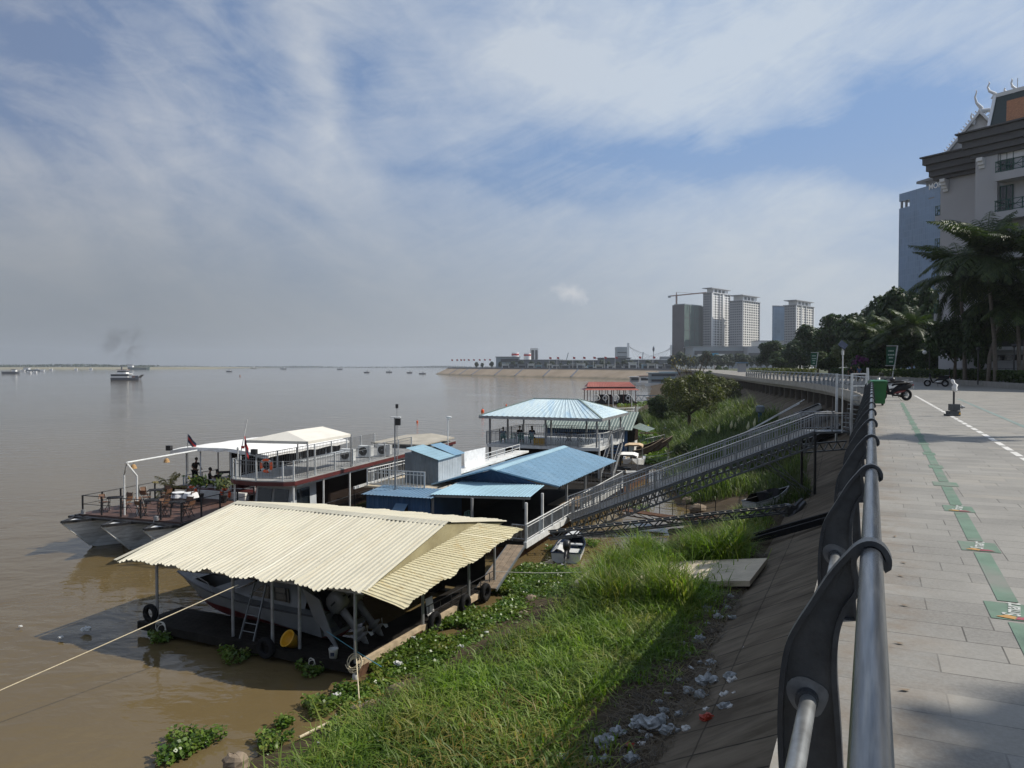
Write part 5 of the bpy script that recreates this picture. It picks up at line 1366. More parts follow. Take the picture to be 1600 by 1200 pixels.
def blue_pavilion():
 r = thing('floating_pavilion', 'floating hall with a large blue gable roof and a pale blue front awning', 'pavilion', BP(3, 9, 0))
 MB().slab([BP(0, -.2, .55), BP(9.0, -.2, .55), BP(9.0, 20, .55), BP(0, 20, .55)], Z3 * .35).build('deck', 'pontoon_dark', r)
 MB().slab([BP(-.08, -.3, .62), BP(.08, -.3, .62), BP(.08, 20, .62), BP(-.08, 20, .62)], Z3 * .3).build('deck_edge', 'white_metal', r)
 hl = MB()
 for a in (.3, 3.4, 6.5): hl.hexa([BP(a + .3, .3, -.4), BP(a + 1.8, .3, -.4), BP(a + 1.8, 20, -.4), BP(a + .3, 20, -.4)], [BP(a, -.1, .55), BP(a + 2.1, -.1, .55), BP(a + 2.1, 20, .55), BP(a, 20, .55)])
 hl.build('hull', 'rust', r)
 ez, rz = 2.92, 3.88
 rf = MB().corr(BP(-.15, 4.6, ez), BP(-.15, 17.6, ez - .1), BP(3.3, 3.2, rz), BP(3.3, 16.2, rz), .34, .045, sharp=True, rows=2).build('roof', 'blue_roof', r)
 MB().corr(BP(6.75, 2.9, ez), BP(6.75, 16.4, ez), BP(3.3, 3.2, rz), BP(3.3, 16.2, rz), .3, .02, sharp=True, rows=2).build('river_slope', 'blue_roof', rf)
 rc = MB(); rc.quad(BP(2.95, 3.15, rz - .05), BP(3.3, 3.1, rz + .05), BP(3.3, 16.3, rz + .05), BP(2.95, 16.3, rz - .05)); rc.quad(BP(3.3, 3.1, rz + .05), BP(3.85, 3.15, rz - .1), BP(3.85, 16.3, rz - .1), BP(3.3, 16.3, rz + .05))
 rc.build('ridge_cap', 'blue_awning', rf)
 MB().beam(BP(-.15, 4.58, ez), BP(3.3, 3.16, rz + .02), .06, .08).beam(BP(3.3, 3.16, rz + .02), BP(6.75, 2.86, ez), .06, .08).build('verge', 'blue_roof', rf)
 MB().corr(BP(.55, 4.15, ez + .05), BP(6.1, 3.75, ez + .05), BP(3.3, 3.7, rz - .05), BP(3.31, 3.7, rz - .05), .25, .02, sharp=True).build('gable_wall', 'blue_wall', r)
 MB().corr(BP(.35, 1.35, 2.84), BP(5.5, .15, 2.84), BP(.5, 4.0, 3.05), BP(5.2, 3.4, 3.1), .15, .025, rows=2).build('front_awning', 'blue_awning', r)
 MB().beam(BP(.4, 1.5, 2.74), BP(5.4, .35, 2.74), .06, .1).build('awning_beam', 'grey_metal', r)
 posts = [(.06, .0, 2.8), (.06, 2.4, 2.9), (.06, 6.6, 2.9), (.06, 10.4, 2.85), (.06, 14, 2.82), (.06, 17.2, 2.82), (3.2, .5, 2.75), (5.35, .3, 2.75), (3.2, 8, 3.7), (3.2, 15, 3.7), (6.4, 8, 2.9)]
 for a, b, z in posts: MB().beam(BP(a, b, DP), BP(a, b, z), .11, .11, up=BP.a).build('post', 'white_metal' if a < 1 and b < 5 else 'grey_metal', r)
 tr = MB()
 for b in (4.8, 8, 11, 14, 17): tr.beam(BP(.0, b, 2.82), BP(3.3, b - .9, 3.75), .05, .07).beam(BP(.0, b, 2.78), BP(6.4, b - .9, 2.82), .05, .07).beam(BP(1.7, b - .5, 2.8), BP(1.7, b - .5, 3.3), .04, .05)
 tr.build('roof_frame', 'grey_metal', r)
 fence(r, [BP(0, -.15, DP), BP(0, 7.7, DP)], .86, 'white_metal', n_bal=.19, post=2.0, low=.12, mid=(.72,), rr=.03, br=.012, pr=.045)
 fence(r, [BP(0, 9.4, DP), BP(0, 20, DP)], .86, 'white_metal', n_bal=.19, post=2.6, low=.12, rr=.03, br=.012, pr=.045)
 fence(r, [BP(.05, -.1, DP), BP(.75, -.1, DP)], .8, 'grey_metal', n_bal=.2, post=2.6, low=.12, rr=.03, br=.012)
 fence(r, [BP(.1, 18.5, DP), BP(6.6, 18.5, DP)], .9, 'grey_metal', n_bal=.25, post=2.2, low=.12, rr=.02, br=.01)
 MB().slab([BP(.15, -.05, DP), BP(6.0, -.05, DP), BP(6.0, 18, DP), BP(.15, 18, DP)], Z3 * .012).build('floor', 'pontoon_dark', r)
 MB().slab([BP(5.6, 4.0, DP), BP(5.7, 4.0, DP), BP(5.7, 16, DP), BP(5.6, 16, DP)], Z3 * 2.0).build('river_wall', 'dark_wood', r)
 MB().slab([BP(.3, 9.5, DP + .02), BP(2.2, 9.5, DP + .02), BP(2.2, 14, DP + .02), BP(.3, 14, DP + .02)], Z3 * .05).build('floor_mat', 'plank_wood', r)
 return r
blue_pavilion()
def blue_shed():
 r = thing('blue_shed', 'dark blue corrugated shed with a small hatch, beside the blue gable roof', 'shed', BP(7, 2, DP))
 z1 = 2.72
 MB().corr(BP(9.1, -.1, DP), BP(5.4, .1, DP), BP(9.1, -.1, z1), BP(5.4, .1, z1), .28, .03, sharp=True).build('front_wall', 'blue_wall', r)
 MB().quad(BP(9.1, -.1, DP), BP(9.1, 5, DP), BP(9.1, 5, z1), BP(9.1, -.1, z1)).quad(BP(5.45, .1, DP), BP(5.45, 4, DP), BP(5.45, 4, z1), BP(5.45, .1, z1)).build('side_wall', 'blue_wall', r)
 MB().corr(BP(9.3, -.35, 2.7), BP(5.2, -.15, 2.7), BP(9.3, 1.9, 2.86), BP(5.2, 1.9, 2.86), .2, .022, sharp=True).build('roof', 'blue_dark_roof', r)
 h = MB().slab([BP(7.3, -.12, 2.3), BP(6.6, -.1, 2.3), BP(6.6, -.65, 1.9), BP(7.3, -.67, 1.9)], Z3 * .025).build('hatch', 'blue_dark_roof', r)
 MB().quad(BP(7.3, -.14, 1.7), BP(6.6, -.11, 1.7), BP(6.6, -.11, 2.28), BP(7.3, -.14, 2.28)).build('opening', 'cloth_black', h)
blue_shed()
def stair_cabin():
 r = thing('stair_cabin', 'grey corrugated cabin with a sloping two tone roof above the blue shed', 'cabin', BP(7.4, 4.5, 2.8))
 a0, a1, b0, b1 = 6.5, 8.2, 3.2, 6.2; z0 = 2.78
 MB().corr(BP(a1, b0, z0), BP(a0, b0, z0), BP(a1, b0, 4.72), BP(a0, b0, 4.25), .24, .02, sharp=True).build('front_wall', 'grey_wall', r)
 MB().corr(BP(a0, b0, z0), BP(a0, b1, z0), BP(a0, b0, 4.25), BP(a0, b1, 4.25), .2, .02, sharp=True).build('side_wall', 'grey_wall_light', r)  # lighter grey than the front wall, sunlight put into the colour
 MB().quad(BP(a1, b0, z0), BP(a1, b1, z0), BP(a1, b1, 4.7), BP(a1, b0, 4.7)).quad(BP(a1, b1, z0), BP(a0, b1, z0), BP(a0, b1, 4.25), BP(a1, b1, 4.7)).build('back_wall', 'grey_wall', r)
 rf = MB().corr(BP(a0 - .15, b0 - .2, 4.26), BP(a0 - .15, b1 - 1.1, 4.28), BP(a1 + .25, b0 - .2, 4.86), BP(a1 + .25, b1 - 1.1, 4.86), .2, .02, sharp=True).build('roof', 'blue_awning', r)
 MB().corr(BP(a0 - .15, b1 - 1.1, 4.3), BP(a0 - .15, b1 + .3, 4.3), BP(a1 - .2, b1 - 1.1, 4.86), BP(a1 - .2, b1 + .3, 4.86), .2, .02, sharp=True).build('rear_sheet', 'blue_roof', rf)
 MB().slab([BP(8.75, 3.4, z0), BP(8.2, 3.4, z0), BP(8.2, 5, z0), BP(8.75, 5, z0)], Z3 * 1.75).build('side_closet', 'grey_wall', r)
stair_cabin()
def roof_terrace():
 r = thing('roof_terrace', 'pale upper terrace with white railings beside the grey stair cabin', 'terrace', BP(9, 5, 2.8))
 MB().slab([BP(10.3, 1.6, 2.72), BP(6.3, 1.6, 2.72), BP(6.3, 9, 2.72), BP(10.3, 9, 2.72)], Z3 * .1).build('floor', 'concrete_pale', r)
 fence(r, [BP(6.6, 1.75, 2.82), BP(10.2, 1.75, 2.82), BP(10.2, 9, 2.82)], .92, 'white_metal', n_bal=.22, post=2.4, low=.12, mid=(.74,), rr=.03, br=.015, pr=.04)
 MB().slab([BP(7.7, 6.2, 3.02), BP(6.65, 6.2, 3.02), BP(6.65, 18.2, 3.1), BP(7.7, 18.2, 3.1)], Z3 * .12).build('walkway_slab', 'white_paint', r)
 fence(r, [BP(7.3, 9.2, 3.15), BP(7.3, 18, 3.2)], .5, 'white_metal', post=1.6, low=.25, rr=.025)
 for a, b in ((10.1, 2), (10.1, 8.5), (6.8, 8.8), (7.2, 13), (7.2, 17.8)): MB().tube(BP(a, b, DP), BP(a, b, 2.75), .05, 8).build('post', 'grey_metal', r)
roof_terrace()
p0, p1 = atd(726, 731, 47.5), atd(757.5, 727, 50.5)
t0, t1 = atd(725, 706, 47.5), atd(757.5, 699, 50.5)
bd = thing('notice_board', 'tall white board with faint blue patches standing on the walkway behind the grey cabin', 'board', p0)
MB().slab([p0, p1, t1, t0], V((.04, .05, 0))).build('board', 'cloth_white', bd)
up_ = (t0 - p0); al = (p1 - p0); off = V((.012, -.03, 0))
for u0, u1, v0, v1 in ((.2, .85, .62, .78), (.25, .75, .42, .5), (.15, .9, .2, .27)):
 MB().quad(p0 + al * u0 + up_ * v0 + off, p0 + al * u1 + up_ * v0 + off, p0 + al * u1 + up_ * v1 + off, p0 + al * u0 + up_ * v1 + off).build('printed_patch', 'blue_awning', bd)
def lamp_pole():
 p = at(617, 764, 2.8); p = BP(9.6, 1.2, .9)
 p = atd(617, 700, 41.5)
 r = thing('loudspeaker_pole', 'tall thin pole carrying a black loudspeaker and a small tray beside the terrace railing', 'pole', (p.x, p.y, DP), local=True)
 zt = 9.5 - 80 / 1200 * 41.5 - DP
 MB().tube((0, 0, 0), (0, 0, zt), .04, 8).tube((.12, 0, .8), (.12, 0, zt + .55), .02, 6).build('pole', 'grey_metal', r)
 MB().box((.05, 0, zt), .55, .35, .04).build('tray', 'white_metal', r)
 MB().box((.18, 0, zt - .25), .26, .26, .36).build('loudspeaker', 'black_metal', r)
 MB().box((.12, 0, zt + .6), .14, .14, .22).build('camera_box', 'black_metal', r)
 p = atd(700, 700, 47)
 r = thing('lamp_post', 'slim white lamp post standing alone behind the grey cabin', 'lamp', (p.x, p.y, DP), local=True)
 zt = 9.5 - 80 / 1200 * 47 - DP
 MB().tube((0, 0, 0), (0, 0, zt), .03, 8).build('pole', 'white_metal', r); MB().ball((.06, 0, zt), .18, .1, .07).build('lamp_head', 'white_metal', r)
lamp_pole()
plastic_chair('mint green plastic chair in the dark opening under the blue awning', BP(4.3, 2.2, DP), 2.0)
UP = Fr(BP(2.3, 22.0, 0), BP.a, BP.b); DU = 3.2
def upper_pavilion():
 r = thing('upper_pavilion', 'two storey open pavilion with a faded pale blue hipped roof and white railings', 'pavilion', UP(4.7, 4, 0))
 wd, dp = 9.4, 8.2
 MB().slab([UP(0, 0, 2.95), UP(wd, 0, 2.95), UP(wd, dp, 2.95), UP(0, dp, 2.95)], Z3 * .25).build('upper_floor', 'white_metal', r)
 MB().slab([UP(-2.3, -1.5, .6), UP(wd, -1.5, .6), UP(wd, dp + 1, .6), UP(-2.3, dp + 1, .6)], Z3 * .3).build('lower_deck', 'pontoon_dark', r)
 MB().slab([UP(-2.2, -1.3, -.3), UP(wd - .3, -1.3, -.3), UP(wd - .3, dp, -.3), UP(-2.2, dp, -.3)], Z3 * .9).build('hull', 'rust', r)
 ez, rz = 5.5, 6.75
 c = [UP(-.35, -.5, ez), UP(wd + .45, -.5, ez), UP(wd + .45, dp + .3, ez), UP(-.35, dp + .3, ez)]
 R1, R2 = UP(2.7, 3.6, rz), UP(6.6, 3.6, rz)
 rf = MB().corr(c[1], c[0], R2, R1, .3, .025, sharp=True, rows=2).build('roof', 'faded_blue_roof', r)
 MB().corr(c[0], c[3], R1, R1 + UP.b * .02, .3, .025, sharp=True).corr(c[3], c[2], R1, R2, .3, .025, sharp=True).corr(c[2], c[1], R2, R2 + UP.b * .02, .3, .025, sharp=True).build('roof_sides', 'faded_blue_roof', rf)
 hp = MB()
 for p, q in ((c[0], R1), (c[1], R2), (c[2], R2), (c[3], R1), (R1, R2)): hp.beam(p + Z3 * .03, q + Z3 * .05, .14, .05)
 hp.build('hip_cap', 'green_roof', rf)
 fa = MB()
 for p, q in zip(c, c[1:] + c[:1]): fa.beam(p - Z3 * .12, q - Z3 * .12, .06, .2)
 fa.build('eave_board', 'grey_metal', r)
 MB().slab([p - Z3 * .05 for p in (UP(.1, 0, ez), UP(wd, 0, ez), UP(wd, dp, ez), UP(.1, dp, ez))], Z3 * .02).build('ceiling', 'grey_deck', r)
 for a, b in ((.25, .2), (wd * .47, .2), (wd - .2, .2), (.25, dp - .2), (wd * .35, dp - .2), (wd * .7, dp - .2), (wd - .2, dp - .2), (.25, dp / 2), (wd - .2, dp / 2)):
  MB().beam(UP(a, b, DU), UP(a, b, ez - .1), .13, .13, up=UP.a).build('post', 'grey_metal', r)
  MB().beam(UP(a, b, .9), UP(a, b, 2.95), .16, .16, up=UP.a).build('lower_post', 'black_metal', r)
 fence(r, [UP(1.7, 0, DU), UP(wd, 0, DU), UP(wd, dp, DU), UP(0, dp, DU), UP(0, 3.4, DU)], 1.0, 'grey_metal', n_bal=.2, post=2.6, low=.12, mid=(.85,), rr=.025, br=.012, pr=.045)
 st = thing('outside_stair', 'steep outside stair with railings at the bank side of the upper pavilion', 'stair', UP(-.6, 1, .9))
 for i in range(11):
  t = i / 10; MB().box(UP(-.55, .3 + 2.9 * t, .95 + 2.2 * t), .85, .26, .05, UP.a, UP.b).build('tread', 'pontoon_dark', st)
 for a in (-1.02, -.1):
  MB().beam(UP(a, .1, .85), UP(a, 3.4, 3.2), .06, .2).build('stringer', 'grey_metal', st)
  fence(st, [UP(a, .1, .95), UP(a, 3.4, 3.2)], .95, 'grey_metal', n_bal=.25, post=3.4, low=.15, rr=.025, br=.012)
 for a in (-1.05, -.05): MB().beam(UP(a, -.15, .9), UP(a, -.15, 4.3), .12, .12, up=UP.a).build('stair_post', 'white_metal', st)
 fence(r, [UP(1.7, 0, DU), UP(.1, 1.6, DU + .02), UP(.05, 3.4, DU)], 1.0, 'white_metal', n_bal=.2, post=1.8, low=.12, rr=.03, br=.014)
 MB().slab([UP(.4, 3, .9), UP(9, 3, .9), UP(9, 3.2, .9), UP(.4, 3.2, .9)], Z3 * 2.0).build('lower_wall', 'dark_wood', r)
 fence(r, [UP(wd - .2, -1.3, .9), UP(2, -1.3, .9)], .95, 'grey_metal', n_bal=.25, post=2.5, low=.1, rr=.02, br=.01)
upper_pavilion()
gp = 'mint plastic chairs on the upper pavilion'
for i, (a, b, rz, lab) in enumerate(((8.35, 1.0, 1.7, 'outermost, at the corner post'), (7.4, .9, 1.6, 'second from the corner post'), (6.75, .95, 1.5, 'third from the corner post'), (5.9, 1.1, 1.2, 'nearest the yellow crate'))):
 plastic_chair('mint green plastic chair at the upper pavilion front railing, ' + lab, UP(a, b, DU), rz, group=gp)
person('person in a pale top seated at the outer end of the upper pavilion', UP(8.35, 1.05, DU), 1.7, 'lean', 'cloth_blue', 'cloth_dark')
person('person in black seated second from the outer post of the upper pavilion', UP(7.4, 2.3, DU), -1.2, 'sit', 'cloth_black', 'cloth_black')
person('person in a dark top seated taller against the railing of the upper pavilion', UP(6.4, 2.5, DU), -1.6, 'sit', 'cloth_black', 'cloth_dark')
person('person in a pale blue shirt seated nearest the yellow crate on the upper pavilion', UP(5.95, 1.15, DU), 1.3, 'lean', 'cloth_blue', 'cloth_dark')
cafe_table('dark table between the seated people on the upper pavilion', UP(7.1, 1.7, DU), .38, top='dark_wood', sz=.9)
def crate():
 r = thing('crate', 'yellow plastic crate behind the front railing of the upper pavilion', 'crate', UP(4.85, .35, DU))
 for k in range(4): MB().box(UP(4.9, .35, DU + .09 + .14 * k), 1.0, .4, .1, UP.a, UP.b).build('side_slat', 'yellow_crate', r)
 for k in (-.46, 0, .46): MB().box(UP(4.9 + k, .35, DU + .3), .06, .42, .56, UP.a, UP.b).build('corner_post', 'yellow_crate', r)
crate()
for i, a in enumerate((4.1, 3.2, 2.2)):
 t = cafe_table('dark dining table with stacked dark chairs on the upper pavilion, ' + ('beside the middle post', 'middle one of three', 'nearest the stair')[i], UP(a, 4.4, DU), .38, top='dark_wood', group='dark tables on the upper pavilion')
 for s in (-.45, .45):
  folding_chair('dark chair at the upper pavilion dining tables, ' + ('by the middle post', 'in the middle', 'near the stair')[i] + (', facing the bank' if s > 0 else ', facing the river'), UP(a + s, 3.9, DU), .4 if s > 0 else 3.5, 'dark chairs on the upper pavilion', seat='black_metal')
GH = Fr(atd(985, 700, 77), BP.a, BP.b); GH.o.z = 0
def green_house():
 r = thing('float_house', 'floating house with a grey green metal gable roof and a blue wall', 'house', GH(4, 2, 0))
 MB().slab([GH(-.6, -.4, .2), GH(9, -.4, .2), GH(9, 6, .2), GH(-.6, 6, .2)], Z3 * .35).build('raft', 'pontoon_dark', r)
 MB().quad(GH(.3, 0, .55), GH(9, 0, .55), GH(9, 0, 3.3), GH(.3, 0, 3.3)).build('front_wall', 'blue_wall', r)
 MB().quad(GH(.3, 0, .55), GH(.3, 5, .55), GH(.3, 5, 3.4), GH(.3, 2.5, 4.6), GH(.3, 0, 3.3)).build('gable_wall', 'dark_wood', r)
 MB().quad(GH(.26, .4, .5), GH(.26, 4.4, .5), GH(.26, 4.4, 1.7), GH(.26, .4, 1.7)).build('lower_panel', 'white_paint', r)
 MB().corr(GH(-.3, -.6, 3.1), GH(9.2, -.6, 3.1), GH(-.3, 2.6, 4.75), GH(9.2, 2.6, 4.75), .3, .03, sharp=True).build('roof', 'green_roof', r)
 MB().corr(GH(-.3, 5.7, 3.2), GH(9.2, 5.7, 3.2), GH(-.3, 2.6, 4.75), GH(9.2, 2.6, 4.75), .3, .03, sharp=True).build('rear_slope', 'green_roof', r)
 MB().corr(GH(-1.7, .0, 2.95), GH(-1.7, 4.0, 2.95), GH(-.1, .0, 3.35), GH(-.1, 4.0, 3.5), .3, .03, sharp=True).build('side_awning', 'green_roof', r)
green_house()
def wooden_prow(label, P, L, k):
 fr = Fr(P, V((.93, .37, 0)), V((-.37, .93, 0)))
 o, rim, inn, _ = hull(fr, L, 1.5, -.15, .8, bow_rise=1.1, rake=2.2, fine=1.3)
 r = thing('wooden_boat', label, 'boat', P)
 o.build('hull', 'dark_wood', r); rim.build('gunwale', 'plank_wood', r); inn.build('inside', 'pontoon_dark', r)
 fence(r, [fr(L * .5, -.5, 1.3), fr(L * .8, -.3, 1.6)], .5, 'grey_metal', post=1, low=None, rr=.02)
wooden_prow('dark wooden boat moored beside the green roofed float house, nearer one', GH(2.2, 1.2, 0), 6.2, 1)
wooden_prow('dark wooden boat moored beside the green roofed float house, farther one', GH(1.6, 4.2, 0), 6.0, 1)
def red_pavilion():
 P = at(916, 632, 0); fr = Fr(P, V((1, .02, 0)), V((-.02, 1, 0)))
 r = thing('red_roof_float', 'floating boat shelter with a red two tier roof out in the channel', 'pavilion', fr(6, 3, 0))
 L, D = 12.6, 7
 MB().slab([fr(-.3, 0, .1), fr(L + .3, 0, .1), fr(L + .3, D, .1), fr(-.3, D, .1)], Z3 * .4).build('raft', 'pontoon_dark', r)
 MB().corr(fr(.2, .8, 4.35), fr(L - .2, .8, 4.35), fr(.9, D / 2, 5.5), fr(L - 1.2, D / 2, 5.5), .4, .04, sharp=True).corr(fr(.2, D - .8, 4.35), fr(L - .2, D - .8, 4.35), fr(.9, D / 2, 5.5), fr(L - 1.2, D / 2, 5.5), .4, .04, sharp=True).build('roof', 'red_roof', r)
 MB().quad(fr(L - .2, .8, 4.35), fr(L - .2, D - .8, 4.35), fr(L - 1.2, D / 2, 5.5)).quad(fr(.2, .8, 4.35), fr(.2, D - .8, 4.35), fr(.9, D / 2, 5.5)).build('roof_ends', 'red_roof', r)
 MB().quad(fr(.2, .85, 3.75), fr(L - .2, .85, 3.75), fr(L - .2, .85, 4.34), fr(.2, .85, 4.34)).build('clerestory', 'maroon', r)
 e = MB(); c = [fr(-.5, -.5, 3.55), fr(L + .6, -.5, 3.55), fr(L + .6, D + .5, 3.55), fr(-.5, D + .5, 3.55)]; t = [fr(.2, .8, 3.95), fr(L - .2, .8, 3.95), fr(L - .2, D - .8, 3.95), fr(.2, D - .8, 3.95)]
 for i in range(4): e.quad(c[i], c[(i + 1) % 4], t[(i + 1) % 4], t[i])
 e.build('lower_roof', 'red_roof', r)
 for i in range(9):
  for y in (.2, D - .3): MB().tube(fr(.3 + i * (L - .6) / 8, y, .4), fr(.3 + i * (L - .6) / 8, y, 3.6), .1, 6).build('post', 'white_metal' if i % 2 else 'maroon', r)
 for x in (3.3, 8.2):
  mb = MB(); mb.hexa([fr(x, 2, .5), fr(x + 4, 2, .5), fr(x + 4, 5, .5), fr(x, 5, .5)], [fr(x + .3, 2.2, 2.3), fr(x + 3.4, 2.2, 2.3), fr(x + 3.4, 4.8, 2.3), fr(x + .3, 4.8, 2.3)])
  tag(mb.build('covered_boat', 'cloth_black'), 'dark covered boat under the red roof, ' + ('larger outer one' if x < 5 else 'lower bank side one'), 'boat')
 for i, x in enumerate((1.6, 6.3, 8.8)):
  pass
 return fr
RP = red_pavilion()
for i, x in enumerate((928, 951, 958, 987)):
 p = at(x, 643, .3); r = thing('davit_post', 'white hooked lamp post before the red roofed float, ' + ('outermost', 'second from the river', 'second from the bank', 'at the bank end')[i], 'post', p, local=True)
 sgn = -1 if i in (1, 3) else 1
 MB().path([(0, 0, 0), (0, 0, 2.9), (sgn * .25, 0, 3.3), (sgn * .7, 0, 3.4), (sgn * 1.0, 0, 3.1)], .09, 8).build('post', 'white_metal', r)
 MB().torus((sgn * .75, 0, 2.7), .4, .1, n=18, m=6).build('ring', 'white_metal', r)
def white_walk():
 p0, p1 = at(935, 650, .4), at(992, 648, .4)
 r = thing('white_jetty', 'low white railed jetty behind the pale blue hipped roof', 'jetty', p0)
 d = (p1 - p0).normalized(); n = V((-d.y, d.x, 0))
 MB().slab([p0, p1, p1 + n * 2.5, p0 + n * 2.5], Z3 * .3).build('deck', 'grey_deck', r)
 fence(r, [p0 + Z3 * .3, p1 + Z3 * .3], 1.0, 'white_metal', n_bal=.6, post=3, low=.5, rr=.06, br=.03, pr=.07)
white_walk()
def blue_bridge():
 p0, p1 = atd(993, 619, 192), atd(1030, 618, 190)
 p0.z = p1.z = 1.0
 r = thing('footbridge', 'thin blue grey truss footbridge from the red roofed float to the bank', 'bridge', p0)
 mb = MB(); up = Z3 * 1.2
 mb.beam(p0, p1, .15, .15).beam(p0 + up, p1 + up, .15, .15)
 for i in range(8):
  a, b = p0.lerp(p1, i / 8), p0.lerp(p1, (i + 1) / 8)
  mb.beam(a, b + up if i % 2 == 0 else b, .1, .1); mb.beam(a + (up if i % 2 else Z3 * 0), b + (Z3 * 0 if i % 2 else up), .1, .1)
 mb.build('truss', 'blue_dark_roof', r)
 MB().slab([p0, p1, p1 + V((0, 1.2, 0)), p0 + V((0, 1.2, 0))], Z3 * .08).build('deck', 'grey_deck', r)
blue_bridge()
def frame_boat():
 p = at(843, 640, .2); r = thing('frame_boat', 'bare white tubular boat frame floating behind the hipped roof', 'boat', p, local=True)
 for y in (0, 2.5):
  MB().path([(-3, y, .3), (-2.5, y, 1.9), (-1, y, 2.3), (2.5, y, 2.2), (4.2, y, 1.5)], .07, 6).path([(-3, y, .3), (-2, y, 1.2), (3.5, y, 1.3), (4.2, y, 1.5)], .06, 6).build('side_frame', 'white_metal', r)
 cb = MB()
 for x, z in ((-2.5, 1.9), (-1, 2.3), (.8, 2.25), (2.5, 2.2)): cb.tube((x, 0, z), (x, 2.5, z), .06, 6)
 cb.build('cross_bar', 'white_metal', r); MB().hexa([(-3, 0, 0), (4, 0, 0), (4, 2.5, 0), (-3, 2.5, 0)], [(-3.3, -.2, .4), (4.6, -.2, .5), (4.6, 2.7, .5), (-3.3, 2.7, .4)]).build('hull', 'hull_white', r)
frame_boat()
def dinghy():
 P = at(884, 880, 0); fr = Fr(P, V((.2, .98, 0)), V((-.98, .2, 0)))
 r = thing('motor_dinghy', 'small open dinghy with a dark blue gunwale and white inside, moored below the truss boom', 'boat', P)
 o, rim, inn, s = hull(fr, 4.3, 1.45, -.1, .5, bow_rise=.3, rake=.9, floor=.2, wall=.1)
 o.build('hull', 'hull_white', r); rim.build('gunwale', 'navy', r); inn.build('inside', 'navy', r)
 MB().slab([fr(.15, -.5, .34), fr(1.5, -.55, .34), fr(1.5, .55, .34), fr(.15, .5, .34)], Z3 * .03).build('floor_board', 'litter_white', r)
 MB().slab([fr(1.9, -.62, .44), fr(2.25, -.6, .44), fr(2.25, .6, .44), fr(1.9, .62, .44)], Z3 * .04).build('thwart', 'hull_white', r)
 MB().slab([fr(3.1, -.45, .62), fr(3.9, -.15, .74), fr(3.9, .15, .74), fr(3.1, .45, .62)], Z3 * .03).build('fore_deck', 'hull_white', r)
 cv = MB(); rings = []
 for x in (.1, .5, 1.0, 1.4): rings.append([fr(x, .65, .5), fr(x, .45, .62 + .08 * math.sin(x * 7)), fr(x, .2, .55), fr(x, .05, .4)])
 tag(cv.loft(rings, closed=False, caps=False).build('tarpaulin', 'litter_white'), 'white sheet bunched inside the dark blue dinghy', 'tarpaulin')
 e = thing('outboard_motor', 'black outboard motor with a red band on the blue dinghy', 'outboard motor', fr(-.08, 0, .5))
 outboard('', '', fr(-.08, -.05, .5), fr.a, R(35), .85, parent=e, m='black_metal')
 return fr
dinghy()
def white_launch(label, P, dirv, tan):
 fr = Fr(P, dirv, V((-dirv.y, dirv.x, 0)))
 r = thing('white_launch', label, 'boat', P)
 o, rim, inn, s = hull(fr, 5.6, 2.1, -.1, .75, bow_rise=.35, rake=.9, floor=.3, wall=.22, fine=2.4)
 o.build('hull', 'hull_white', r); inn.build('inside', 'concrete_pale', r)
 mb = MB(); n = 14; rows = []
 for i in range(n + 1):
  x, w, wb, zb, zc, g = s(i / n); x, w2, *_ = s(i / n, .24)
  rows.append([fr(x, -w, g), fr(x, -w2, g + .03), fr(x, w2, g + .03), fr(x, w, g)])
 for i in range(n):
  a, b = rows[i], rows[i + 1]; mb.quad(a[0], a[1], b[1], b[0]); mb.quad(a[2], a[3], b[3], b[2])
 mb.build('gunwale', 'hull_white', r)
 c = MB(); rings = []
 for x in (1.0, 1.7, 2.6, 3.2): rings.append([fr(x, -.85, 2.0), fr(x, -.5, 2.12), fr(x, .5, 2.12), fr(x, .85, 2.0)])
 c.loft(rings, closed=False, caps=False); c.loft([[p - Z3 * .12 for p in x] for x in rings], closed=False, caps=False)
 c.build('canopy', 'tan_canvas' if tan else 'white_canvas', r)
 for x in (1.1, 3.1):
  for y in (-.8, .8): MB().tube(fr(x, y, .8), fr(x, y, 2.0), .02, 6).build('canopy_pole', 'grey_metal', r)
 MB().slab([fr(1.2, -.7, .45), fr(2.6, -.7, .45), fr(2.6, .7, .45), fr(1.2, .7, .45)], Z3 * .25).build('bench', 'white_paint', r)
 MB().slab([fr(3.3, -.3, .5), fr(3.7, -.3, .5), fr(3.65, .3, .5), fr(3.3, .3, .5)], Z3 * .6).build('console', 'black_metal', r)
 return r
d_ = V((-.2, -.98, 0)).normalized()
white_launch('white launch with a white canopy in the slip beside the blue roof, nearer one', at(983, 742, 0) , d_, False)
white_launch('white launch with a tan canopy in the slip beside the blue roof, farther one', at(992, 724, 0), d_, True)
def flat_boat():
 P = at(1000, 681, 0); fr = Fr(P, V((1, -.1, 0)), V((.1, 1, 0)))
 o, rim, inn, s = hull(fr, 9, 1.6, -.1, .4, bow_rise=.5, rake=1.5)
 r = thing('long_boat', 'long low wooden boat with workers beside the weeds', 'boat', P)
 o.build('hull', 'dark_wood', r); rim.build('gunwale', 'plank_wood', r); inn.build('inside', 'plank_wood', r)
 person('person with a yellow cap crouching at the outer end of the long wooden boat', fr(.8, 0, .3), .4, 'crouch', 'cloth_blue', 'cloth_dark', 'cloth_yellow')
 person('person in blue crouching in the middle of the long wooden boat', fr(3.6, 0, .3), 2.5, 'crouch', 'cloth_blue', 'cloth_dark')
 person('person in dark clothes standing in the bank end of the long wooden boat', fr(6.4, 0, .3), 3.0, 'stand', 'cloth_black', 'cloth_dark')
flat_boat()
G0, G1 = V((3.2, 43.0, .98)), V((17.35, 45.0, 5.72))
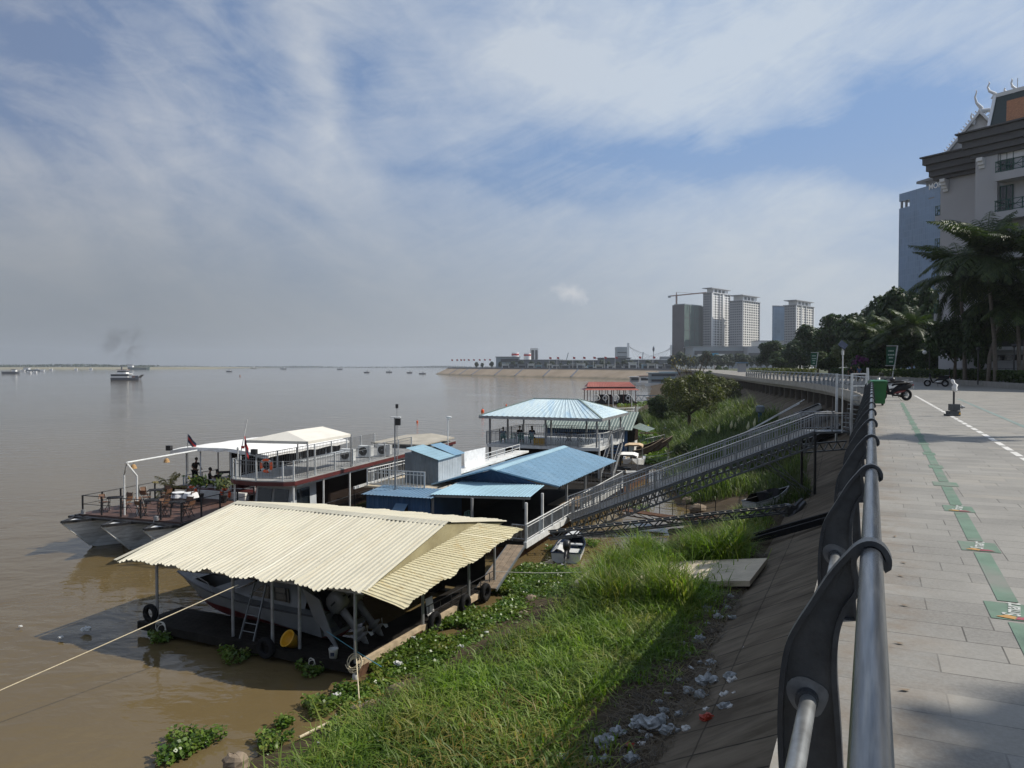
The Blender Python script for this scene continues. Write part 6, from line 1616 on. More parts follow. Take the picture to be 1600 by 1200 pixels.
def truss_side(mb, p0, p1, dep, n, w):
 dn = Z3 * -dep
 mb.beam(p0, p1, w * 1.6, w * 1.6); mb.beam(p0 + dn, p1 + dn, w * 1.6, w * 1.6)
 for i in range(n):
  a, b = p0.lerp(p1, i / n), p0.lerp(p1, (i + 1) / n); m = a.lerp(b, .5)
  mb.beam(a, m + dn, w, w); mb.beam(m + dn, b, w, w)
def gangway():
 r = thing('gangway', 'long grey steel truss gangway with barred handrails climbing from the float to the promenade', 'gangway', G0)
 d = (G1 - G0).normalized(); s = V((d.y, -d.x, 0)).normalized() * .75
 MB().slab([G0 - s, G1 - s, G1 + s, G0 + s], Z3 * -.06).build('walkway', 'dark_steel', r)
 for k, sg in enumerate((-1, 1)):
  o = s * sg
  mb = MB(); truss_side(mb, G0 + o - Z3 * .1, G1 + o - Z3 * .1, .75, 34, .06); mb.build('truss', 'galvanised', r)
  fence(r, [G0 + o * 1.02, G1 + o * 1.02], 1.02, 'grey_metal', n_bal=.17, post=1.6, low=.06, mid=(.88,), rr=.034, br=.02, pr=.032)
 cb = MB()
 for i in range(16):
  p = G0.lerp(G1, i / 15) - Z3 * .88; cb.beam(p - s, p + s, .05, .05)
 cb.build('cross_brace', 'galvanised', r)
 L0 = G1; L1 = V((19.5, 45.25, 5.72))
 ld = MB().slab([L0 - s, L1 - s, L1 + s, L0 + s], Z3 * -.12).build('landing', 'galvanised', r)
 for sg in (-1, 1): fence(r, [L0 + s * sg, L1 + s * sg], 1.05, 'grey_metal', n_bal=.24, post=1.0, low=.1, mid=(.9,), rr=.035, br=.018, pr=.035)
 mb = MB(); truss_side(mb, G1 - s - Z3 * .9, V((20.2, 45.3, 5.0)) - s, .5, 5, .05); mb.build('under_truss', 'galvanised', r)
 for sg in (-1, 1):
  p = G1 + s * sg; MB().beam(p + V((.05, 0, -.1)), V((p.x + .05, p.y, slope_z(-3.2) - .2)), .12, .12, up=V((1, 0, 0))).build('support_post', 'black_metal', r)
  q = G1.lerp(G0, .2) + s * sg - Z3 * .88
  MB().beam(q, V((p.x - .05, p.y, 2.2)), .05, .05).beam(q + d * .5, V((p.x - .05, p.y, 1.9)), .05, .05).build('diagonal_strut', 'galvanised', r)
 return r
gangway()
def gate_stair():
 r = thing('gangway_gate', 'tall grey steel gate frame with a ladder stair between the gangway landing and the promenade', 'gate', (19.8, 45.2, 5.7))
 a, b = V((19.65, 44.4, 4.4)), V((20.6, 44.6, 5.6))
 zt = 9.05
 for p in (a, b, V((19.5, 46.1, 5.0)), V((20.5, 46.3, 5.6))):
  MB().beam(p, V((p.x, p.y, zt)), .11, .11, up=V((1, 0, 0))).build('gate_post', 'white_metal', r)
 for z in (zt, 8.35, 7.78, 7.35):
  MB().beam(V((a.x, a.y, z)), V((b.x, b.y, z)), .07, .07).build('cross_bar', 'white_metal', r)
 for k in range(8):
  z = 5.85 + k * .27; MB().slab([V((19.7 + k * .08, 44.5, z)), V((19.7 + k * .08, 45.9, z)), V((19.95 + k * .08, 45.9, z)), V((19.95 + k * .08, 44.5, z))], Z3 * .04).build('step', 'galvanised', r)
gate_stair()
def boom():
 p0, p1 = at(858, 842, .75), V((14.6, 40.6, 1.75))
 r = thing('mooring_boom', 'slender dark lattice boom lying between the float and the concrete slope', 'truss', p0)
 up = Z3 * .36; d = (p1 - p0).normalized(); s = V((d.y, -d.x, 0)) * .2
 n = 30
 for nm, o in (('near_truss', s), ('far_truss', -s)):
  mb = MB(); mb.beam(p0 + o, p1 + o, .075, .075).beam(p0 + up + o, p1 + up + o, .08, .08)
  for i in range(n):
   a, b = p0.lerp(p1, i / n) + o, p0.lerp(p1, (i + 1) / n) + o
   mb.beam(a if i % 2 else a + up, b + up if i % 2 else b, .05, .05)
  mb.build('lattice', 'dark_steel', r)
 cb = MB()
 for i in range(n + 1):
  a = p0.lerp(p1, i / n); cb.beam(a - s + up, a + s + up, .035, .035)
 cb.build('cross_bar', 'concrete_pale', r)
 q = p1
 MB().beam(q + V((-.3, -.6, -.5)), q + V((1.1, .4, .45)), .16, .2).beam(q + V((-.2, .3, -.5)), q + V((1.2, 1.0, .5)), .16, .2).beam(q + V((0, -.4, .4)), q + V((1.0, .5, .15)), .12, .12).box(q + V((.1, .1, 0)), .25, .6, .8).build('anchor_frame', 'dark_steel', r)
boom()
def rusty_bridge():
 pts = [at(965, 796, .75), at(1030, 806, .55), at(1072, 812, .7), at(1118, 806, 1.3)]
 r = thing('catwalk', 'rusty sagging catwalk with a thin handrail low over the water', 'walkway', pts[0])
 mb = MB(); s = V((.1, .4, 0))
 for a, b in zip(pts, pts[1:]): mb.slab([a - s, b - s, b + s, a + s], Z3 * .06); mb.beam(a - s - Z3 * .2, b - s - Z3 * .2, .06, .06)
 for a, b in zip(pts, pts[1:]):
  for i in range(4):
   p, q = a.lerp(b, i / 4) - s, a.lerp(b, (i + 1) / 4) - s; mb.beam(p, q - Z3 * .2, .03, .03)
 mb.build('walkway', 'rust', r)
 fence(r, [p + s for p in pts], .8, 'black_metal', post=1.0, low=None, mid=(.4,), rr=.018, pr=.018)
rusty_bridge()
for k, (s0, off, lab) in enumerate(((36.2, 0, 'dark steel channel lying down the concrete slope, nearer of the pair'), (37.4, .0, 'dark steel channel lying down the concrete slope, farther of the pair'))):
 a, b = EP(s0, -.4, slope_z(-.4) + .12), EP(s0 + .2, -4.6, slope_z(-3.9) + .1)
 tag(MB().beam(a, b, .3, .26).build('steel_channel', 'rubber'), lab, 'beam')
def boat_ramp():
 a = [EP(28.2, -3.5, 1.84), EP(31.6, -3.3, 1.9), EP(32.2, -10.6, .72), EP(29.2, -10.6, .65)]
 o = MB().slab([p - Z3 * .18 for p in a], Z3 * .2).build('concrete_slab', 'concrete_pale')
 tag(o, 'long pale concrete slab lying tilted from the slope into the tall grass', 'slab')
boat_ramp()
def beached(label, s0, lat, L, dirv, m, cover, z=None, cat='boat'):
 P = EP(s0, lat, bank_z(lat, s0) + .15)
 dirv = V(dirv).normalized(); sd = Z3.cross(dirv).normalized();
 class F2:
  pass
 f = F2(); f.a = dirv; f.b = sd; f.o = P
 up = dirv.cross(sd)
 def q(a, b, z_): return P + dirv * a + sd * b + up * z_
 o, rim, inn, s = hull(q, L, L * .3, -.05, .5, bow_rise=.25, rake=1.0, floor=.15)
 r = thing('beached_boat', label, cat, P)
 o.build('hull', m, r); rim.build('gunwale', 'grey_metal', r); inn.build('inside', 'pontoon_dark', r)
 if cover:
  cb = MB(); rings = []
  for x in (.1, .3, .5, .7):
   xx, w, *_ = s(x); rings.append([q(xx, -w * .95, .52), q(xx, -w * .4, .8 + .25 * math.sin(x * 9)), q(xx, w * .4, .85), q(xx, w * .95, .52)])
  cb.loft(rings, closed=False, caps=False).build('cover', 'cloth_black', r)
 return q, r
dn = (EP(66, -4, slope_z(-4)) - EP(66, 4, slope_z(4))).normalized()
q, r = beached('grey motorboat with a torn dark cover stranded in grass at the slope foot', 46.6, -5.9, 3.6, (.8, .5, .1), 'hull_grey', True)
q, r = beached('long slim white boat lying bow down on the slope under the deck, with loose poles', 74, .2, 8.2, dn, 'hull_white', False)
MB().tube(q(1, .2, 1.4), q(8, -.4, .6), .05, 6).tube(q(1.5, -.5, 1.2), q(7.2, .5, .7), .04, 6).build('pole', 'white_metal', r)
q, r = beached('dark slim boat lying on the slope under the deck, next to the long white one', 69, .2, 7.0, dn, 'concrete_dark', False)
q, r = beached('dark slim boat lying on the slope under the deck, close to the gangway', 63, .4, 6.2, dn, 'pontoon_dark', False)
bp = EP(80, -4.5, slope_z(-4.5, 80))
r = thing('water_drum', 'blue grey drum on a short stand at the edge of the reeds', 'drum', bp, local=True)
MB().tube((0, 0, 0), (0, 0, 1.6), .2, 10).build('stand', 'blue_wall', r); MB().path([(0, 0, 1.6), (0, 0, 1.7), (0, 0, 2.2), (0, 0, 2.3)], [.3, .42, .42, .25], 14).build('drum', 'grey_wall', r)
rope('thin mooring line from the far raft across the weeds to the bank', at(995, 716, .9), at(1085, 693, 1.8), .25, .02, 'rope_white')
rope('thin mooring line from the boathouse post across the hyacinth to the reeds', BH(0, 9.5, .95), at(985, 888, 1.3), .12, .014, 'rope_white')
rope('pale mooring line from the brown foredeck bow down toward the boathouse', BA(1.6, -.3, 1.75), BA(.6, -1.6, .5), .05, .018, 'rope_white')
def blades(name, P, hgt, wid, lean, m, parent=None, kind=None, seed=1, droop=.35, ang=None):
 """P (N,3) roots. Every blade is two quads, bending over its lean direction"""
 g = np.random.default_rng(seed); N = len(P)
 a = g.uniform(0, 2 * np.pi, N) if ang is None else ang; ld = np.stack([np.cos(a), np.sin(a), np.zeros(N)], 1)
 b = a + np.pi / 2 + g.uniform(-.5, .5, N); wd = np.stack([np.cos(b), np.sin(b), np.zeros(N)], 1) * (wid * g.uniform(.6, 1.3, N))[:, None] / 2
 ln = (lean * g.uniform(.3, 1.5, N))[:, None] * hgt[:, None]; up = np.array([0, 0, 1.0])
 p1 = P + ld * ln * .35 + up * (hgt * .62)[:, None]
 p2 = P + ld * ln * 1.15 + up * (hgt * (1 - droop * g.uniform(0, 1, N) * lean))[:, None]
 v = np.stack([P - wd * .8, P + wd * .8, p1 - wd, p1 + wd, p2 - wd * .15, p2 + wd * .15], 1).reshape(-1, 3)
 o = np.arange(N)[:, None] * 6
 f = np.concatenate([o + np.array([0, 1, 3, 2]), o + np.array([2, 3, 5, 4])], 1).ravel()
 return npmesh(name, v, f, 4, m, parent, kind)
def leaves(P, size, g, flat=0.0, nrm=None, elong=1.6):
 """random leaf quads (folded) about points P; returns verts, faces"""
 N = len(P)
 n = g.normal(size=(N, 3)); n[:, 2] = np.abs(n[:, 2]) + flat
 if nrm is not None: n = n * .8 + nrm * 1.1
 n /= np.linalg.norm(n, axis=1)[:, None] + 1e-9
 t = g.normal(size=(N, 3)); t -= n * (t * n).sum(1)[:, None]; t /= np.linalg.norm(t, axis=1)[:, None] + 1e-9
 b = np.cross(n, t); s = (size * g.uniform(.6, 1.35, N))[:, None]
 v = np.stack([P - t * s * elong / 2, P + b * s * .5 + n * s * .12, P + t * s * elong / 2, P - b * s * .5 + n * s * .12], 1).reshape(-1, 3)
 f = (np.arange(N)[:, None] * 4 + np.arange(4)).ravel()
 return v, f
def bank_pts(n, s0, s1, l0, l1, g, dens=None):
 s = g.uniform(s0, s1, n); t = g.uniform(0, 1, n)
 out = np.zeros((n, 3)); lat = l0 + (l1 - l0) * t
 ss = np.linspace(s0 - 1, s1 + 1, 200); A = np.array([EP(x, 0) for x in ss]); B = np.array([EP(x, 1) for x in ss]) - A
 for k in range(2): out[:, k] = np.interp(s, ss, A[:, k]) + np.interp(s, ss, B[:, k]) * lat
 out[:, 2] = np.array([bank_z(a, b) for a, b in zip(lat.tolist(), s.tolist())])
 return out, s, lat
def vnoise(x, y, g, sc):
 """cheap smooth noise"""
 r = np.zeros_like(x)
 for k in range(6):
  a = g.uniform(0, 6.28); w = sc * (1.6 ** (k % 3)); r += np.sin((x * np.cos(a) + y * np.sin(a)) * w + g.uniform(0, 6.28))
 return r / 6
def grass():
 g = np.random.default_rng(5)
 C, s, lat = bank_pts(8600, 10.5, 48, -12.8, -3.9, g); K = 19
 off = g.normal(size=(len(C), K, 2)) * .13; ang = (np.arctan2(off[:, :, 1], off[:, :, 0]) + g.normal(size=off.shape[:2]) * .8).ravel()
 ch = np.repeat(g.uniform(.65, 1.3, len(C)), K); P = np.repeat(C, K, 0); P[:, :2] += off.reshape(-1, 2); s = np.repeat(s, K) + off[:, :, 0].ravel(); lat = np.repeat(lat, K) + off[:, :, 1].ravel()
 nz = vnoise(s, lat, g, .7); n2 = vnoise(s, lat, g, 2.2)
 wl = 10.9 - .9 * np.clip((s - 21) / 3, 0, 1) + .6 * np.clip((20 - s) / 3, 0, 1) - .4 * np.clip((s - 33) / 3, 0, 1) - 2.6 * np.clip((s - 34.5) / 1.5, 0, 1)
 edge = np.clip((lat + wl) / 1.0, 0, 1) * np.clip((-4.25 - lat + .3 * n2) / .8, 0, 1)
 trash = np.clip(1.5 - .9 * np.exp(-(((s - 17.5) / 2.6) ** 2 + ((lat + 5.0) / 1.3) ** 2)) * 2.0, 0, 1)
 mudp = np.where(s < 35, 1.0, np.where(s < 43, .55 * (lat > -7.5), .95 * ((lat < -5.0) & (lat > -9.2))))
 keep = g.uniform(0, 1, len(P)) < edge * trash * mudp * (.8 + .25 * nz)
 keep &= ~((s > 28.3) & (s < 32.0) & (g.uniform(0, 1, len(P)) < np.where(lat > -8.0, .97, .72)))
 P, s, lat, nz, ang, ch = P[keep], s[keep], lat[keep], nz[keep], ang[keep], ch[keep]
 tall = .4 + .5 * np.clip((s - 22) / 10, 0, 1) * (s < 43) + .16 * nz + .1 * np.clip((-lat - 7) / 4, 0, 1)
 h = np.clip(tall * 1.2 * ch * g.uniform(.5, 1.25, len(P)), .2, 1.6)
 h = np.where((s > 34.8) & (s < 43), h * .42, h)
 P[:, 2] -= .06
 o = blades('bank_grass', P, h, np.full(len(P), .034), np.full(len(P), .75), 'grass_blade', seed=2, droop=.8, ang=ang)
 tag(o, 'bright green grass covering the near river bank', 'grass', kind='stuff')
 Q, s, lat = bank_pts(4200, 10.5, 19, -12.0, -4.5, g); n3 = vnoise(s, lat, g, .9); Q = Q[(n3 > -.05) & (g.uniform(0, 1, len(Q)) < np.clip((19 - s) / 5, 0, 1))]; n = len(Q)
 tag(blades('dry_grass', Q, g.uniform(.3, .7, n), np.full(n, .03), np.full(n, .9), 'leaf_yellow', seed=12, droop=.7), 'yellowed dry grass mixed into the lower bank', 'grass', kind='stuff')
 Q, s, lat = bank_pts(14000, 25.5, 35.8, -9.7, -4.6, g)
 n3 = vnoise(s, lat, g, 1.1); keep = (n3 > .12) & ~((s > 28.5) & (s < 31.8) & (lat > -8.0)); Q = Q[keep]
 n = len(Q); o = blades('tall_grass', Q, g.uniform(.8, 1.9, n), np.full(n, .03), np.full(n, .5), 'grass_blade', seed=3, droop=.6)
 tag(o, 'tall green grass rising round the pale slab', 'grass', kind='stuff')
 Q, s, l0_ = bank_pts(70000, 41, 150, -17, -2.5, g); lat = l0_ + np.array([shl(x) for x in s.tolist()]); wl_ = np.array([wline(x) for x in s.tolist()])
 k = 1 + .55 * np.clip((s - 60) / 40, 0, 1);
 n3 = vnoise(s, lat, g, .5)
 keep = (((s > 53) | (lat > -5.2) & (s > 47)) & (lat < np.where(s < 56, -2.6, np.where(s > 118, -1.5, 1.3 + 1.2 * n3))) & (n3 > -.45 - .3 * (s > 55))) & (g.uniform(0, 1, len(Q)) < np.where(s > 100, .45, 1)) & (l0_ > -wl_ + .1 + .5 * n3)
 Q, s, n3 = Q[keep], s[keep], n3[keep]; n = len(Q)
 o = blades('reeds', Q, np.clip(g.uniform(.55, 1.5, n) * np.where(s > 54, 1.15, .7) * (1 + 1.0 * n3), .25, 2.8), np.full(n, .05), np.full(n, .45), 'reed_blade', seed=4, droop=.5)
 tag(o, 'tall reeds along the bank beyond the gangway', 'reeds', kind='stuff')
 Q, s, lat = bank_pts(9000, 11, 34, -5.2, -3.0, g); kp_ = lat < -3.55 + .5 * vnoise(s, lat, g, 1.0) + .45 * np.exp(-((s - 19) / 3) ** 2); Q = Q[kp_]; n = len(Q); Q[:, 2] += .03
 o = blades('dry_straw', Q, g.uniform(.02, .14, n), np.full(n, .022), np.full(n, 3.8), 'dry_straw', seed=9, droop=.1)
 tag(o, 'withered straw and stems at the foot of the concrete slope', 'straw', kind='stuff')
grass()
for i, (px, py) in enumerate(((1122, 668), (1142, 660), (1148, 662), (1153, 652), (1178, 657), (1200, 661), (1204, 664), (1168, 663), (1087, 700))):
 p = atd(px, py + 14, 66 + (i * 5) % 17); r = thing('reed_plume', 'pale feathery reed plume standing above the far reeds', 'reed', p, group='pale plumes above the reeds')
 MB().tube(p - Z3 * 1.4, p + Z3 * .3, .015, 5).build('stem', 'reed_blade', r)
 mb = MB(); rings = [[p + V((.02 * k + rr * math.cos(a), rr * math.sin(a), .25 + .16 * k)) for a in [2 * PI * j / 8 for j in range(8)]] for k, rr in enumerate((.02, .11, .14, .1, .06, .01))]
 mb.loft(rings).build('plume', 'plume', r)
def hyacinth_pts(P, name, label, g, size=.1, kind=None):
 h = g.uniform(.05, .34, len(P)); P = P.copy(); P[:, 2] = h * g.uniform(.5, 1, len(P)) + .02
 v, f = leaves(P, np.full(len(P), size), g, flat=.9, elong=1.15)
 o = npmesh(name, v, f, 4, 'hyacinth')
 return tag(o, label, 'water plants', kind=kind)
def hyacinth():
 g = np.random.default_rng(8)
 P, s, lat = bank_pts(64000, 15.5, 33.0, -14.4, -10.1, g)
 n = vnoise(s, lat, g, 1.0); keep = (n > -.5) & ((s > 19.5) | (lat > -13.4 + .3 * (19.5 - s))) & ~((s > 26) & (s < 28.4) & (lat < -12.9)) & ((s < 33) | (lat > -13.6))
 hyacinth_pts(P[keep], 'water_hyacinth_mat', 'green water hyacinth mat between the boathouse and the grassy bank', g, kind='stuff')
 P, s, lat = bank_pts(20000, 76, 124, -24, -13.5, g)
 n = vnoise(s, lat, g, .3); keep = (n > -.25) & (lat > -15.5 - (s - 76) * .22)
 hyacinth_pts(P[keep], 'water_hyacinth_mat', 'wide water hyacinth mat beside the far reeds', g, size=.36, kind='stuff')
 P = np.array([at(x, y, 0) for x, y in zip(g.uniform(965, 1030, 500), g.uniform(628, 634, 500))])
 hyacinth_pts(P, 'water_hyacinth_mat', 'thin water hyacinth strip by the red roofed float', g, size=.5, kind='stuff')
 clumps = [(300, 1165, .62, 520, 'water hyacinth clump with a white box on it, lowest near the bank'), (444, 1136, .24, 120, 'small round water hyacinth clump alone in the brown water'), (425, 1165, .42, 260, 'water hyacinth clump trailing roots beside the bank grass'),
              (505, 1108, .55, 420, 'water hyacinth clump between the boathouse corner and the bank stones'), (545, 1085, .4, 240, 'water hyacinth clump under the rope at the boathouse corner'), (255, 1000, .5, 300, 'dark water hyacinth clump under the outermost raft corner'),
              (375, 1025, .7, 420, 'dark water hyacinth clump in the shade in front of the raft'), (490, 1050, .5, 260, 'dark water hyacinth clump in the shade near the white bucket'), (265, 1188, .35, 150, 'water hyacinth clump drifting nearest the lower picture edge'),
              (870, 862, .5, 200, 'water hyacinth clump beside the blue dinghy stern'), (925, 852, .5, 160, 'water hyacinth clump on the bank side of the blue dinghy'), (905, 795, .8, 160, 'water hyacinth clump below the foot of the gangway'), (1003, 795, .8, 160, 'water hyacinth clump beside the rusty catwalk')]
 for px, py, rad, n, lab in clumps:
  n = int(n * 1.6)
  c = at(px, py, 0); a = g.uniform(0, 6.28, n); r_ = rad * np.sqrt(g.uniform(0, 1, n)) * (1 + .35 * np.sin(3 * a))
  hyacinth_pts(np.stack([c.x + r_ * np.cos(a), c.y + r_ * np.sin(a), np.zeros(n)], 1), 'water_hyacinth', lab, g)
hyacinth()
def limb_tree(r, h, crown_r, m='bark', n=6, seed=0, base=.18, spread=.7):
 q = random.Random(seed); mb = MB(); tips = []
 mb.path([(0, 0, -.3), (q.uniform(-.1, .1), q.uniform(-.1, .1), h * .25), (q.uniform(-.2, .2), q.uniform(-.2, .2), h * .5), (0, 0, h * .72)], [base * 1.25, base, base * .75, base * .4], 9)
 for i in range(n):
  a = 2 * PI * i / n + q.uniform(-.4, .4); z0 = h * q.uniform(.22, .55); L = crown_r * q.uniform(.6, 1.0) * spread
  p1 = V((math.cos(a) * L * .45, math.sin(a) * L * .45, z0 + h * .14)); p2 = V((math.cos(a + .2) * L, math.sin(a + .2) * L, z0 + h * q.uniform(.26, .4)))
  mb.path([(0, 0, z0), p1, p2], [base * .5, base * .32, base * .1], 6)
  for k in range(3):
   d = V((q.uniform(-1, 1), q.uniform(-1, 1), q.uniform(.1, 1))).normalized() * crown_r * .35
   mb.path([p1.lerp(p2, .4 + .25 * k), p1.lerp(p2, .4 + .25 * k) + d], [base * .14, base * .04], 5)
 return mb.build('trunk', m, r)
def crown_verts(g, h, cr, nb, nl, size, zc=.66, zr=.36, blob=.34, hollow=True):
 cs = []
 for i in range(nb):
  d = g.normal(size=3); d /= np.linalg.norm(d); k = g.uniform(.45, .95) if hollow else g.uniform(0, 1)
  cs.append((d[0] * cr * k * .8, d[1] * cr * k * .8, h * zc + d[2] * h * zr * k * .85, cr * blob * g.uniform(.6, 1.3)))
 cs = np.array(cs); w = cs[:, 3] ** 2; idx = g.choice(nb, nl, p=w / w.sum())
 d = g.normal(size=(nl, 3)); d[:, 2] += .35; d /= np.linalg.norm(d, axis=1)[:, None]
 P = cs[idx, :3] + d * (cs[idx, 3] * g.uniform(.72, 1.06, nl))[:, None]
 P[:, 2] = np.maximum(P[:, 2], h * .12)
 return leaves(P, np.full(nl, size), g, flat=.1, nrm=d)
TREES = {}
def tree_proto(key, h, cr, m, nb=26, nl=8000, size=.34, seed=1, zc=.64, zr=.4, trunk='bark', base=.2, blob=.34, n=6):
 TREES[key] = (h, cr, m, nb, nl, size, seed, zc, zr, trunk, base, blob, n, [None])
def tree(key, loc, k, rz, label, name='tree', group=None, kz=None):
 h, cr, m, nb, nl, size, seed, zc, zr, trunk, base, blob, n, src = TREES[key]
 if src[0] is None:
  r = thing(name, label, 'tree', (0, 0, 0), 0, group, local=True)
  limb_tree(r, h, cr, trunk, seed=seed, base=base, n=n)
  g = np.random.default_rng(seed); v, f = crown_verts(g, h, cr, nb, nl, size, zc, zr, blob)
  npmesh('crown', v, f, 4, m, r)
  src[0] = r
  o = r
 else:
  o = dup(src[0]); o['label'] = label; o.name = name
  if group: o['group'] = group
  elif 'group' in o: del o['group']
 o.location = loc; o.rotation_euler = (0, 0, rz); o.scale = (k, k, kz or k)
 return o
tree_proto('round_a', 10, 4.6, 'leaf_dark', nb=34, nl=9500, seed=3, zc=.56, zr=.5, blob=.3); tree_proto('round_b', 10, 4.8, 'leaf_dark', nb=42, nl=9500, seed=4, blob=.26, zc=.56, zr=.5); tree_proto('mid', 8, 3.6, 'leaf_mid', nb=26, seed=5, size=.3, zc=.55, zr=.5)
tree_proto('pale', 6, 3.2, 'leaf_pale', nb=20, nl=6000, size=.24, seed=6); tree_proto('street', 7, 3.0, 'leaf_far', nb=14, nl=1100, size=.6, seed=7, base=.15)
tree_proto('bank', 8.2, 5.2, 'leaf_olive', nb=60, nl=7600, size=.17, seed=8, zc=.6, zr=.42, blob=.15, base=.22, n=9); tree_proto('shade', 15, 3.1, 'leaf_mid', nb=14, nl=2300, size=.26, seed=9, zc=.82, zr=.14, blob=.26)
tree_proto('frangipani', 6.5, 4.2, 'leaf_dark', nb=26, nl=5500, size=.32, seed=10, zc=.74, zr=.24, base=.22, n=8)
def place_tree(key, px, dist, top, wpx, label, rz=0.0, base=None, group=None, name='tree'):
 h, cr = TREES[key][0], TREES[key][1]
 p = atd(px, 572, dist); p.z = DECK + .1 if base is None else base
 hh = 9.5 + (572 - top) / 1200 * dist - p.z
 kxy = wpx / 1200 * dist / (2 * cr)
 return tree(key, p, kxy, rz, label, name, group, kz=hh / (h * .95))
gt = 'dark trees behind the promenade hedge'
rowt = [('round_a', 1208, 250, 534, 62, 'olive tree at the far thin end of the dark tree belt, next to the town'), ('mid', 1222, 238, 545, 50, 'lighter green tree second from the far end of the tree belt'), ('round_b', 1250, 205, 530, 66, 'dark tree of the belt rising where its skyline starts to climb'),
  ('round_a', 1278, 180, 510, 76, 'dark dense tree of the belt standing right behind the smaller green banner'), ('round_b', 1308, 160, 498, 80, 'dark dense tree of the belt above the solar lamp panel'), ('round_a', 1345, 142, 486, 92, 'broad dark tree of the belt halfway up its sloping skyline'),
  ('round_b', 1378, 128, 470, 88, 'tall dark tree of the belt just before its highest crown'), ('round_a', 1412, 116, 455, 92, 'highest round crowned dark tree in front of the glass tower foot'), ('round_b', 1448, 108, 462, 84, 'tall dark tree between the glass tower and the coconut palms'),
  ('mid', 1296, 150, 545, 60, 'lower mid green tree beside the smaller green banner'), ('pale', 1330, 128, 538, 66, 'pale blossoming small tree next to the bougainvillea'), ('mid', 1362, 112, 520, 70, 'mid green tree below the little palms'),
  ('round_b', 1395, 104, 528, 84, 'dark low tree right behind the larger green banner'), ('round_a', 1432, 98, 520, 86, 'dark low tree between the larger green banner and the palms'), ('round_b', 1462, 92, 536, 70, 'black looking tree at the corner of the white hotel wall'), ('mid', 1225, 215, 558, 46, 'small green tree low before the far end of the tree belt')]
for i, (k, px, d, top, w, lab) in enumerate(rowt):
 place_tree(k, px, d, top, w, lab, rz=i * 1.7, group=gt)
place_tree('frangipani', 1492, 69, 508, 84, 'dark spreading tree with bare forked limbs in front of the white hotel wall', .4)
place_tree('round_a', 1530, 65, 470, 62, 'dark column of foliage between the coconut palm trunks', 2.0)
tree('bank', at(1078, 676, 1.0), 1.0, .3, 'large olive green tree with forked trunks leaning over the reeds of the bank', 'tree', kz=1.0)
p = at(1034, 664, .6); tree('mid', p, .62, 1.0, 'dark bushy small tree at the water edge beside the large bank tree', 'tree')
for px, py, k, lab in ((1092, 700, .34, 'dark green bush among the reeds below the bank tree'), (1130, 676, .4, 'dark green bush among the reeds nearest the pale plumes'), (1065, 716, .26, 'small dark bush at the reed edge beside the hyacinth mat')):
 p = at(px, py, .9); tree('mid', p, k, 2.0, lab, 'bush', kz=k * .8)
p = at(1110, 640, 2.0); tree('bank', p, .8, 2.3, 'olive green smaller tree behind the large bank tree, nearer the promenade', 'tree')
for px, py, key, k, lab in ((1128, 652, 'bank', .75, 'olive tree on the slope between the bank tree and the deck'), (1062, 640, 'bank', .8, 'olive tree beyond the bank tree, nearest the moored tour boats'), (1160, 640, 'bank', .45, 'low brownish shrub on the slope under the far railing'), (1102, 618, 'mid', .9, 'dark tree farther along the bank beside the bare twigs'), (1128, 600, 'mid', 1.1, 'dark tree on the bank where the far railing begins')):
 tree(key, at(px, py, 1.6), k, px * .1, lab, 'bank_tree')
tw = thing('bare_tree', 'thin leafless tree with a few yellow leaves rising behind the bank tree', 'tree', at(1080, 640, 1.5), local=True)
mb = MB(); q = random.Random(4); tp = []
for i in range(9):
 a = q.uniform(0, 6.28); t = V((math.cos(a) * q.uniform(1.5, 4.5), math.sin(a) * 1.5, q.uniform(8.2, 10.6))); mid = t * .5 + V((0, 0, 1.2))
 mb.path([(0, 0, 0), mid, t], [.12, .07, .02], 6); tp.append(t)
 for j in range(5):
  u = mid.lerp(t, q.uniform(.1, .9)); e = u + V((q.uniform(-1, 1), q.uniform(-.5, .5), q.uniform(.4, 1.4))); mb.path([u, e], [.03, .01], 5); tp.append(e)
mb.build('trunk', 'bark', tw)
g_ = np.random.default_rng(3); tp = np.array([list(x) for x in tp]); P = tp[g_.integers(0, len(tp), 240)] + g_.normal(size=(240, 3)) * .35
v, f = leaves(P[P[:, 0] < .5], np.full((P[:, 0] < .5).sum(), .2), g_); npmesh('crown', v, f, 4, 'leaf_yellow', tw)
tree('shade', V((17.5, 4.85, DECK)), 1.0, .5, 'tall thin crowned shade tree beside the promenade', 'tree')
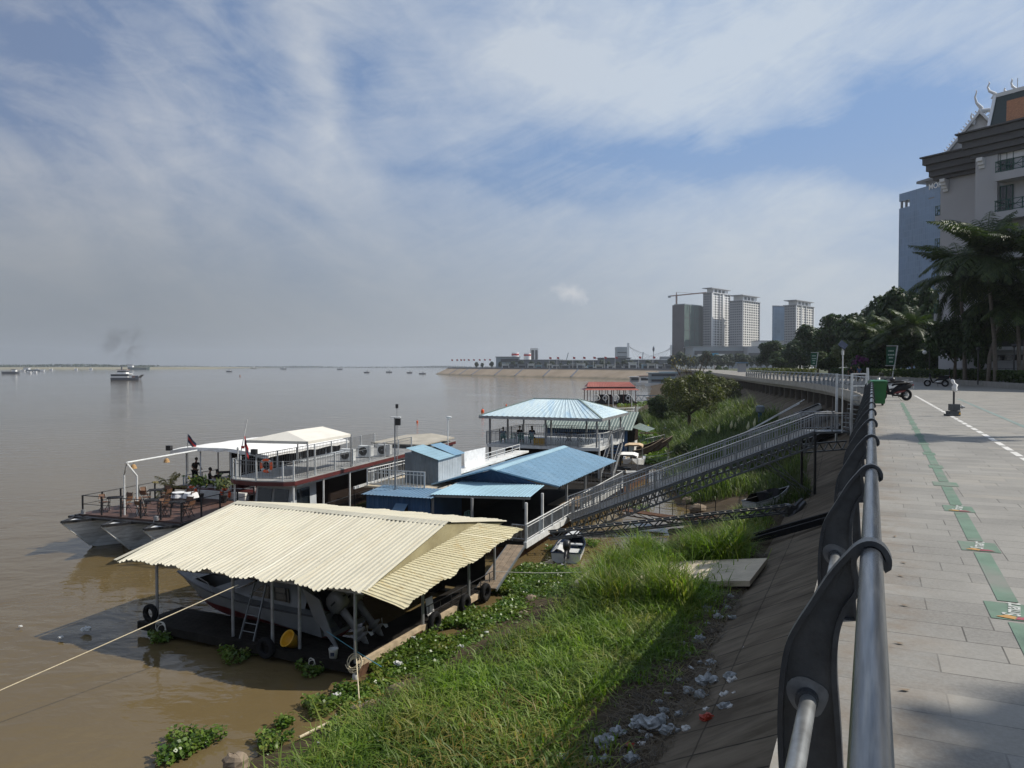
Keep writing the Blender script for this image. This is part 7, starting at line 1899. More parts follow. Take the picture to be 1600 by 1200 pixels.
def frond_crown(name, parent, c, nf, L, g, m='leaf_palm', droop=1.0, lw=.12, ll=1.0, up0=1.5, nl=31):
 VS = []
 for i in range(nf):
  a = 2 * np.pi * i / nf * 2.4 + g.uniform(-.3, .3); e0 = up0 - 2.25 * ((i + g.uniform(0, .8)) / nf)
  Lk = L * g.uniform(.8, 1.1); d = np.array([np.cos(a), np.sin(a), 0]); t = np.linspace(.06, 1, nl)
  ang = e0 - droop * 1.15 * t ** 1.5
  dx = np.cumsum(np.cos(ang)) / nl * Lk; dz = np.cumsum(np.sin(ang)) / nl * Lk
  R_ = np.array(c) + d * dx[:, None] + np.array([0, 0, 1.0]) * dz[:, None]
  sd = np.array([-d[1], d[0], 0]); w = ll * np.sin(np.pi * np.clip(t * .93 + .07, 0, 1)) ** .6
  tang = np.gradient(R_, axis=0); tang /= np.linalg.norm(tang, axis=1)[:, None]
  for sg in (-1, 1):
   dirv = sd * sg * .75 + tang * .45 + np.array([0, 0, -.5]) * g.uniform(.5, 1.5, nl)[:, None]
   dirv /= np.linalg.norm(dirv, axis=1)[:, None]
   b = R_; tip = R_ + dirv * w[:, None] * g.uniform(.8, 1.15, nl)[:, None]; md = (b + tip) / 2 + np.array([0, 0, .06])
   hw = tang * lw / 2
   VS += [np.stack([b - hw * .5, b + hw * .5, md + hw, md - hw], 1).reshape(-1, 3), np.stack([md - hw, md + hw, tip + hw * .2, tip - hw * .2], 1).reshape(-1, 3)]
  pa, pb = R_[:-1], R_[1:]; ww = sd * .03
  VS.append(np.stack([pa - ww, pa + ww, pb + ww, pb - ww], 1).reshape(-1, 3))
 v = np.concatenate(VS); f = np.arange(len(v))
 return npmesh(name, v, f, 4, m, parent)
def palm(label, px, dist, crown_y, base_px, L, nf, seed, droop=1.0, name='coconut_palm', bend=.6, r0=.15, group=None):
 b = atd(base_px, 572, dist); b.z = DECK + .1
 c = atd(px, crown_y, dist)
 r = thing(name, label, 'palm tree', b, group=group)
 m1 = b.lerp(c, .35) + V((bend * (b.x - c.x) * .3, 0, 0)); m2 = b.lerp(c, .7) + V((bend * (b.x - c.x) * .1, 0, 0))
 MB().path([b - Z3 * .3, b + Z3 * .5, m1, m2, c], [r0 * 1.6, r0 * 1.15, r0, r0 * .85, r0 * .7], 10).build('trunk', 'palm_bark', r, smooth=True)
 frond_crown('crown', r, c, nf, L, np.random.default_rng(seed), droop=droop)
 return r
gp = 'coconut palms before the hotel'
palm('coconut palm with the highest crown, in front of the hotel balconies', 1542, 61, 398, 1556, 5.0, 66, 1, group=gp)
palm('coconut palm with a wide dark crown in front of the white hotel wing', 1500, 67, 432, 1508, 5.0, 62, 2, group=gp)
palm('coconut palm cut off by the picture border, its fronds hanging over the hotel balconies', 1618, 58, 405, 1600, 4.8, 36, 3, group=gp)
palm('low leaning coconut palm with a curved trunk before the hotel annex wall', 1572, 62, 470, 1545, 3.8, 30, 4, group=gp, bend=1.0)
palm('short coconut palm with sunlit fronds in front of the hotel annex', 1590, 60, 478, 1593, 3.6, 28, 7, group=gp)
g2 = 'small feather palms in the tree belt'
for i, (px, d, y, L, lab) in enumerate(((1352, 112, 516, 3.6, 'small feather palm highest in the tree belt, left of the sunlit palm pair'), (1398, 100, 520, 3.6, 'sunlit small feather palm behind the larger green banner'), (1425, 98, 508, 3.8, 'small feather palm between the banner palm and the coconut palms'), (1380, 104, 530, 3.4, 'lowest small feather palm with yellowish fronds'))):
 palm(lab, px, d, y, px, L, 18, 20 + i, .8, 'feather_palm', .2, .13, g2)
def hedge(label, s0, s1, l0, l1, h, n, m='leaf_mid', size=.12, name='hedge', seed=0):
 g = np.random.default_rng(seed + 50); P, s, lat = bank_pts(n, s0, s1, l0, l1, g)
 z = g.uniform(0, 1, n) ** .4
 P[:, 2] = DECK + .25 + z * h * (1 + .14 * vnoise(s, lat, g, 1.2))
 v, f = leaves(P, np.full(n, size), g, flat=.3)
 o = npmesh(name, v, f, 4, m)
 return tag(o, label, 'hedge')
hedge('clipped dark hedge behind the stone kerb, in front of the hotel annex', 62, 82, 12.3, 14.2, 1.0, 16000, seed=1)
hedge('clipped dark hedge behind the stone kerb, below the spreading dark tree', 84, 100, 12.3, 14.2, 1.0, 11000, seed=2)
hedge('clipped hedge behind the stone kerb, running on past the larger banner', 102, 126, 12.3, 14.2, 1.0, 11000, seed=3, size=.16)
hedge('low yellow green hedge along the far part of the promenade', 128, 190, 7.5, 11, .9, 11000, 'leaf_olive', .2, seed=4)
def bougainvillea():
 p = atd(1346, 586, 100); p.z = DECK
 r = thing('bougainvillea', 'purple flowering bougainvillea bush behind the scooters', 'bush', p)
 g = np.random.default_rng(31); v, f = crown_verts(g, 3.0, 1.7, 14, 2600, .2, zc=.55, zr=.4); npmesh('foliage', v + np.array(p), f, 4, 'leaf_dark', r)
 v, f = crown_verts(g, 3.0, 1.2, 14, 900, .18, zc=.62, zr=.36); npmesh('blossom', v + np.array(p) + np.array([-.4, -.5, .1]), f, 4, 'mag_flower', r)
 MB().tube(p, p + Z3 * 1.5, .08, 6).build('stem', 'bark', r)
bougainvillea()
tag(strip([(11.6, DECK - .05), (11.6, DECK + .42), (11.95, DECK + .42), (11.95, DECK)], s0=30, s1=170).build('planter_kerb', 'kerb_stone', local=True), 'low stone kerb edging the planting', kind='structure')
def bag(label, px, py, k, m='plastic_film', seed=0, z=None, group=None, name='plastic_bag'):
 lat_z = 1.3 if z is None else z
 p = at(px, py, lat_z)
 l = p.dot(RR) - EDGE
 zz = bank_z(l) + .03 if z is None else z
 p = at(px, py, zz)
 q = random.Random(seed); mb = MB().ball((0, 0, .6), 1, .8, .6, 12, 8); ph = [q.uniform(0, 6) for _ in range(6)]
 vs = []; k *= 1.35
 for x, y, zz_ in mb.v:
  n = 1 + .22 * math.sin(4 * x + ph[0]) * math.sin(5 * y + ph[1]) + .16 * math.sin(9 * zz_ + ph[2] + 6 * x) + .1 * math.sin(13 * y + ph[3])
  vs.append(V((x * n * k, y * n * k, max(-.05, zz_ * n * k * .8))) + p)
 mb.v = [tuple(v) for v in vs]
 return tag(mb.build(name, m), label, 'litter', group)
gl_ = 'crumpled clear plastic bags among the straw'
for i, (px, py, k) in enumerate(((945, 1165, .16), (965, 1150, .13), (880, 1190, .12), (1020, 1140, .2), (1045, 1148, .15), (1078, 1085, .13), (1105, 1072, .2), (1095, 1092, .14), (1140, 1062, .13), (1132, 1110, .12), (1062, 1120, .09), (1145, 968, .1), (1138, 952, .08), (1000, 1128, .11), (1110, 1040, .11), (1035, 1125, .1))):
 bag('crumpled clear plastic bag in the straw at the foot of the concrete slope', px, py, k, seed=i, group=gl_)
for i, (px, py, k, lab) in enumerate(((1150, 1087, .07, 'small white foam cup highest in the litter pile, near the concrete'), (1133, 1090, .09, 'white crumpled paper in the litter pile beside the foam cup'), (1145, 1068, .1, 'white plastic bag lying in the upper end of the litter pile'), (1105, 1112, .07, 'white paper cup in the litter pile beside the red wrapper'), (1073, 1143, .09, 'white crumpled carton in the litter pile against the concrete edge'), (1110, 1050, .06, 'small white wrapper in the straw above the litter pile'),
                                   (1163, 1015, .05, 'small white bottle alone in the straw beside the slope'), (922, 1193, .1, 'white food box in the straw beside the clear bags at the lower border'), (1143, 1110, .08, 'pale blue crumpled carton in the litter pile'), (1003, 1165, .06, 'small white scrap in the straw below the litter pile'))):
 bag(lab, px, py, k, 'litter_white', 30 + i, name='paper_litter')
bag('red and yellow snack wrapper in the litter pile', 1106, 1128, .13, 'litter_red', 61, name='snack_wrapper'); bag('small red and white wrapper in the straw below the litter pile', 985, 1168, .07, 'litter_red', 62, name='snack_wrapper')
for i, (px, py, k, lab) in enumerate(((303, 1161, .09, 'white food box lying on the lowest hyacinth clump'), (527, 1090, .1, 'white food box floating beside the bank stones'), (622, 1040, .1, 'white scrap of paper on the hyacinth mat near the boathouse corner'), (645, 998, .06, 'white scrap on the hyacinth beside the edge beam'), (720, 1012, .07, 'small white scrap in the middle of the hyacinth mat'), (760, 990, .06, 'white scrap on the hyacinth below the tyres'), (135, 987, .12, 'pale plastic bottle floating in the shadow beside the boathouse'), (95, 998, .07, 'white scrap floating at the tip of the boathouse shadow'), (32, 980, .05, 'tiny white scrap floating far out from the boathouse'), (262, 1190, .05, 'small pale scrap floating at the lower picture border'), (500, 1165, .07, 'blue white scrap among the bank plants'))):
 bag(lab, px, py, k, 'litter_white', 70 + i, z=.06 if i > 5 or i < 2 else .25, name='paper_litter')
def stone(label, px, py, k, seed, sy=1.0):
 p = at(px, py, .15); q = random.Random(seed); mb = MB()
 mb.ball((0, 0, .3), 1, .75 * sy, .6, 9, 6); mb.v = [tuple(V((x * k * q.uniform(.8, 1.15), y * k * q.uniform(.8, 1.15), z * k * q.uniform(.85, 1.1))) + p) for x, y, z in mb.v]
 tag(mb.build('stone', 'stone'), label, 'stone')
for i, (px, py, k, lab) in enumerate(((580, 1110, .3, 'brown angular stone at the water edge under the hanging rope'), (596, 1104, .25, 'brown angular stone right behind the stone under the rope'), (558, 1112, .22, 'brown stone at the end of the bamboo pole'), (624, 1084, .34, 'large rounded brown stone among the bank plants'), (368, 1197, .34, 'brown stone at the lower border of the picture beside the hyacinth'), (830, 940, .3, 'pale stone in the weeds by the hyacinth mat, upper one'), (845, 955, .26, 'pale stone in the weeds by the hyacinth mat, lower one'), (818, 962, .22, 'flat pale stone in the weeds nearest the hyacinth'), (1090, 800, .6, 'brown rock at the muddy edge below the gangway'), (1075, 786, .5, 'brown rock at the muddy water edge beside the catwalk'))):
 stone(lab, px, py, k, i)
p0, p1 = at(468, 1152, .12), at(566, 1106, .2)
tag(MB().path([p0, p0.lerp(p1, .5) + Z3 * .03, p1], .035, 8).build('bamboo_pole', 'rope_tan'), 'tan bamboo pole lying along the water edge below the grass', 'pole')
def potted(label, c, m, k, seed, palm_like):
 r = thing('potted_palm' if palm_like else 'potted_plant', label, 'potted plant', c); g = np.random.default_rng(seed)
 MB().path([c, c + Z3 * .4 * k, c + Z3 * .42 * k], [.16 * k, .24 * k, .2 * k], 12).build('pot', 'black_metal', r)
 if palm_like: frond_crown('foliage', r, c + Z3 * .5, 16, .95 * k, g, m, ll=.3, lw=.045, nl=22)
 else:
  MB().path([c + Z3 * .4, c + V((.05, 0, .8))], .025, 5).path([c + V((.05, 0, .8)), c + V((.3, .1, 1.1))], .018, 5).path([c + V((.05, 0, .8)), c + V((-.25, 0, 1.15))], .018, 5).build('stem', 'bark', r)
  P = np.array(c) + np.array([0, 0, 1.15]) + g.normal(size=(130, 3)) * [.3, .3, .14]; v, f = leaves(P, np.full(130, .15), g, elong=2.4); npmesh('foliage', v, f, 4, m, r)
  P = P[:14] + [0, 0, .1]; v, f = leaves(P, np.full(14, .09), g); npmesh('blossom', v, f, 4, 'flower_yellow', r)
potted('yellow green potted palm at the river side corner of the canopied deck', BA(6.1, 5.5, DA), 'leaf_yellow', 1.3, 41, True)
potted('potted frangipani with yellow blossoms beside the bank side lifebuoy', BA(1.7, 4.9, DA), 'leaf_pale', 1.0, 42, False)
potted('potted frangipani with yellow blossoms in the middle of the white bulwark', BA(3.3, 4.8, DA), 'leaf_mid', 1.1, 43, False)
def litter_trail():
 q = random.Random(21); b0 = None
 for i in range(14):
  s = q.uniform(14.5, 27); l = -4.15 + .75 * math.exp(-((s - 19) / 3.2) ** 2) * q.uniform(0, 1) + q.uniform(-.5, .15); p = EP(s, l, bank_z(l) + .05)
  if b0 is None:
   b0 = thing('plastic_bottle', 'empty clear plastic bottle lying in the straw at the slope foot', 'bottle', p, group='empty bottles along the litter trail', local=True)
   MB().path([(0, 0, 0), (.01, 0, 0), (.15, 0, 0), (.2, 0, 0), (.22, 0, 0)], [.025, .034, .034, .014, .013], 10).build('bottle_body', 'plastic_film', b0, smooth=True); MB().path([(.22, 0, 0), (.245, 0, 0)], .016, 8).build('cap', 'navy', b0)
  else: dup(b0, p, q.uniform(0, 6.28), scale=q.uniform(.9, 1.5))
 for i in range(26):
  s = q.uniform(14, 30); l = -4.2 + .8 * math.exp(-((s - 19) / 3.0) ** 2) * q.uniform(0, 1) + q.uniform(-.6, .2); p = EP(s, l, bank_z(l))
  d = p - V((0, 0, H)); u = math.atan(1)
  px = 800 + 1200 * d.x / d.y; py = 600 - 1200 * (d.z / d.y + math.tan(PITCH)) / (1 - d.z / d.y * math.tan(PITCH))
  bag('crumpled clear plastic bag in the straw at the foot of the concrete slope', px, py, q.uniform(.05, .12), seed=100 + i, group=gl_)
litter_trail()
FE = [V((92, 420, 0)), V((99, 470, 0)), V((95, 540, 0)), V((70, 610, 0)), V((20, 690, 0)), V((-28, 775, 0)), V((-64, 855, 0)), V((-76, 905, 0)), V((-60, 975, 0)), V((60, 1300, 0)), V((200, 2600, 0))]
def fe_strip(profile):
 mb = MB(); rings = []
 for i, p in enumerate(FE):
  d = (FE[min(i + 1, len(FE) - 1)] - FE[max(i - 1, 0)]).normalized(); n = V((d.y, -d.x, 0))
  rings.append([p + n * l + Z3 * z for l, z in profile])
 return mb.loft(rings, closed=False, caps=False)
def far_slope_mat():
 m, nt, b = setup('far_slope')
 vec = coords(nt)
 c = mixc(nt, mrange(nt, noise(nt, vec, .05, 6, .6), .3, .7), (.26, .2, .135), (.36, .28, .2))
 sp = nd(nt, 'ShaderNodeSeparateXYZ'); nt.links.new(vec, sp.inputs[0])
 c = mixc(nt, mrange(nt, mth(nt, 'ADD', sp.outputs[2], mth(nt, 'MULTIPLY', noise(nt, vec, .12, 4), 2.5)), 2.8, 1.4), c, (.11, .095, .06))
 nt.links.new(c, b.inputs['Base Color']); b.inputs['Roughness'].default_value = .95
far_slope_mat()
tag(fe_strip([(0, 7.0), (-13, .7), (-16, -.3)]).build('far_embankment', 'far_slope', local=True), 'tan sloping embankment of the far river bend', kind='structure')
mb = fe_strip([(.6, 7.0), (0.2, 7.0), (.2, 7.9), (.6, 7.9)])
tag(mb.build('far_quay_wall', 'tower_dark', local=True), 'dark quay wall along the far embankment', 'wall')
land = [p + V((0, 0, 7.02)) for p in FE] + [V((2600, 2600, 7.02)), V((2600, 380, 7.02)), V((395, 380, 7.02))]
tag(MB().quad(*land).build('town_ground', 'land', local=True), 'flat ground of the town', kind='structure')
for i, (t, dirr) in enumerate(((.3, 3), (.72, 3), (1.2, 4), (1.6, 4), (2.1, 5), (2.5, 5), (2.85, 5))):
 k = dirr - 0; a = FE[3 + int(t)]; b = FE[min(len(FE) - 1, 4 + int(t))]; u = t - int(t)
 p = a.lerp(b, u); d = (b - a).normalized(); n = V((-d.y, d.x, 0))
 st = MB().beam(p + Z3 * 7.1, p + n * 13 - d * 7 + Z3 * .9, 1.6, .35)
 tag(st.build('bank_stair', 'tower_dark'), 'dark stair running diagonally down the far tan embankment', 'stair', 'stairs down the far embankment')
def far_bank():
 mb = MB(); pts = [(-2600, 2150), (-1500, 2250), (-1150, 2330), (-960, 2500)]
 rings = []
 for i, (x, y) in enumerate(pts):
  h = 6.5 if i < 3 else 1.5
  rings.append([V((x, y, -.3)), V((x, y + 30, .8)), V((x, y + 60, h * .8)), V((x + 10, y + 130, h)), V((x, y + 700, h))])
 tag(mb.loft(rings, closed=False, caps=False).build('far_bank', 'sand_far', local=True, smooth=True), 'low grassy far bank on the horizon', kind='structure')
 g = np.random.default_rng(4); n = 5200
 x = g.uniform(-2500, -1170, n); e = 6 + 5.5 * (vnoise(x, x * 0, g, .016) + .45) ; e = np.clip(e, 2, 12)
 P = np.stack([x, 2480 + g.uniform(0, 80, n), 5.5 + g.uniform(0, 1, n) * e], 1)
 v, f = leaves(P, np.full(n, 3.6), g); tag(npmesh('far_treeline', v, f, 4, 'leaf_far'), 'hazy tree line on the far low bank', 'trees', kind='stuff')
 n = 5200; x = np.concatenate([g.uniform(-2400, -100, n // 2), g.uniform(-700, -300, n - n // 2)]); e = np.clip(7 + 9 * vnoise(x, x * 0, g, .008), 2, 22)
 P = np.stack([x, 4900 + g.uniform(0, 60, n), g.uniform(0, 1, n) * e], 1)
 v, f = leaves(P, np.full(n, 7), g); tag(npmesh('horizon_treeline', v, f, 4, 'leaf_far'), 'very distant tree line where the river meets the sky', 'trees', kind='stuff')
far_bank()
def glass_mat(name, a, bcol, w, h):
 m, nt, b = setup(name)
 br = nd(nt, 'ShaderNodeTexBrick', offset=0.0); br.inputs['Scale'].default_value = 1; br.inputs['Brick Width'].default_value = w; br.inputs['Row Height'].default_value = h; br.inputs['Mortar Size'].default_value = .12
 br.inputs['Color1'].default_value = (*a, 1); br.inputs['Color2'].default_value = (*bcol, 1); br.inputs['Mortar'].default_value = (a[0] * 1.5, a[1] * 1.4, a[2] * 1.3, 1)
 tc = nd(nt, 'ShaderNodeTexCoord'); sp = nd(nt, 'ShaderNodeSeparateXYZ'); nt.links.new(tc.outputs['Object'], sp.inputs[0])
 cb = nd(nt, 'ShaderNodeCombineXYZ'); nt.links.new(mth(nt, 'ADD', sp.outputs[0], mth(nt, 'MULTIPLY', sp.outputs[1], -.93)), cb.inputs[0]); nt.links.new(sp.outputs[2], cb.inputs[1])
 nt.links.new(cb.outputs[0], br.inputs['Vector'])
 c = mixc(nt, mrange(nt, noise(nt, coords(nt, scale=(1, 1, .6)), .06, 2), .42, .58, 0, .35), br.outputs['Color'], tuple(x * 1.35 for x in bcol))
 nt.links.new(c, b.inputs['Base Color']); b.inputs['Roughness'].default_value = .25; b.inputs['Specular IOR Level'].default_value = .6
glass_mat('tower_glass', (.09, .17, .29), (.115, .21, .36), 1.6, 3.6)
glass_mat('tower_glass_pale', (.1, .17, .27), (.13, .21, .32), 3.0, 4.0)
def tower(name, label, pl, pm, pr, top, dist, ml, mr, phi=47, base=7.0, cat='tower'):
 k = dist / 1200; c = atd(pm, 572, dist); c.z = base
 u = V((math.cos(R(phi)), math.sin(R(phi)), 0)); v = V((-math.sin(R(phi)), math.cos(R(phi)), 0))
 a = (pm - pl) * k / (math.sin(R(phi)) + (pl - 800) / 1200 * math.cos(R(phi))); b = (pr - pm) * k / (math.cos(R(phi)) - (pr - 800) / 1200 * math.sin(R(phi)))
 z = 9.5 + (572 - top) * k
 r = thing(name, label, cat, c)
 fr = Fr(c, u, v)
 hgt = z - base
 if ml == mr:
  MB().hexa([fr(0, 0), fr(b, 0), fr(b, a), fr(0, a)], [fr(0, 0, hgt), fr(b, 0, hgt), fr(b, a, hgt), fr(0, a, hgt)]).build('walls', mr, r)
 else:
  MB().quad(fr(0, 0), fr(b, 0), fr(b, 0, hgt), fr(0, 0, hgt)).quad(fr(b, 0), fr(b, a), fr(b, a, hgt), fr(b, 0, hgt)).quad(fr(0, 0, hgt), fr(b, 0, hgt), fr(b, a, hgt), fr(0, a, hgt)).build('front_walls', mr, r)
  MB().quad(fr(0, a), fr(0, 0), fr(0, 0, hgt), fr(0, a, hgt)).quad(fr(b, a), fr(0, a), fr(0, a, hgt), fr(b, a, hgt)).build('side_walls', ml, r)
 return r, fr, a, b, hgt
def windows(r, cells, fr, w, h, m='tower_window', axis='a', extra=None):
 """cells: (a,b,z). the first hundred are parts, the others one piece"""
 ax = fr.a if axis == 'a' else fr.b; nn = -fr.b if axis == 'a' else -fr.a
 proto = None; rest = MB()
 for i, c in enumerate(cells):
  p = fr(*c)
  if i < (100 if extra is None else extra):
   if proto is None:
    proto = MB().box((0, 0, 0), w, .3, h, ax, nn).build('window', m, None, local=True); proto.parent = r; o = proto
   else:
    o = proto.copy(); COL.objects.link(o)
   o.location = p - ORG[r.name]
  else: rest.box(p, w, .3, h, ax, nn)
 if rest.v: rest.build('windows', m, r)['kind'] = 'stuff'
D1 = 900
r, fr, a, b, h = tower('netted_tower', 'unfinished tower wrapped in dark green and maroon netting beneath the crane', 1050, 1069, 1099, 476, D1, 'net_maroon', 'net_green')
MB().box(fr(b / 2, a / 2, h + .6), b * .9, a * .9, 1.2, fr.a, fr.b).build('roof_edge', 'podium_grey', r)
for q in range(1, 4): MB().box(fr(b * q / 4, -.2, h / 2), .5, .4, h, fr.a, fr.b).build('net_seam', 'net_maroon', r)
for q in range(1, 5): MB().box(fr(b / 2, -.2, h * q / 5), b, .35, .4, fr.a, fr.b).build('net_seam', 'net_maroon', r)
cp = atd(1057, 475, D1 + 8); cr = thing('tower_crane', 'pale red tower crane standing on the netted tower', 'crane', cp)
j0, j1 = atd(1044, 463, D1 + 8), atd(1104, 457, D1 + 8); jt = atd(1057, 460.5, D1 + 8)
MB().beam(cp, jt, 1.8, 1.8).build('mast', 'crane_red', cr); MB().beam(j0, j1, 1.1, 1.3).build('jib', 'crane_red', cr); MB().box(j0.lerp(jt, .15) - Z3 * .8, 3, 2, 2.4).build('counterweight', 'podium_grey', cr)
MB().beam(jt, jt + Z3 * 3, .9, .9).beam(jt + Z3 * 3, jt.lerp(j1, .6), .25, .25).build('tie_bar', 'crane_red', cr)
def flats(label, pl, pm, pr, top, crown, dist, nf, na, nb, wall, side):
 r, fr, a, b, h = tower('apartment_tower', label, pl, pm, pr, top, dist, side, wall)  # side walls darker than the front ones, shade put into the colour
 cells = [(b * (i + .5) / nb, -.05, h * (j + .6) / nf) for j in range(nf - 1, -1, -1) for i in range(nb)]
 windows(r, cells, fr, b / nb * .55, h / nf * .55)
 c2 = [(-.05, a * (i + .5) / na, h * (j + .6) / nf) for j in range(nf) for i in range(na)]
 windows(r, c2, fr, a / na * .5, h / nf * .5, axis='b', extra=0)
 k = dist / 1200; hc = (top - crown) * k
 MB().box(fr(b / 2, a / 2, h + .25), b + 2.6, a + 2.6, .7, fr.a, fr.b).build('cornice', 'tower_grey', r)
 ins = .16
 MB().hexa([fr(b * ins, a * ins, h + .6), fr(b * (1 - ins * .3), a * ins, h + .6), fr(b * (1 - ins * .3), a * .9, h + .6), fr(b * ins, a * .9, h + .6)], [fr(b * ins, a * ins, h + hc), fr(b * (1 - ins * .3), a * ins, h + hc), fr(b * (1 - ins * .3), a * .9, h + hc), fr(b * ins, a * .9, h + hc)]).build('penthouse', 'tower_white', r)
 for q in (.3, .5, .7): MB().box(fr(b * q, a * ins - .1, h + hc * .55), b * .12, .3, hc * .5, fr.a, fr.b).build('penthouse_window', 'tower_window', r)
 MB().box(fr(b / 2, a / 2, h + hc), b + 1.5, a + 1.5, .8, fr.a, fr.b).build('roof_slab', 'tower_grey', r)
 return r, fr, a, b, h
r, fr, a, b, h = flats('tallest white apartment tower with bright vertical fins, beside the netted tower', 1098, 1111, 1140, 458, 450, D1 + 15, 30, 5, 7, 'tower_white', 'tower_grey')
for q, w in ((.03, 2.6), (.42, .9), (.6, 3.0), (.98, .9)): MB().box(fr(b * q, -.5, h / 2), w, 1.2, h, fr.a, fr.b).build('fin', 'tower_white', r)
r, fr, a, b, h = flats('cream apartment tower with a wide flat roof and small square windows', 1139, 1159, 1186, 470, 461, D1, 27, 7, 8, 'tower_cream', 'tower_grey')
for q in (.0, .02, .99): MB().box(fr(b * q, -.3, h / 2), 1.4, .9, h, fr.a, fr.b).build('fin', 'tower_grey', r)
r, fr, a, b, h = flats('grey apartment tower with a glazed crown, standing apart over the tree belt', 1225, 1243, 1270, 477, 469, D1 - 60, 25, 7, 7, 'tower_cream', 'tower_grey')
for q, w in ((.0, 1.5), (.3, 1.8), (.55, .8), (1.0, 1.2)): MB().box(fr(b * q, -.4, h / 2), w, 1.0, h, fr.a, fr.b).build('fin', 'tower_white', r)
r, fr, a, b, h = tower('glass_block', 'narrow blue glass tower beside the separate grey apartment tower', 1206, 1208, 1226, 478, D1 - 20, 'tower_glass_pale', 'tower_glass_pale', phi=20)
MB().box(fr(b / 2, a / 2, h), b + .6, a + .6, .8, fr.a, fr.b).build('roof_edge', 'podium_grey', r)
def block(name, label, x0, x1, top, bot, dist, dep, m, cat='building', strips=(), roof=None, strip_m='tower_window'):
 k = dist / 1200; p0 = atd(x0, bot, dist); p1 = atd(x1, bot, dist); z0, z1 = max(6.9, p0.z), 9.5 + (572 - top) * k
 z0 = 6.9; z1 += .35 * (z1 - z0) if 'hall' in name else 0
 r = thing(name, label, cat, V((p0.x, p0.y, z0)))
 MB().hexa([V((p0.x, dist, z0)), V((p1.x, dist, z0)), V((p1.x, dist + dep, z0)), V((p0.x, dist + dep, z0))], [V((p0.x, dist, z1)), V((p1.x, dist, z1)), V((p1.x, dist + dep, z1)), V((p0.x, dist + dep, z1))]).build('walls', m, r)
 for (u0, u1, t0, t1) in strips:
  a = p0.x + (p1.x - p0.x) * u0; b_ = p0.x + (p1.x - p0.x) * u1
  MB().box(((a + b_) / 2, dist - .1, z0 + (z1 - z0) * (t0 + t1) / 2), b_ - a, .4, (z1 - z0) * (t1 - t0)).build('window_band', strip_m, r)
 if roof: MB().box(((p0.x + p1.x) / 2, dist + dep / 2, z1 + .3), (p1.x - p0.x) * 1.04 + 1, dep + 2, .6).build('roof', roof, r)
 return r, z0, z1
block('podium', 'long low glassy podium at the foot of the apartment towers', 1083, 1176, 542, 575, 860, 40, 'podium_grey', strips=((.02, .98, .62, .82), (.1, .3, .2, .45), (.35, .6, .15, .5), (.66, .95, .25, .5)), roof='tower_grey')
block('podium', 'grey concrete podium wing below the cream apartment tower', 1168, 1196, 541, 575, 845, 30, 'tower_grey', strips=((.05, .95, .55, .7), (.05, .95, .3, .45)))
block('office_block', 'pale flat roofed block between the podium and the separate grey tower', 1186, 1226, 533, 575, 870, 30, 'tower_white', strips=((.05, .95, .55, .75),), roof='podium_grey')
block('shop_row', 'cream wall with dark window bays under the netted tower', 1097, 1135, 553, 577, 800, 20, 'tower_cream', strips=((.05, .2, .2, .7), (.3, .55, .3, .8), (.65, .8, .2, .8)))
bb = at(1117, 577, 7.0); bb = atd(1117, 572, 700); bb.z = 7
r = thing('billboard', 'bright blue billboard on a post in front of the podium', 'billboard', bb)
MB().box(bb + Z3 * (2.5 + (572 - 557.5) / 1200 * 700), 6.2, .4, 6.6).build('panel', 'billboard_blue', r); MB().tube(bb, bb + Z3 * 8, .35, 8).build('post', 'crane_red', r)
block('terminal', 'grey terminal building with a jutting flat roof near the tip of the embankment', 775, 812, 558, 576, 870, 25, 'podium_grey', strips=((.2, .95, .55, .85), (.1, .9, .15, .4)), roof='tower_grey')
block('market_hall', 'long low market hall with a pale roof beside the terminal', 812, 878, 566, 576, 860, 25, 'tower_dark', strips=((.1, .4, .2, .6),), roof='tower_grey')
block('market_hall', 'low dark hall with cream awnings in the middle of the embankment', 878, 938, 566.5, 576, 800, 25, 'tower_dark', strips=((.05, .3, .2, .5), (.5, .95, .1, .35)), roof='tower_cream', strip_m='tower_cream')
block('market_hall', 'low dark hall with a cream strip below the white slab tower', 938, 985, 564, 576, 760, 25, 'tower_dark', strips=((.3, .9, .1, .3),), roof='tower_dark', strip_m='tower_cream')
block('market_hall', 'low white roofed hall at the town end of the embankment', 985, 1056, 566, 576, 720, 25, 'tower_dark', strips=((.1, .9, .2, .45),), roof='tower_white', strip_m='tower_grey')
block('low_house', 'grey house beside the foot of the netted tower', 1034, 1050, 557, 576, 760, 12, 'tower_grey', strips=((.1, .9, .5, .65),)); block('low_house', 'pinkish house right of the grey one below the netted tower', 1051, 1072, 556, 576, 770, 12, 'tower_cream', strips=((.1, .4, .3, .6),), roof='crane_red')
for x0, lab in ((800, 'red and white round tank beside the terminal roof, the flat wide one'), (819, 'red and white round tank standing on its own behind the market hall')):
 p = atd(x0 + 5, 572, 900); p.z = 6.9; r = thing('storage_tank', lab, 'tank', p, local=True)
 hh = 9.5 + (572 - (551 if x0 == 800 else 552)) / 1200 * 900 - 6.9
 MB().tube((0, 0, 0), (0, 0, hh), 4.2, 20).build('shell', 'tower_white', r); MB().tube((0, 0, hh * .82), (0, 0, hh * .93), 4.3, 20).build('band', 'red_paint', r)
block('slab_hotel', 'distant pale slab building standing behind the tanks', 829, 841, 544, 576, 1300, 30, 'tower_white', strips=((.1, .45, .2, .9), (.6, .9, .2, .9)))
block('slab_tower', 'distant pale grey slab tower with a thin spire, right of the market halls', 964, 980, 542, 576, 1250, 25, 'podium_grey', strips=((.05, .95, .3, .35), (.05, .95, .5, .55), (.05, .95, .7, .75)))
sp_ = atd(981.5, 576, 1240); sp_.z = 7
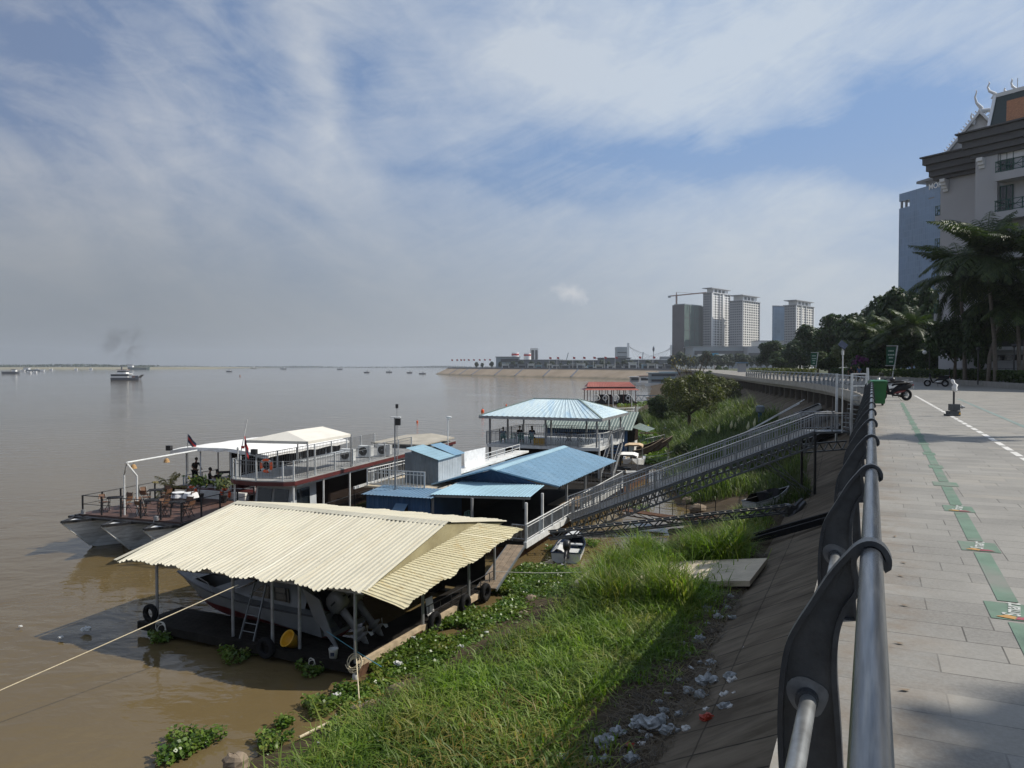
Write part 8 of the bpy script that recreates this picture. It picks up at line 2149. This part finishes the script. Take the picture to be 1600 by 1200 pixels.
br_ = thing('cable_stayed_bridge', 'cable stayed bridge pylons with faint fanned cables beyond the market halls', 'bridge', sp_)
pa, pb_ = atd(981.5, 536, 1240), atd(1049, 539, 1240)
for q in (pa, pb_): MB().beam(V((q.x, q.y, 7)), q, 3, 4).build('pylon', 'tower_white', br_)
cbm = MB()
for q, sg in ((pa, 1), (pb_, -1)):
 for i in range(1, 8): cbm.tube(V((q.x, q.y, q.z - i)), V((q.x + sg * (8 * i + 6), q.y, 17)), .14, 4)
cbm.build('cables', 'tower_grey', br_); MB().beam(V((pa.x - 30, 1240, 17)), V((pb_.x + 30, 1240, 17)), 8, 1.5).build('deck', 'tower_grey', br_)
p = atd(1021, 576, 900); p.z = 7; r = thing('water_tower', 'slim mast with a dark round tank above the market halls', 'tower', p, local=True)
zz = (576 - 541) / 1200 * 900; MB().tube((0, 0, 0), (0, 0, zz), .3, 6).build('mast', 'tower_grey', r); MB().ball((0, 0, zz - 4), 1.3, 1.3, 3, 8, 6).build('tank', 'tower_dark', r)
for x0, x1, y0, y1, lab in ((882, 888, 565, 551, 'slanted mobile crane jib above the middle market hall'), (1002, 1005, 565, 550, 'slanted thin crane jib beside the mast with the round tank')):
 a_, b_ = atd(x0, y0 + 9, 900), atd(x1, y1, 900); MB()
 tag(MB().beam(a_, b_, .8, .8).build('crane_jib', 'podium_grey'), lab, 'crane')
f0 = None
xs = [705, 713, 719, 724, 731, 739, 748, 756, 764, 858, 870, 895, 911, 927, 944, 961, 998, 1020]
for i, x in enumerate(xs):
 dist = 880 - (x - 705) * .62 if x < 780 else 660 - (x - 850) * .3
 p = atd(x, 576, dist); p.z = 7
 if f0 is None:
  f0 = thing('flagpole', 'white flagpole with a red flag on the far embankment', 'flagpole', p, group='flagpoles along the far embankment', local=True)
  MB().tube((0, 0, 0), (0, 0, 10.5), .12, 6).build('pole', 'tower_white', f0); MB().slab([(0, 0, 10.4), (2.2, .2, 9.9), (2.0, .2, 8.2), (0, 0, 8.8)], (0, .08, 0)).build('flag_cloth', 'red_paint', f0)
 else: dup(f0, p, rz=.0)
gs = 'street trees along the far embankment'
for i in range(26):
 x = 742 + i * 12.3 + random.uniform(-3, 3); dist = 868 - (x - 742) * .75
 p = atd(x, 576, dist); p.z = 7
 tree('street', p, random.uniform(.75, 1.2), random.uniform(0, 6), 'small hazy tree in the row along the far embankment', 'street_tree', gs)
gs2 = 'town trees below the apartment towers'
for i in range(22):
 x = 1055 + i * 7 + random.uniform(-3, 3); p = atd(x, 576, 500 + random.uniform(-60, 120)); p.z = 7.2
 tree('street', p, random.uniform(1.1, 1.7), random.uniform(0, 6), 'hazy green town tree below the apartment towers', 'town_tree', gs2)
kp = atd(1159, 581, 210); kp.z = DECK; r = thing('kiosk', 'small kiosk with a blue flat roof at the far end of the promenade', 'kiosk', kp, local=True)
MB().box((0, 0, 1.2), 1.7, 2, 2.4).build('walls', 'tower_grey', r); MB().box((0, 0, 2.55), 2.8, 2.6, .35).build('roof', 'blue_dark_roof', r)
person('person in dark clothes standing at the promenade bend before the bougainvillea', V((atd(1330, 590, 68).x, 68, DECK)), 1.0, 'stand', 'cloth_black', 'cloth_dark'); person('person in a blue shirt standing nearest the bougainvillea at the promenade bend', V((atd(1342, 590, 70).x, 70, DECK)), 2.0, 'stand', 'cloth_blue', 'cloth_dark')
def glass_tower():
 A, Bv = atd(1402, 572, 450), V((8, -30, 0)).normalized()
 A.z = 8; fr = Fr(A, Bv, V((.97, .26, 0)))
 zt = 9.5 + (572 - 305) / 1200 * 450 - 8
 r = thing('glass_tower', 'tall blue glass tower rising behind the white hotel', 'tower', A)
 def bx(u0, u1, z0, z1, w=0.0, d=30): return MB().hexa([fr(u0, w, z0), fr(u1, w, z0), fr(u1, d, z0), fr(u0, d, z0)], [fr(u0, w, z1), fr(u1, w, z1), fr(u1, d, z1), fr(u0, d, z1)])
 bx(0, 62, 0, zt - 8.5).build('shaft', 'tower_glass', r); bx(0, 62, zt - 4.5, zt).build('top_storeys', 'tower_glass', r); bx(8, 62, zt - 8.5, zt - 4.5).build('sky_lobby', 'tower_glass', r)
 for u in (.5, 4): bx(u, u + 1, zt - 8.5, zt - 4.5, .5, 1.5).build('corner_column', 'tower_dark', r)
 bx(14, 50, zt + 2.6, zt + 4.0, -1, 25).build('roof_canopy', 'tower_dark', r); bx(18, 48, zt, zt + 2.6, 2, 20).build('roof_house', 'tower_dark', r)
 bx(22, 26, zt - 7.6, zt - 6.9, -.1, 1).build('slot', 'tower_dark', r); bx(30, 35, zt - 6.2, zt - 5.4, -.1, 1).build('slot', 'tower_dark', r)
 c = fr(31, 4, zt + 6.5); MB().path([c - Z3 * 2.5, c, c + Z3 * 3.2], [2.2, 3, 5], 16).build('roof_bowl', 'tower_white', r)
 me = text_mesh('MORGAN', 4.2); me.materials.append(M['tower_white'])
 o = bpy.data.objects.new('lettering', me); COL.objects.link(o); o.parent = r
 X = Bv; Y = Z3; Zv = X.cross(Y)
 o.matrix_local = Matrix(((X.x, Y.x, Zv.x, 0), (X.y, Y.y, Zv.y, 0), (X.z, Y.z, Zv.z, 0), (0, 0, 0, 1)))
 o.location = fr(31.5, -.4, zt - 1.2) - ORG[r.name]
glass_tower()
HF_f, HF_m = V((.55, -.83, 0)).normalized(), V((-.83, -.55, 0)).normalized()
def hotel():
 CL, CR = V((44.4, 80, 8)), V((43.35, 72, 8))
 r = thing('hotel', 'large white hotel with grey cornices, green balconies and a traditional tiled roof', 'hotel', CR)
 L, Q = Fr(CL, HF_f, HF_m), Fr(CR, HF_f, HF_m)
 zc = 21.1; zt = 23.2
 def bx(F, u0, u1, w0, w1, z0, z1): return [[F(u0, w0, z0), F(u1, w0, z0), F(u1, w1, z0), F(u0, w1, z0)], [F(u0, w0, z1), F(u1, w0, z1), F(u1, w1, z1), F(u0, w1, z1)]]
 MB().hexa(*bx(L, 0, 12, -18, 0, 0, zt - .3)).build('rear_wing', 'hotel_wall', r)
 MB().hexa(*bx(Q, 0, 34, -18, 0, 0, zt - .3)).build('front_wing', 'hotel_wall', r)
 MB().hexa(*bx(Q, 0, 1.9, 0, .35, 0, zc)).build('corner_pier', 'hotel_wall', r)
 for F, u0, u1, nm in ((L, -1.3, 11, 'rear_cornice'), (Q, -1.2, 34, 'front_cornice')):
  mb = MB()
  for i, (o, z0, z1) in enumerate(((.45, zc - .35, zc + .02), (.75, zc + .02, zc + .6), (.95, zc + .6, zc + 1.25), (1.2, zc + 1.25, zc + 1.95), (1.4, zc + 1.95, zt))):
   mb.hexa(*bx(F, u0 + 1.2 - o, u1, -17, o, z0 + .004 * i, z1))
  mb.build(nm, 'cornice_grey', r)
  mb = MB()
  for q in range(4): mb.hexa(*bx(F, .35, .85, .0, .95 - .22 * q, zc - .75 - .3 * q - .02, zc - .45 - .3 * q))
  mb.build('bracket', 'hotel_trim', r)
 MB().hexa(*bx(Q, 1.9, 34, .0, .12, zc - .9, zc - .3)).build('frieze', 'hotel_trim', r)
 for i in range(6):
  z = 18.8 - 3.5 * i
  b = MB().hexa(*bx(Q, 2.2, 34, .0, 1.5, z - .72, z)).build('balcony', 'hotel_wall', r)
  mb = MB()
  for zz in (.1, .55, 1.0): mb.beam(Q(2.2, 1.42, z + zz), Q(34, 1.42, z + zz), .06, .06)
  mb.beam(Q(2.2, 0, z + 1.0), Q(2.2, 1.42, z + 1.0), .06, .06)
  u = 2.25
  while u < 20:
   mb.beam(Q(u, 1.42, z), Q(u, 1.42, z + 1.0), .06, .06); mb.beam(Q(u, 1.42, z + .1), Q(u + 1.1, 1.42, z + .95), .035, .035); mb.beam(Q(u + 1.1, 1.42, z + .1), Q(u, 1.42, z + .95), .035, .035); u += 1.1
  mb.build('balustrade', 'hotel_green', b)
  for u0, u1 in ((2.05, 3.1), (4.3, 7.4), (8.6, 11.7), (13, 16)):
   w = MB().hexa(*bx(Q, u0, u1, .02, .09, z + .02, z + 2.5)).build('window', 'dark_glass', r)
   mb = MB()
   for uu in (u0, (u0 + u1) / 2, u1): mb.beam(Q(uu, .1, z + .02), Q(uu, .1, z + 2.5), .07, .07)
   mb.beam(Q(u0, .1, z + 2.5), Q(u1, .1, z + 2.5), .08, .08); mb.build('window_frame', 'hotel_green', w)
 for i in range(4):
  z = 17.2 - 3.4 * i
  b = MB().hexa(*bx(L, -.75, 0, -2.5, -.4, z - .75, z)).build('side_balcony', 'hotel_wall', r)
  mb = MB()
  for w0, w1 in ((-.45, -.45), (-2.45, -2.45)): pass
  for zz in (.05, 1.0): mb.beam(L(-.72, -.42, z + zz), L(0, -.42, z + zz), .07, .07)
  for q in range(4):
   u = -.72 + .24 * q; mb.beam(L(u, -.42, z), L(u, -.42, z + 1.0), .05, .05)
  mb.beam(L(-.72, -.42, z + .05), L(0, -.42, z + 1), .05, .05); mb.beam(L(-.72, -.42, z + 1), L(0, -.42, z + .05), .05, .05); mb.beam(L(-.72, -.42, z + .5), L(0, -.42, z + .5), .05, .05)
  mb.build('balustrade', 'hotel_green', b)
 G = Fr(atd(1525, 572, 78), V((.86, -.5, 0)), V((-.5, -.86, 0))); G.o.z = 0
 ap = 9.5 + (572 - 182) / 1200 * 78; ft = 9.5 + (572 - 243) / 1200 * 78; hw = 3.0
 MB().quad(G(-hw, 0, ft), G(hw, 0, ft), G(0, 0, ap)).build('pediment', 'hotel_trim', r)
 MB().quad(G(-hw * .55, .08, ft), G(hw * .55, .08, ft), G(0, .08, ft + (ap - ft) * .62)).build('pediment_carving', 'gold', r)
 rf = MB(); rf.quad(G(-hw - .2, .3, ft - .1), G(0, .3, ap + .1), G(0, -9, ap + .1), G(-hw - .2, -9, ft - .1)); rf.quad(G(hw + .2, .3, ft - .1), G(0, .3, ap + .1), G(0, -9, ap + .1), G(hw + .2, -9, ft - .1)); rf.build('gable_roof', 'tile_green', r)
 for sg in (-1, 1):
  e = MB().beam(G(sg * (hw + .3), .35, ft - .15), G(0, .35, ap + .15), .22, .5, up=G.b).build('bargeboard', 'hotel_trim', r)
  mb = MB()
  for q in range(16):
   p = G(sg * (hw + .3), .35, ft - .15).lerp(G(0, .35, ap + .15), (q + .5) / 16); n = (Z3 * .55 + G.a * (sg * .75)).normalized()
   mb.path([p + n * .2, p + n * .36 + Z3 * .08], .09, 5, r1=.03)
  mb.build('crockets', 'hotel_trim', e)
  p = G(sg * (hw + .3), .35, ft - .1); MB().path([p, p + G.a * (sg * .5) + Z3 * .1, p + G.a * (sg * .6) + Z3 * .55], .14, 6, r1=.03).build('eave_finial', 'hotel_trim', r)
 def chofa(p, s, lean, par):
  MB().path([p - Z3 * .2, p + lean * .12 + Z3 * (.35 * s), p + lean * (-.28 * s) + Z3 * (.9 * s), p + lean * (-.42 * s) + Z3 * (1.5 * s), p + lean * (-.28 * s) + Z3 * (2.0 * s), p + lean * (-.36 * s) + Z3 * (2.25 * s)], [.24 * s ** .5, .2 * s ** .5, .12, .085, .06, .015], 8).build('roof_finial', 'hotel_trim', par)
 chofa(G(0, .35, ap + .2), 1.0, G.a, r); chofa(G(-.55, .3, ap - .8), .45, G.a, r)
 MB().path([G(0, .35, ap + .2), G(.8, .2, ap + .25), G(1.8, 0, ap - .1)], [.26, .22, .14], 8).build('ridge_scroll', 'hotel_trim', r)
 e0, e1 = Q(1.2, .6, zt + .05), Q(34, .6, zt + .05); t0, t1 = Q(.55, -2.0, zt + 3.6), Q(34, -2.0, zt + 3.6)
 d0, d1 = Q(.8, -17, zt), Q(34, -17, zt)
 MB().quad(e0, e1, t1, t0).quad(e0, t0, d0).quad(d0, t0, t1, d1).build('tiled_roof', 'tile_green', r)
 n = (e1 - e0).cross(t0 - e0).normalized(); n = n if n.z > 0 else -n
 ii = lambda a, b: e0.lerp(e1, a).lerp(t0.lerp(t1, a), b) + n * .05
 MB().quad(ii(.045, .06), ii(.99, .06), ii(.99, .72), ii(.035, .72)).build('orange_tiles', 'tile_orange', r)
 MB().beam(e0, t0, .25, .3).beam(t0, t1, .3, .35).build('ridge_edge', 'hotel_trim', r)
 chofa(t0 - HF_f * .2, .7, HF_f * 1.6, r); chofa(t0 + HF_f * 1.6, .55, HF_f, r); chofa(t0 + HF_f * .9, .25, HF_f, r)
 MB().tube(t0 + HF_f * 1.9, t0 + HF_f * 1.9 + Z3 * 1.1, .03, 5).build('lightning_rod', 'grey_metal', r)
hotel()
def annex():
 A = V((43.35, 72, 8)) + HF_m * 2.5; F_ = Fr(A, HF_f, HF_m)
 r = thing('hotel_annex', 'low pale hotel annex with a long dark window strip behind the palm trunks', 'building', A)
 def bx(u0, u1, w0, w1, z0, z1): return MB().hexa([F_(u0, w0, z0), F_(u1, w0, z0), F_(u1, w1, z0), F_(u0, w1, z0)], [F_(u0, w0, z1), F_(u1, w0, z1), F_(u1, w1, z1), F_(u0, w1, z1)])
 bx(0, 16, -2.4, 0, 0, 2.9).build('wall', 'hotel_wall', r); bx(1.2, 5.6, -.05, .04, 2.0, 2.5).build('window_strip', 'dark_glass', r)
 bx(-.3, 16, -2.4, .5, 2.9, 3.2).build('ledge', 'hotel_trim', r); bx(.5, 16, -2.4, -.6, 3.2, 4.5).build('recess_wall', 'cornice_grey', r); bx(.6, 16, -2.4, .8, 4.5, 5.6).build('roof_slab', 'hotel_wall', r)
 fence(r, [F_(-.4, 1.2, 0), F_(9, 1.2, 0)], 1.3, 'black_metal', n_bal=.5, post=2, low=.1, rr=.02, br=.012)
annex()
for px, d, top, lab in ((1528, 62, 545, 'thin dark lamp post before the annex wall'), (1584, 58, 540, 'thin dark lamp post between the two leaning palm trunks and the border')):
 p = atd(px, 590, d); p.z = 8; r = thing('lamp_post', lab, 'lamp', p, local=True)
 MB().tube((0, 0, 0), (0, 0, 1.5 + (572 - top) / 1200 * d), .06, 8).build('post', 'black_metal', r); MB().ball((0, 0, 1.5 + (572 - top) / 1200 * d), .16).build('lamp_head', 'black_metal', r)
p = atd(1452, 590, 84); p.z = 8; r = thing('lamp_post', 'dark lamp post with a pale globe beside the dark corner tree', 'lamp', p, local=True)
MB().tube((0, 0, 0), (0, 0, 4.1), .06, 8).path([(0, 0, 3.6), (-.4, 0, 3.5), (-.55, 0, 3.2)], .03, 6).build('post', 'black_metal', r); MB().ball((-.55, 0, 3.0), .22).build('globe', 'white_paint', r)
def ferry():
 P = at(197, 594, 0); P = V((P.x, P.y, 0)); k = P.y / 1200; L = 43 * k
 fr = Fr(P, V((1, .05, 0)), V((-.05, 1, 0)))
 r = thing('river_ferry', 'white and dark river ferry with a ramp, trailing smoke in midstream', 'ferry', P)
 h = L / 2
 MB().loft([[fr(x, -3 * w, 1.5), fr(x, -2.6 * w, -.3), fr(x, 2.6 * w, -.3), fr(x, 3 * w, 1.5)] for x, w in ((-h, .8), (-h * .9, 1), (h * .8, 1), (h, .75))]).build('hull', 'tower_dark', r)
 MB().hexa([fr(-h * .95, -2.8, 1.5), fr(h * .25, -2.8, 1.5), fr(h * .25, 2.8, 1.5), fr(-h * .95, 2.8, 1.5)], [fr(-h * .95, -2.8, 4.0), fr(h * .25, -2.8, 4.0), fr(h * .25, 2.8, 4.0), fr(-h * .95, 2.8, 4.0)]).build('lower_cabin', 'tower_window', r)
 MB().box(fr(-h * .35, 0, 4.2), h * 1.35, 6.4, .4, fr.a, fr.b).build('cabin_roof', 'tower_white', r); MB().box(fr(-h * .35, 0, 2.2), h * 1.2, 5.75, 1.0, fr.a, fr.b).build('side_band', 'tower_white', r)
 MB().box(fr(-h * .2, 0, 5.6), h * .6, 4.5, 2.4, fr.a, fr.b).build('bridge_house', 'tower_white', r); MB().box(fr(-h * .2, -.1, 5.8), h * .62, 4.6, .8, fr.a, fr.b).build('bridge_window', 'tower_window', r); MB().box(fr(-h * .2, 0, 7.0), h * .75, 5, .3, fr.a, fr.b).build('bridge_roof', 'crane_red', r)
 MB().tube(fr(-h * .3, 0, 7), fr(-h * .3, 0, 9.3), .5, 10).build('funnel', 'tower_dark', r)
 MB().slab([fr(h * .95, -2.4, 1.4), fr(h * 1.18, -2.4, 3.6), fr(h * 1.18, 2.4, 3.6), fr(h * .95, 2.4, 1.4)], Z3 * .2).build('ramp', 'tower_dark', r)
 for i in range(3): MB().box(fr(h * (.38 + .2 * i), 0, 2.3), 2.3, 2.2, 1.5, fr.a, fr.b).build('deck_load', ('tower_white', 'crane_red', 'tower_dark')[i], r)
 return fr(-h * .3, 0, 9.3)
fun = ferry()
if USE_SMOKE:
 c = atd(196, 541, fun.y); mb = MB().ball((c.x, c.y, c.z), 20, 10, 17, 20, 12); sm = mb.build('smoke', mat('smoke_air', (1, 1, 1)))
 tag(sm, 'thin grey smoke rising from the ferry', kind='stuff')
 nt = M['smoke_air'].node_tree; nt.nodes.remove(nt.nodes['Principled BSDF'])
 pv = nd(nt, 'ShaderNodeVolumePrincipled'); pv.inputs['Color'].default_value = (.2, .2, .21, 1)
 tc = nd(nt, 'ShaderNodeTexCoord'); vm = nd(nt, 'ShaderNodeVectorMath', operation='SUBTRACT'); nt.links.new(tc.outputs['Object'], vm.inputs[0]); vm.inputs[1].default_value = (0, 0, 17)
 sc_ = nd(nt, 'ShaderNodeVectorMath', operation='MULTIPLY'); nt.links.new(vm.outputs[0], sc_.inputs[0]); sc_.inputs[1].default_value = (1 / 20, 1 / 10, 1 / 17)
 ln = nd(nt, 'ShaderNodeVectorMath', operation='LENGTH'); nt.links.new(sc_.outputs[0], ln.inputs[0])
 fall = mrange(nt, ln.outputs['Value'], .25, 1.0, 1, 0)
 n_ = noise(nt, tc.outputs['Object'], .085, 5, .6, .5)
 nt.links.new(mth(nt, 'MULTIPLY', mth(nt, 'MULTIPLY', fall, mrange(nt, n_, .46, .68)), .085), pv.inputs['Density'])
 nt.links.new(pv.outputs[0], nt.nodes['Material Output'].inputs['Volume'])
def barge(label, px, py, wpx, cabin, m, hgt=1.0, name='barge'):
 P = at(px, py, 0); k = P.y / 1200; L = wpx * k; h = L / 2
 fr = Fr(V((P.x, P.y, 0)), V((1, 0, 0)), V((0, 1, 0))); w = max(1.0, L * .12); f = k * 3 * hgt
 r = thing(name, label, 'boat', fr.o)
 MB().loft([[fr(x, -w * q, f * (1 + .3 * abs(x / h) ** 4)), fr(x * .95, -w * q * .8, -.2), fr(x * .95, w * q * .8, -.2), fr(x, w * q, f * (1 + .3 * abs(x / h) ** 4))] for x, q in ((-h, .5), (-h * .85, 1), (h * .8, 1), (h, .3))]).build('hull', m, r)
 if cabin: MB().box(fr(h * cabin, 0, f * 1.5), L * .22, w * 1.3, f * 1.5, fr.a, fr.b).build('cabin', 'tower_white', r); MB().box(fr(h * cabin, 0, f * 2.3), L * .28, w * 1.6, f * .25, fr.a, fr.b).build('cabin_roof', 'tower_grey', r)
barge('dark loaded barge low in the water at the border of the picture', 17, 584, 28, .4, 'tower_dark'); barge('long grey barge moored behind the small white boats', 54, 580, 34, -.7, 'podium_grey', .8)
barge('green grey barge lying off the far bank behind the ferry', 217, 577.6, 34, -.75, 'net_green', 1.1)
gw = 'small white boats near the far bank'
for i, (x, y, w) in enumerate(((36, 580.5, 7), (46, 583.2, 6), (55, 583, 6), (58, 579, 6), (66, 580.5, 7), (80, 579, 5), (119, 578.5, 5), (142, 578, 5))):
 barge('small white boat near the far bank', x, y, w, 0, 'tower_white', .8, 'small_boat')
 COL.objects  # group below
 o = [q for q in COL.objects if q.get('label') == 'small white boat near the far bank'][-1]; o['group'] = gw
for x, y, w, lab in ((443, 577, 10, 'small dark boat in the far middle of the river'), (531, 577.5, 9, 'low dark boat far out, right of the first dark boat'), (573, 582.5, 9, 'small dark boat nearest of the midstream boats'), (608, 582, 10, 'dark boat close to the tip of the embankment'), (640, 583, 9, 'dark boat with a pale cabin off the embankment tip'), (660, 584.5, 11, 'low dark boat just off the embankment tip'), (358, 581, 9, 'tiny dark boat between the ferry and midstream'), (396, 575.8, 10, 'faint boat at the end of the far bank')):
 barge(lab, x, y, w, .2, 'tower_dark', .45, 'river_boat')
def buoy(label, px, py, k, m='orange_buoy'):
 p = at(px, py, 0); p.z = 0; r = thing('buoy', label, 'buoy', p, local=True)
 MB().path([(0, 0, -.1), (0, 0, .4 * k), (0, 0, .9 * k), (0, 0, 1.1 * k)], [.5 * k, .55 * k, .4 * k, .1 * k], 12).build('float', m, r)
 MB().tube((0, 0, 1.0 * k), (0, 0, 1.6 * k), .06 * k, 6).build('staff', 'black_metal', r)
buoy('dark red channel buoy far out to the side of the ferry', 375, 588, 1.3, 'crane_red'); buoy('small orange mooring buoy alone on the water behind the loudspeaker pole', 652, 660, .3); buoy('orange and black buoy beside the corner of the pale blue hipped roof', 754, 644, .6); buoy('small dark orange buoy behind the hipped roof', 791, 634, .35)
def tour_boat(label, x0, x1, wl, top, dist, m, roof='tower_white', decks=2):
 k = dist / 1200; P = atd(x0, 572, dist); P.z = 0; L = (x1 - x0) * k; fr = Fr(P, V((1, .1, 0)), V((-.1, 1, 0)))
 hh = 9.5 - (top - 572) * k
 r = thing('tour_boat', label, 'boat', P)
 MB().loft([[fr(x, -2.2 * q, 1.2), fr(x, -1.8 * q, -.3), fr(x, 1.8 * q, -.3), fr(x, 2.2 * q, 1.2)] for x, q in ((-1.5, .3), (1, 1), (L, 1))]).build('hull', 'tower_white', r)
 for d in range(decks):
  z0 = 1.2 + (hh - 1.2) / decks * d; z1 = 1.2 + (hh - 1.2) / decks * (d + 1)
  MB().hexa([fr(.5, -2, z0), fr(L - .5, -2, z0), fr(L - .5, 2, z0), fr(.5, 2, z0)], [fr(.5, -2, z1 - .3), fr(L - .5, -2, z1 - .3), fr(L - .5, 2, z1 - .3), fr(.5, 2, z1 - .3)]).build('deck_cabin', m, r)
  MB().box(fr(L / 2, -2.02, (z0 + z1) / 2), L * .85, .1, (z1 - z0) * .4, fr.a, fr.b).build('window_band', 'tower_window', r); MB().box(fr(L / 2, 0, z1 - .15), L + .8, 4.8, .25, fr.a, fr.b).build('roof', roof, r)
tour_boat('two deck blue and white tour boat moored behind the bank tree', 1013, 1058, 603, 582, 372, 'podium_grey', 'blue_awning'); tour_boat('small white boat moored nearest the channel at the bay', 984, 998, 600, 588, 400, 'tower_grey', 'tower_white', 1)
tour_boat('white boat with maroon trim moored next to the bow of the blue tour boat', 999, 1013, 601, 587, 390, 'tower_white', 'maroon', 1); tour_boat('long white roofed boat moored farther along the bank behind the bare twigs', 1086, 1116, 592, 582, 330, 'tower_white', 'tower_white', 1)
tour_boat('grey roofed boat behind the blue tour boat', 1030, 1092, 592, 580, 420, 'podium_grey', 'tower_white', 1)
q_ = random.Random(12); used = set()
def small_shops():
 kinds = ['white awning', 'cream front', 'grey roof', 'dark open front', 'pale blue roof', 'white wall']; mats = ['tower_white', 'tower_cream', 'tower_grey', 'tower_dark', 'blue_awning', 'tower_white']
 anchor = ['terminal', 'tank pair', 'first crane jib', 'second flag group', 'market hall', 'slab tower', 'bridge cables', 'round tank mast', 'white roofed hall', 'pinkish house']
 for i in range(10):
  for j in (0, 1):
   x = 790 + i * 27 + j * 12 + q_.uniform(-3, 3); d = 840 - i * 26 - 18 - j * 6; w = q_.uniform(7, 13); k = (i * 2 + j * 3) % 6
   p0 = atd(x, 576, d); wd = w * d / 1200; h = q_.uniform(3.2, 5.5)
   r = thing('quay_shop', 'small low quay building with ' + kinds[k] + ' near the ' + anchor[i] + (', set back' if j else ''), 'building', V((p0.x, d, 7)))
   MB().box(V((p0.x, d, 7 + h / 2)), wd, 6, h).build('walls', mats[k] if k != 3 else 'tower_dark', r)
   MB().box(V((p0.x, d - 3.05, 7 + h * .38)), wd * .8, .2, h * .45).build('open_front', 'tower_window', r); MB().box(V((p0.x, d - .6, 7 + h + .15)), wd * 1.1, 8.5, .3).build('roof', mats[(k + i) % 6], r)
small_shops()
def long_shadow_palm():
 b = V((22.5, 19.4, DECK)); c = b + V((.3, .2, 13.2))
 r = thing('coconut_palm', 'tall palm standing inland of the paving, its long thin shadow crossing the promenade', 'palm tree', b)
 MB().path([b - Z3 * .2, b + V((.1, 0, 5)), c], [.26, .2, .15], 8).build('trunk', 'palm_bark', r); frond_crown('crown', r, c, 14, 1.5, np.random.default_rng(77), ll=.5, nl=16)
long_shadow_palm()
for o in COL.objects:
 if o.parent is None and o.get('label'):
  n = len(o['label'].split())
  if n > 16 or n < 4: print('LABEL', n, o.name, o['label'])
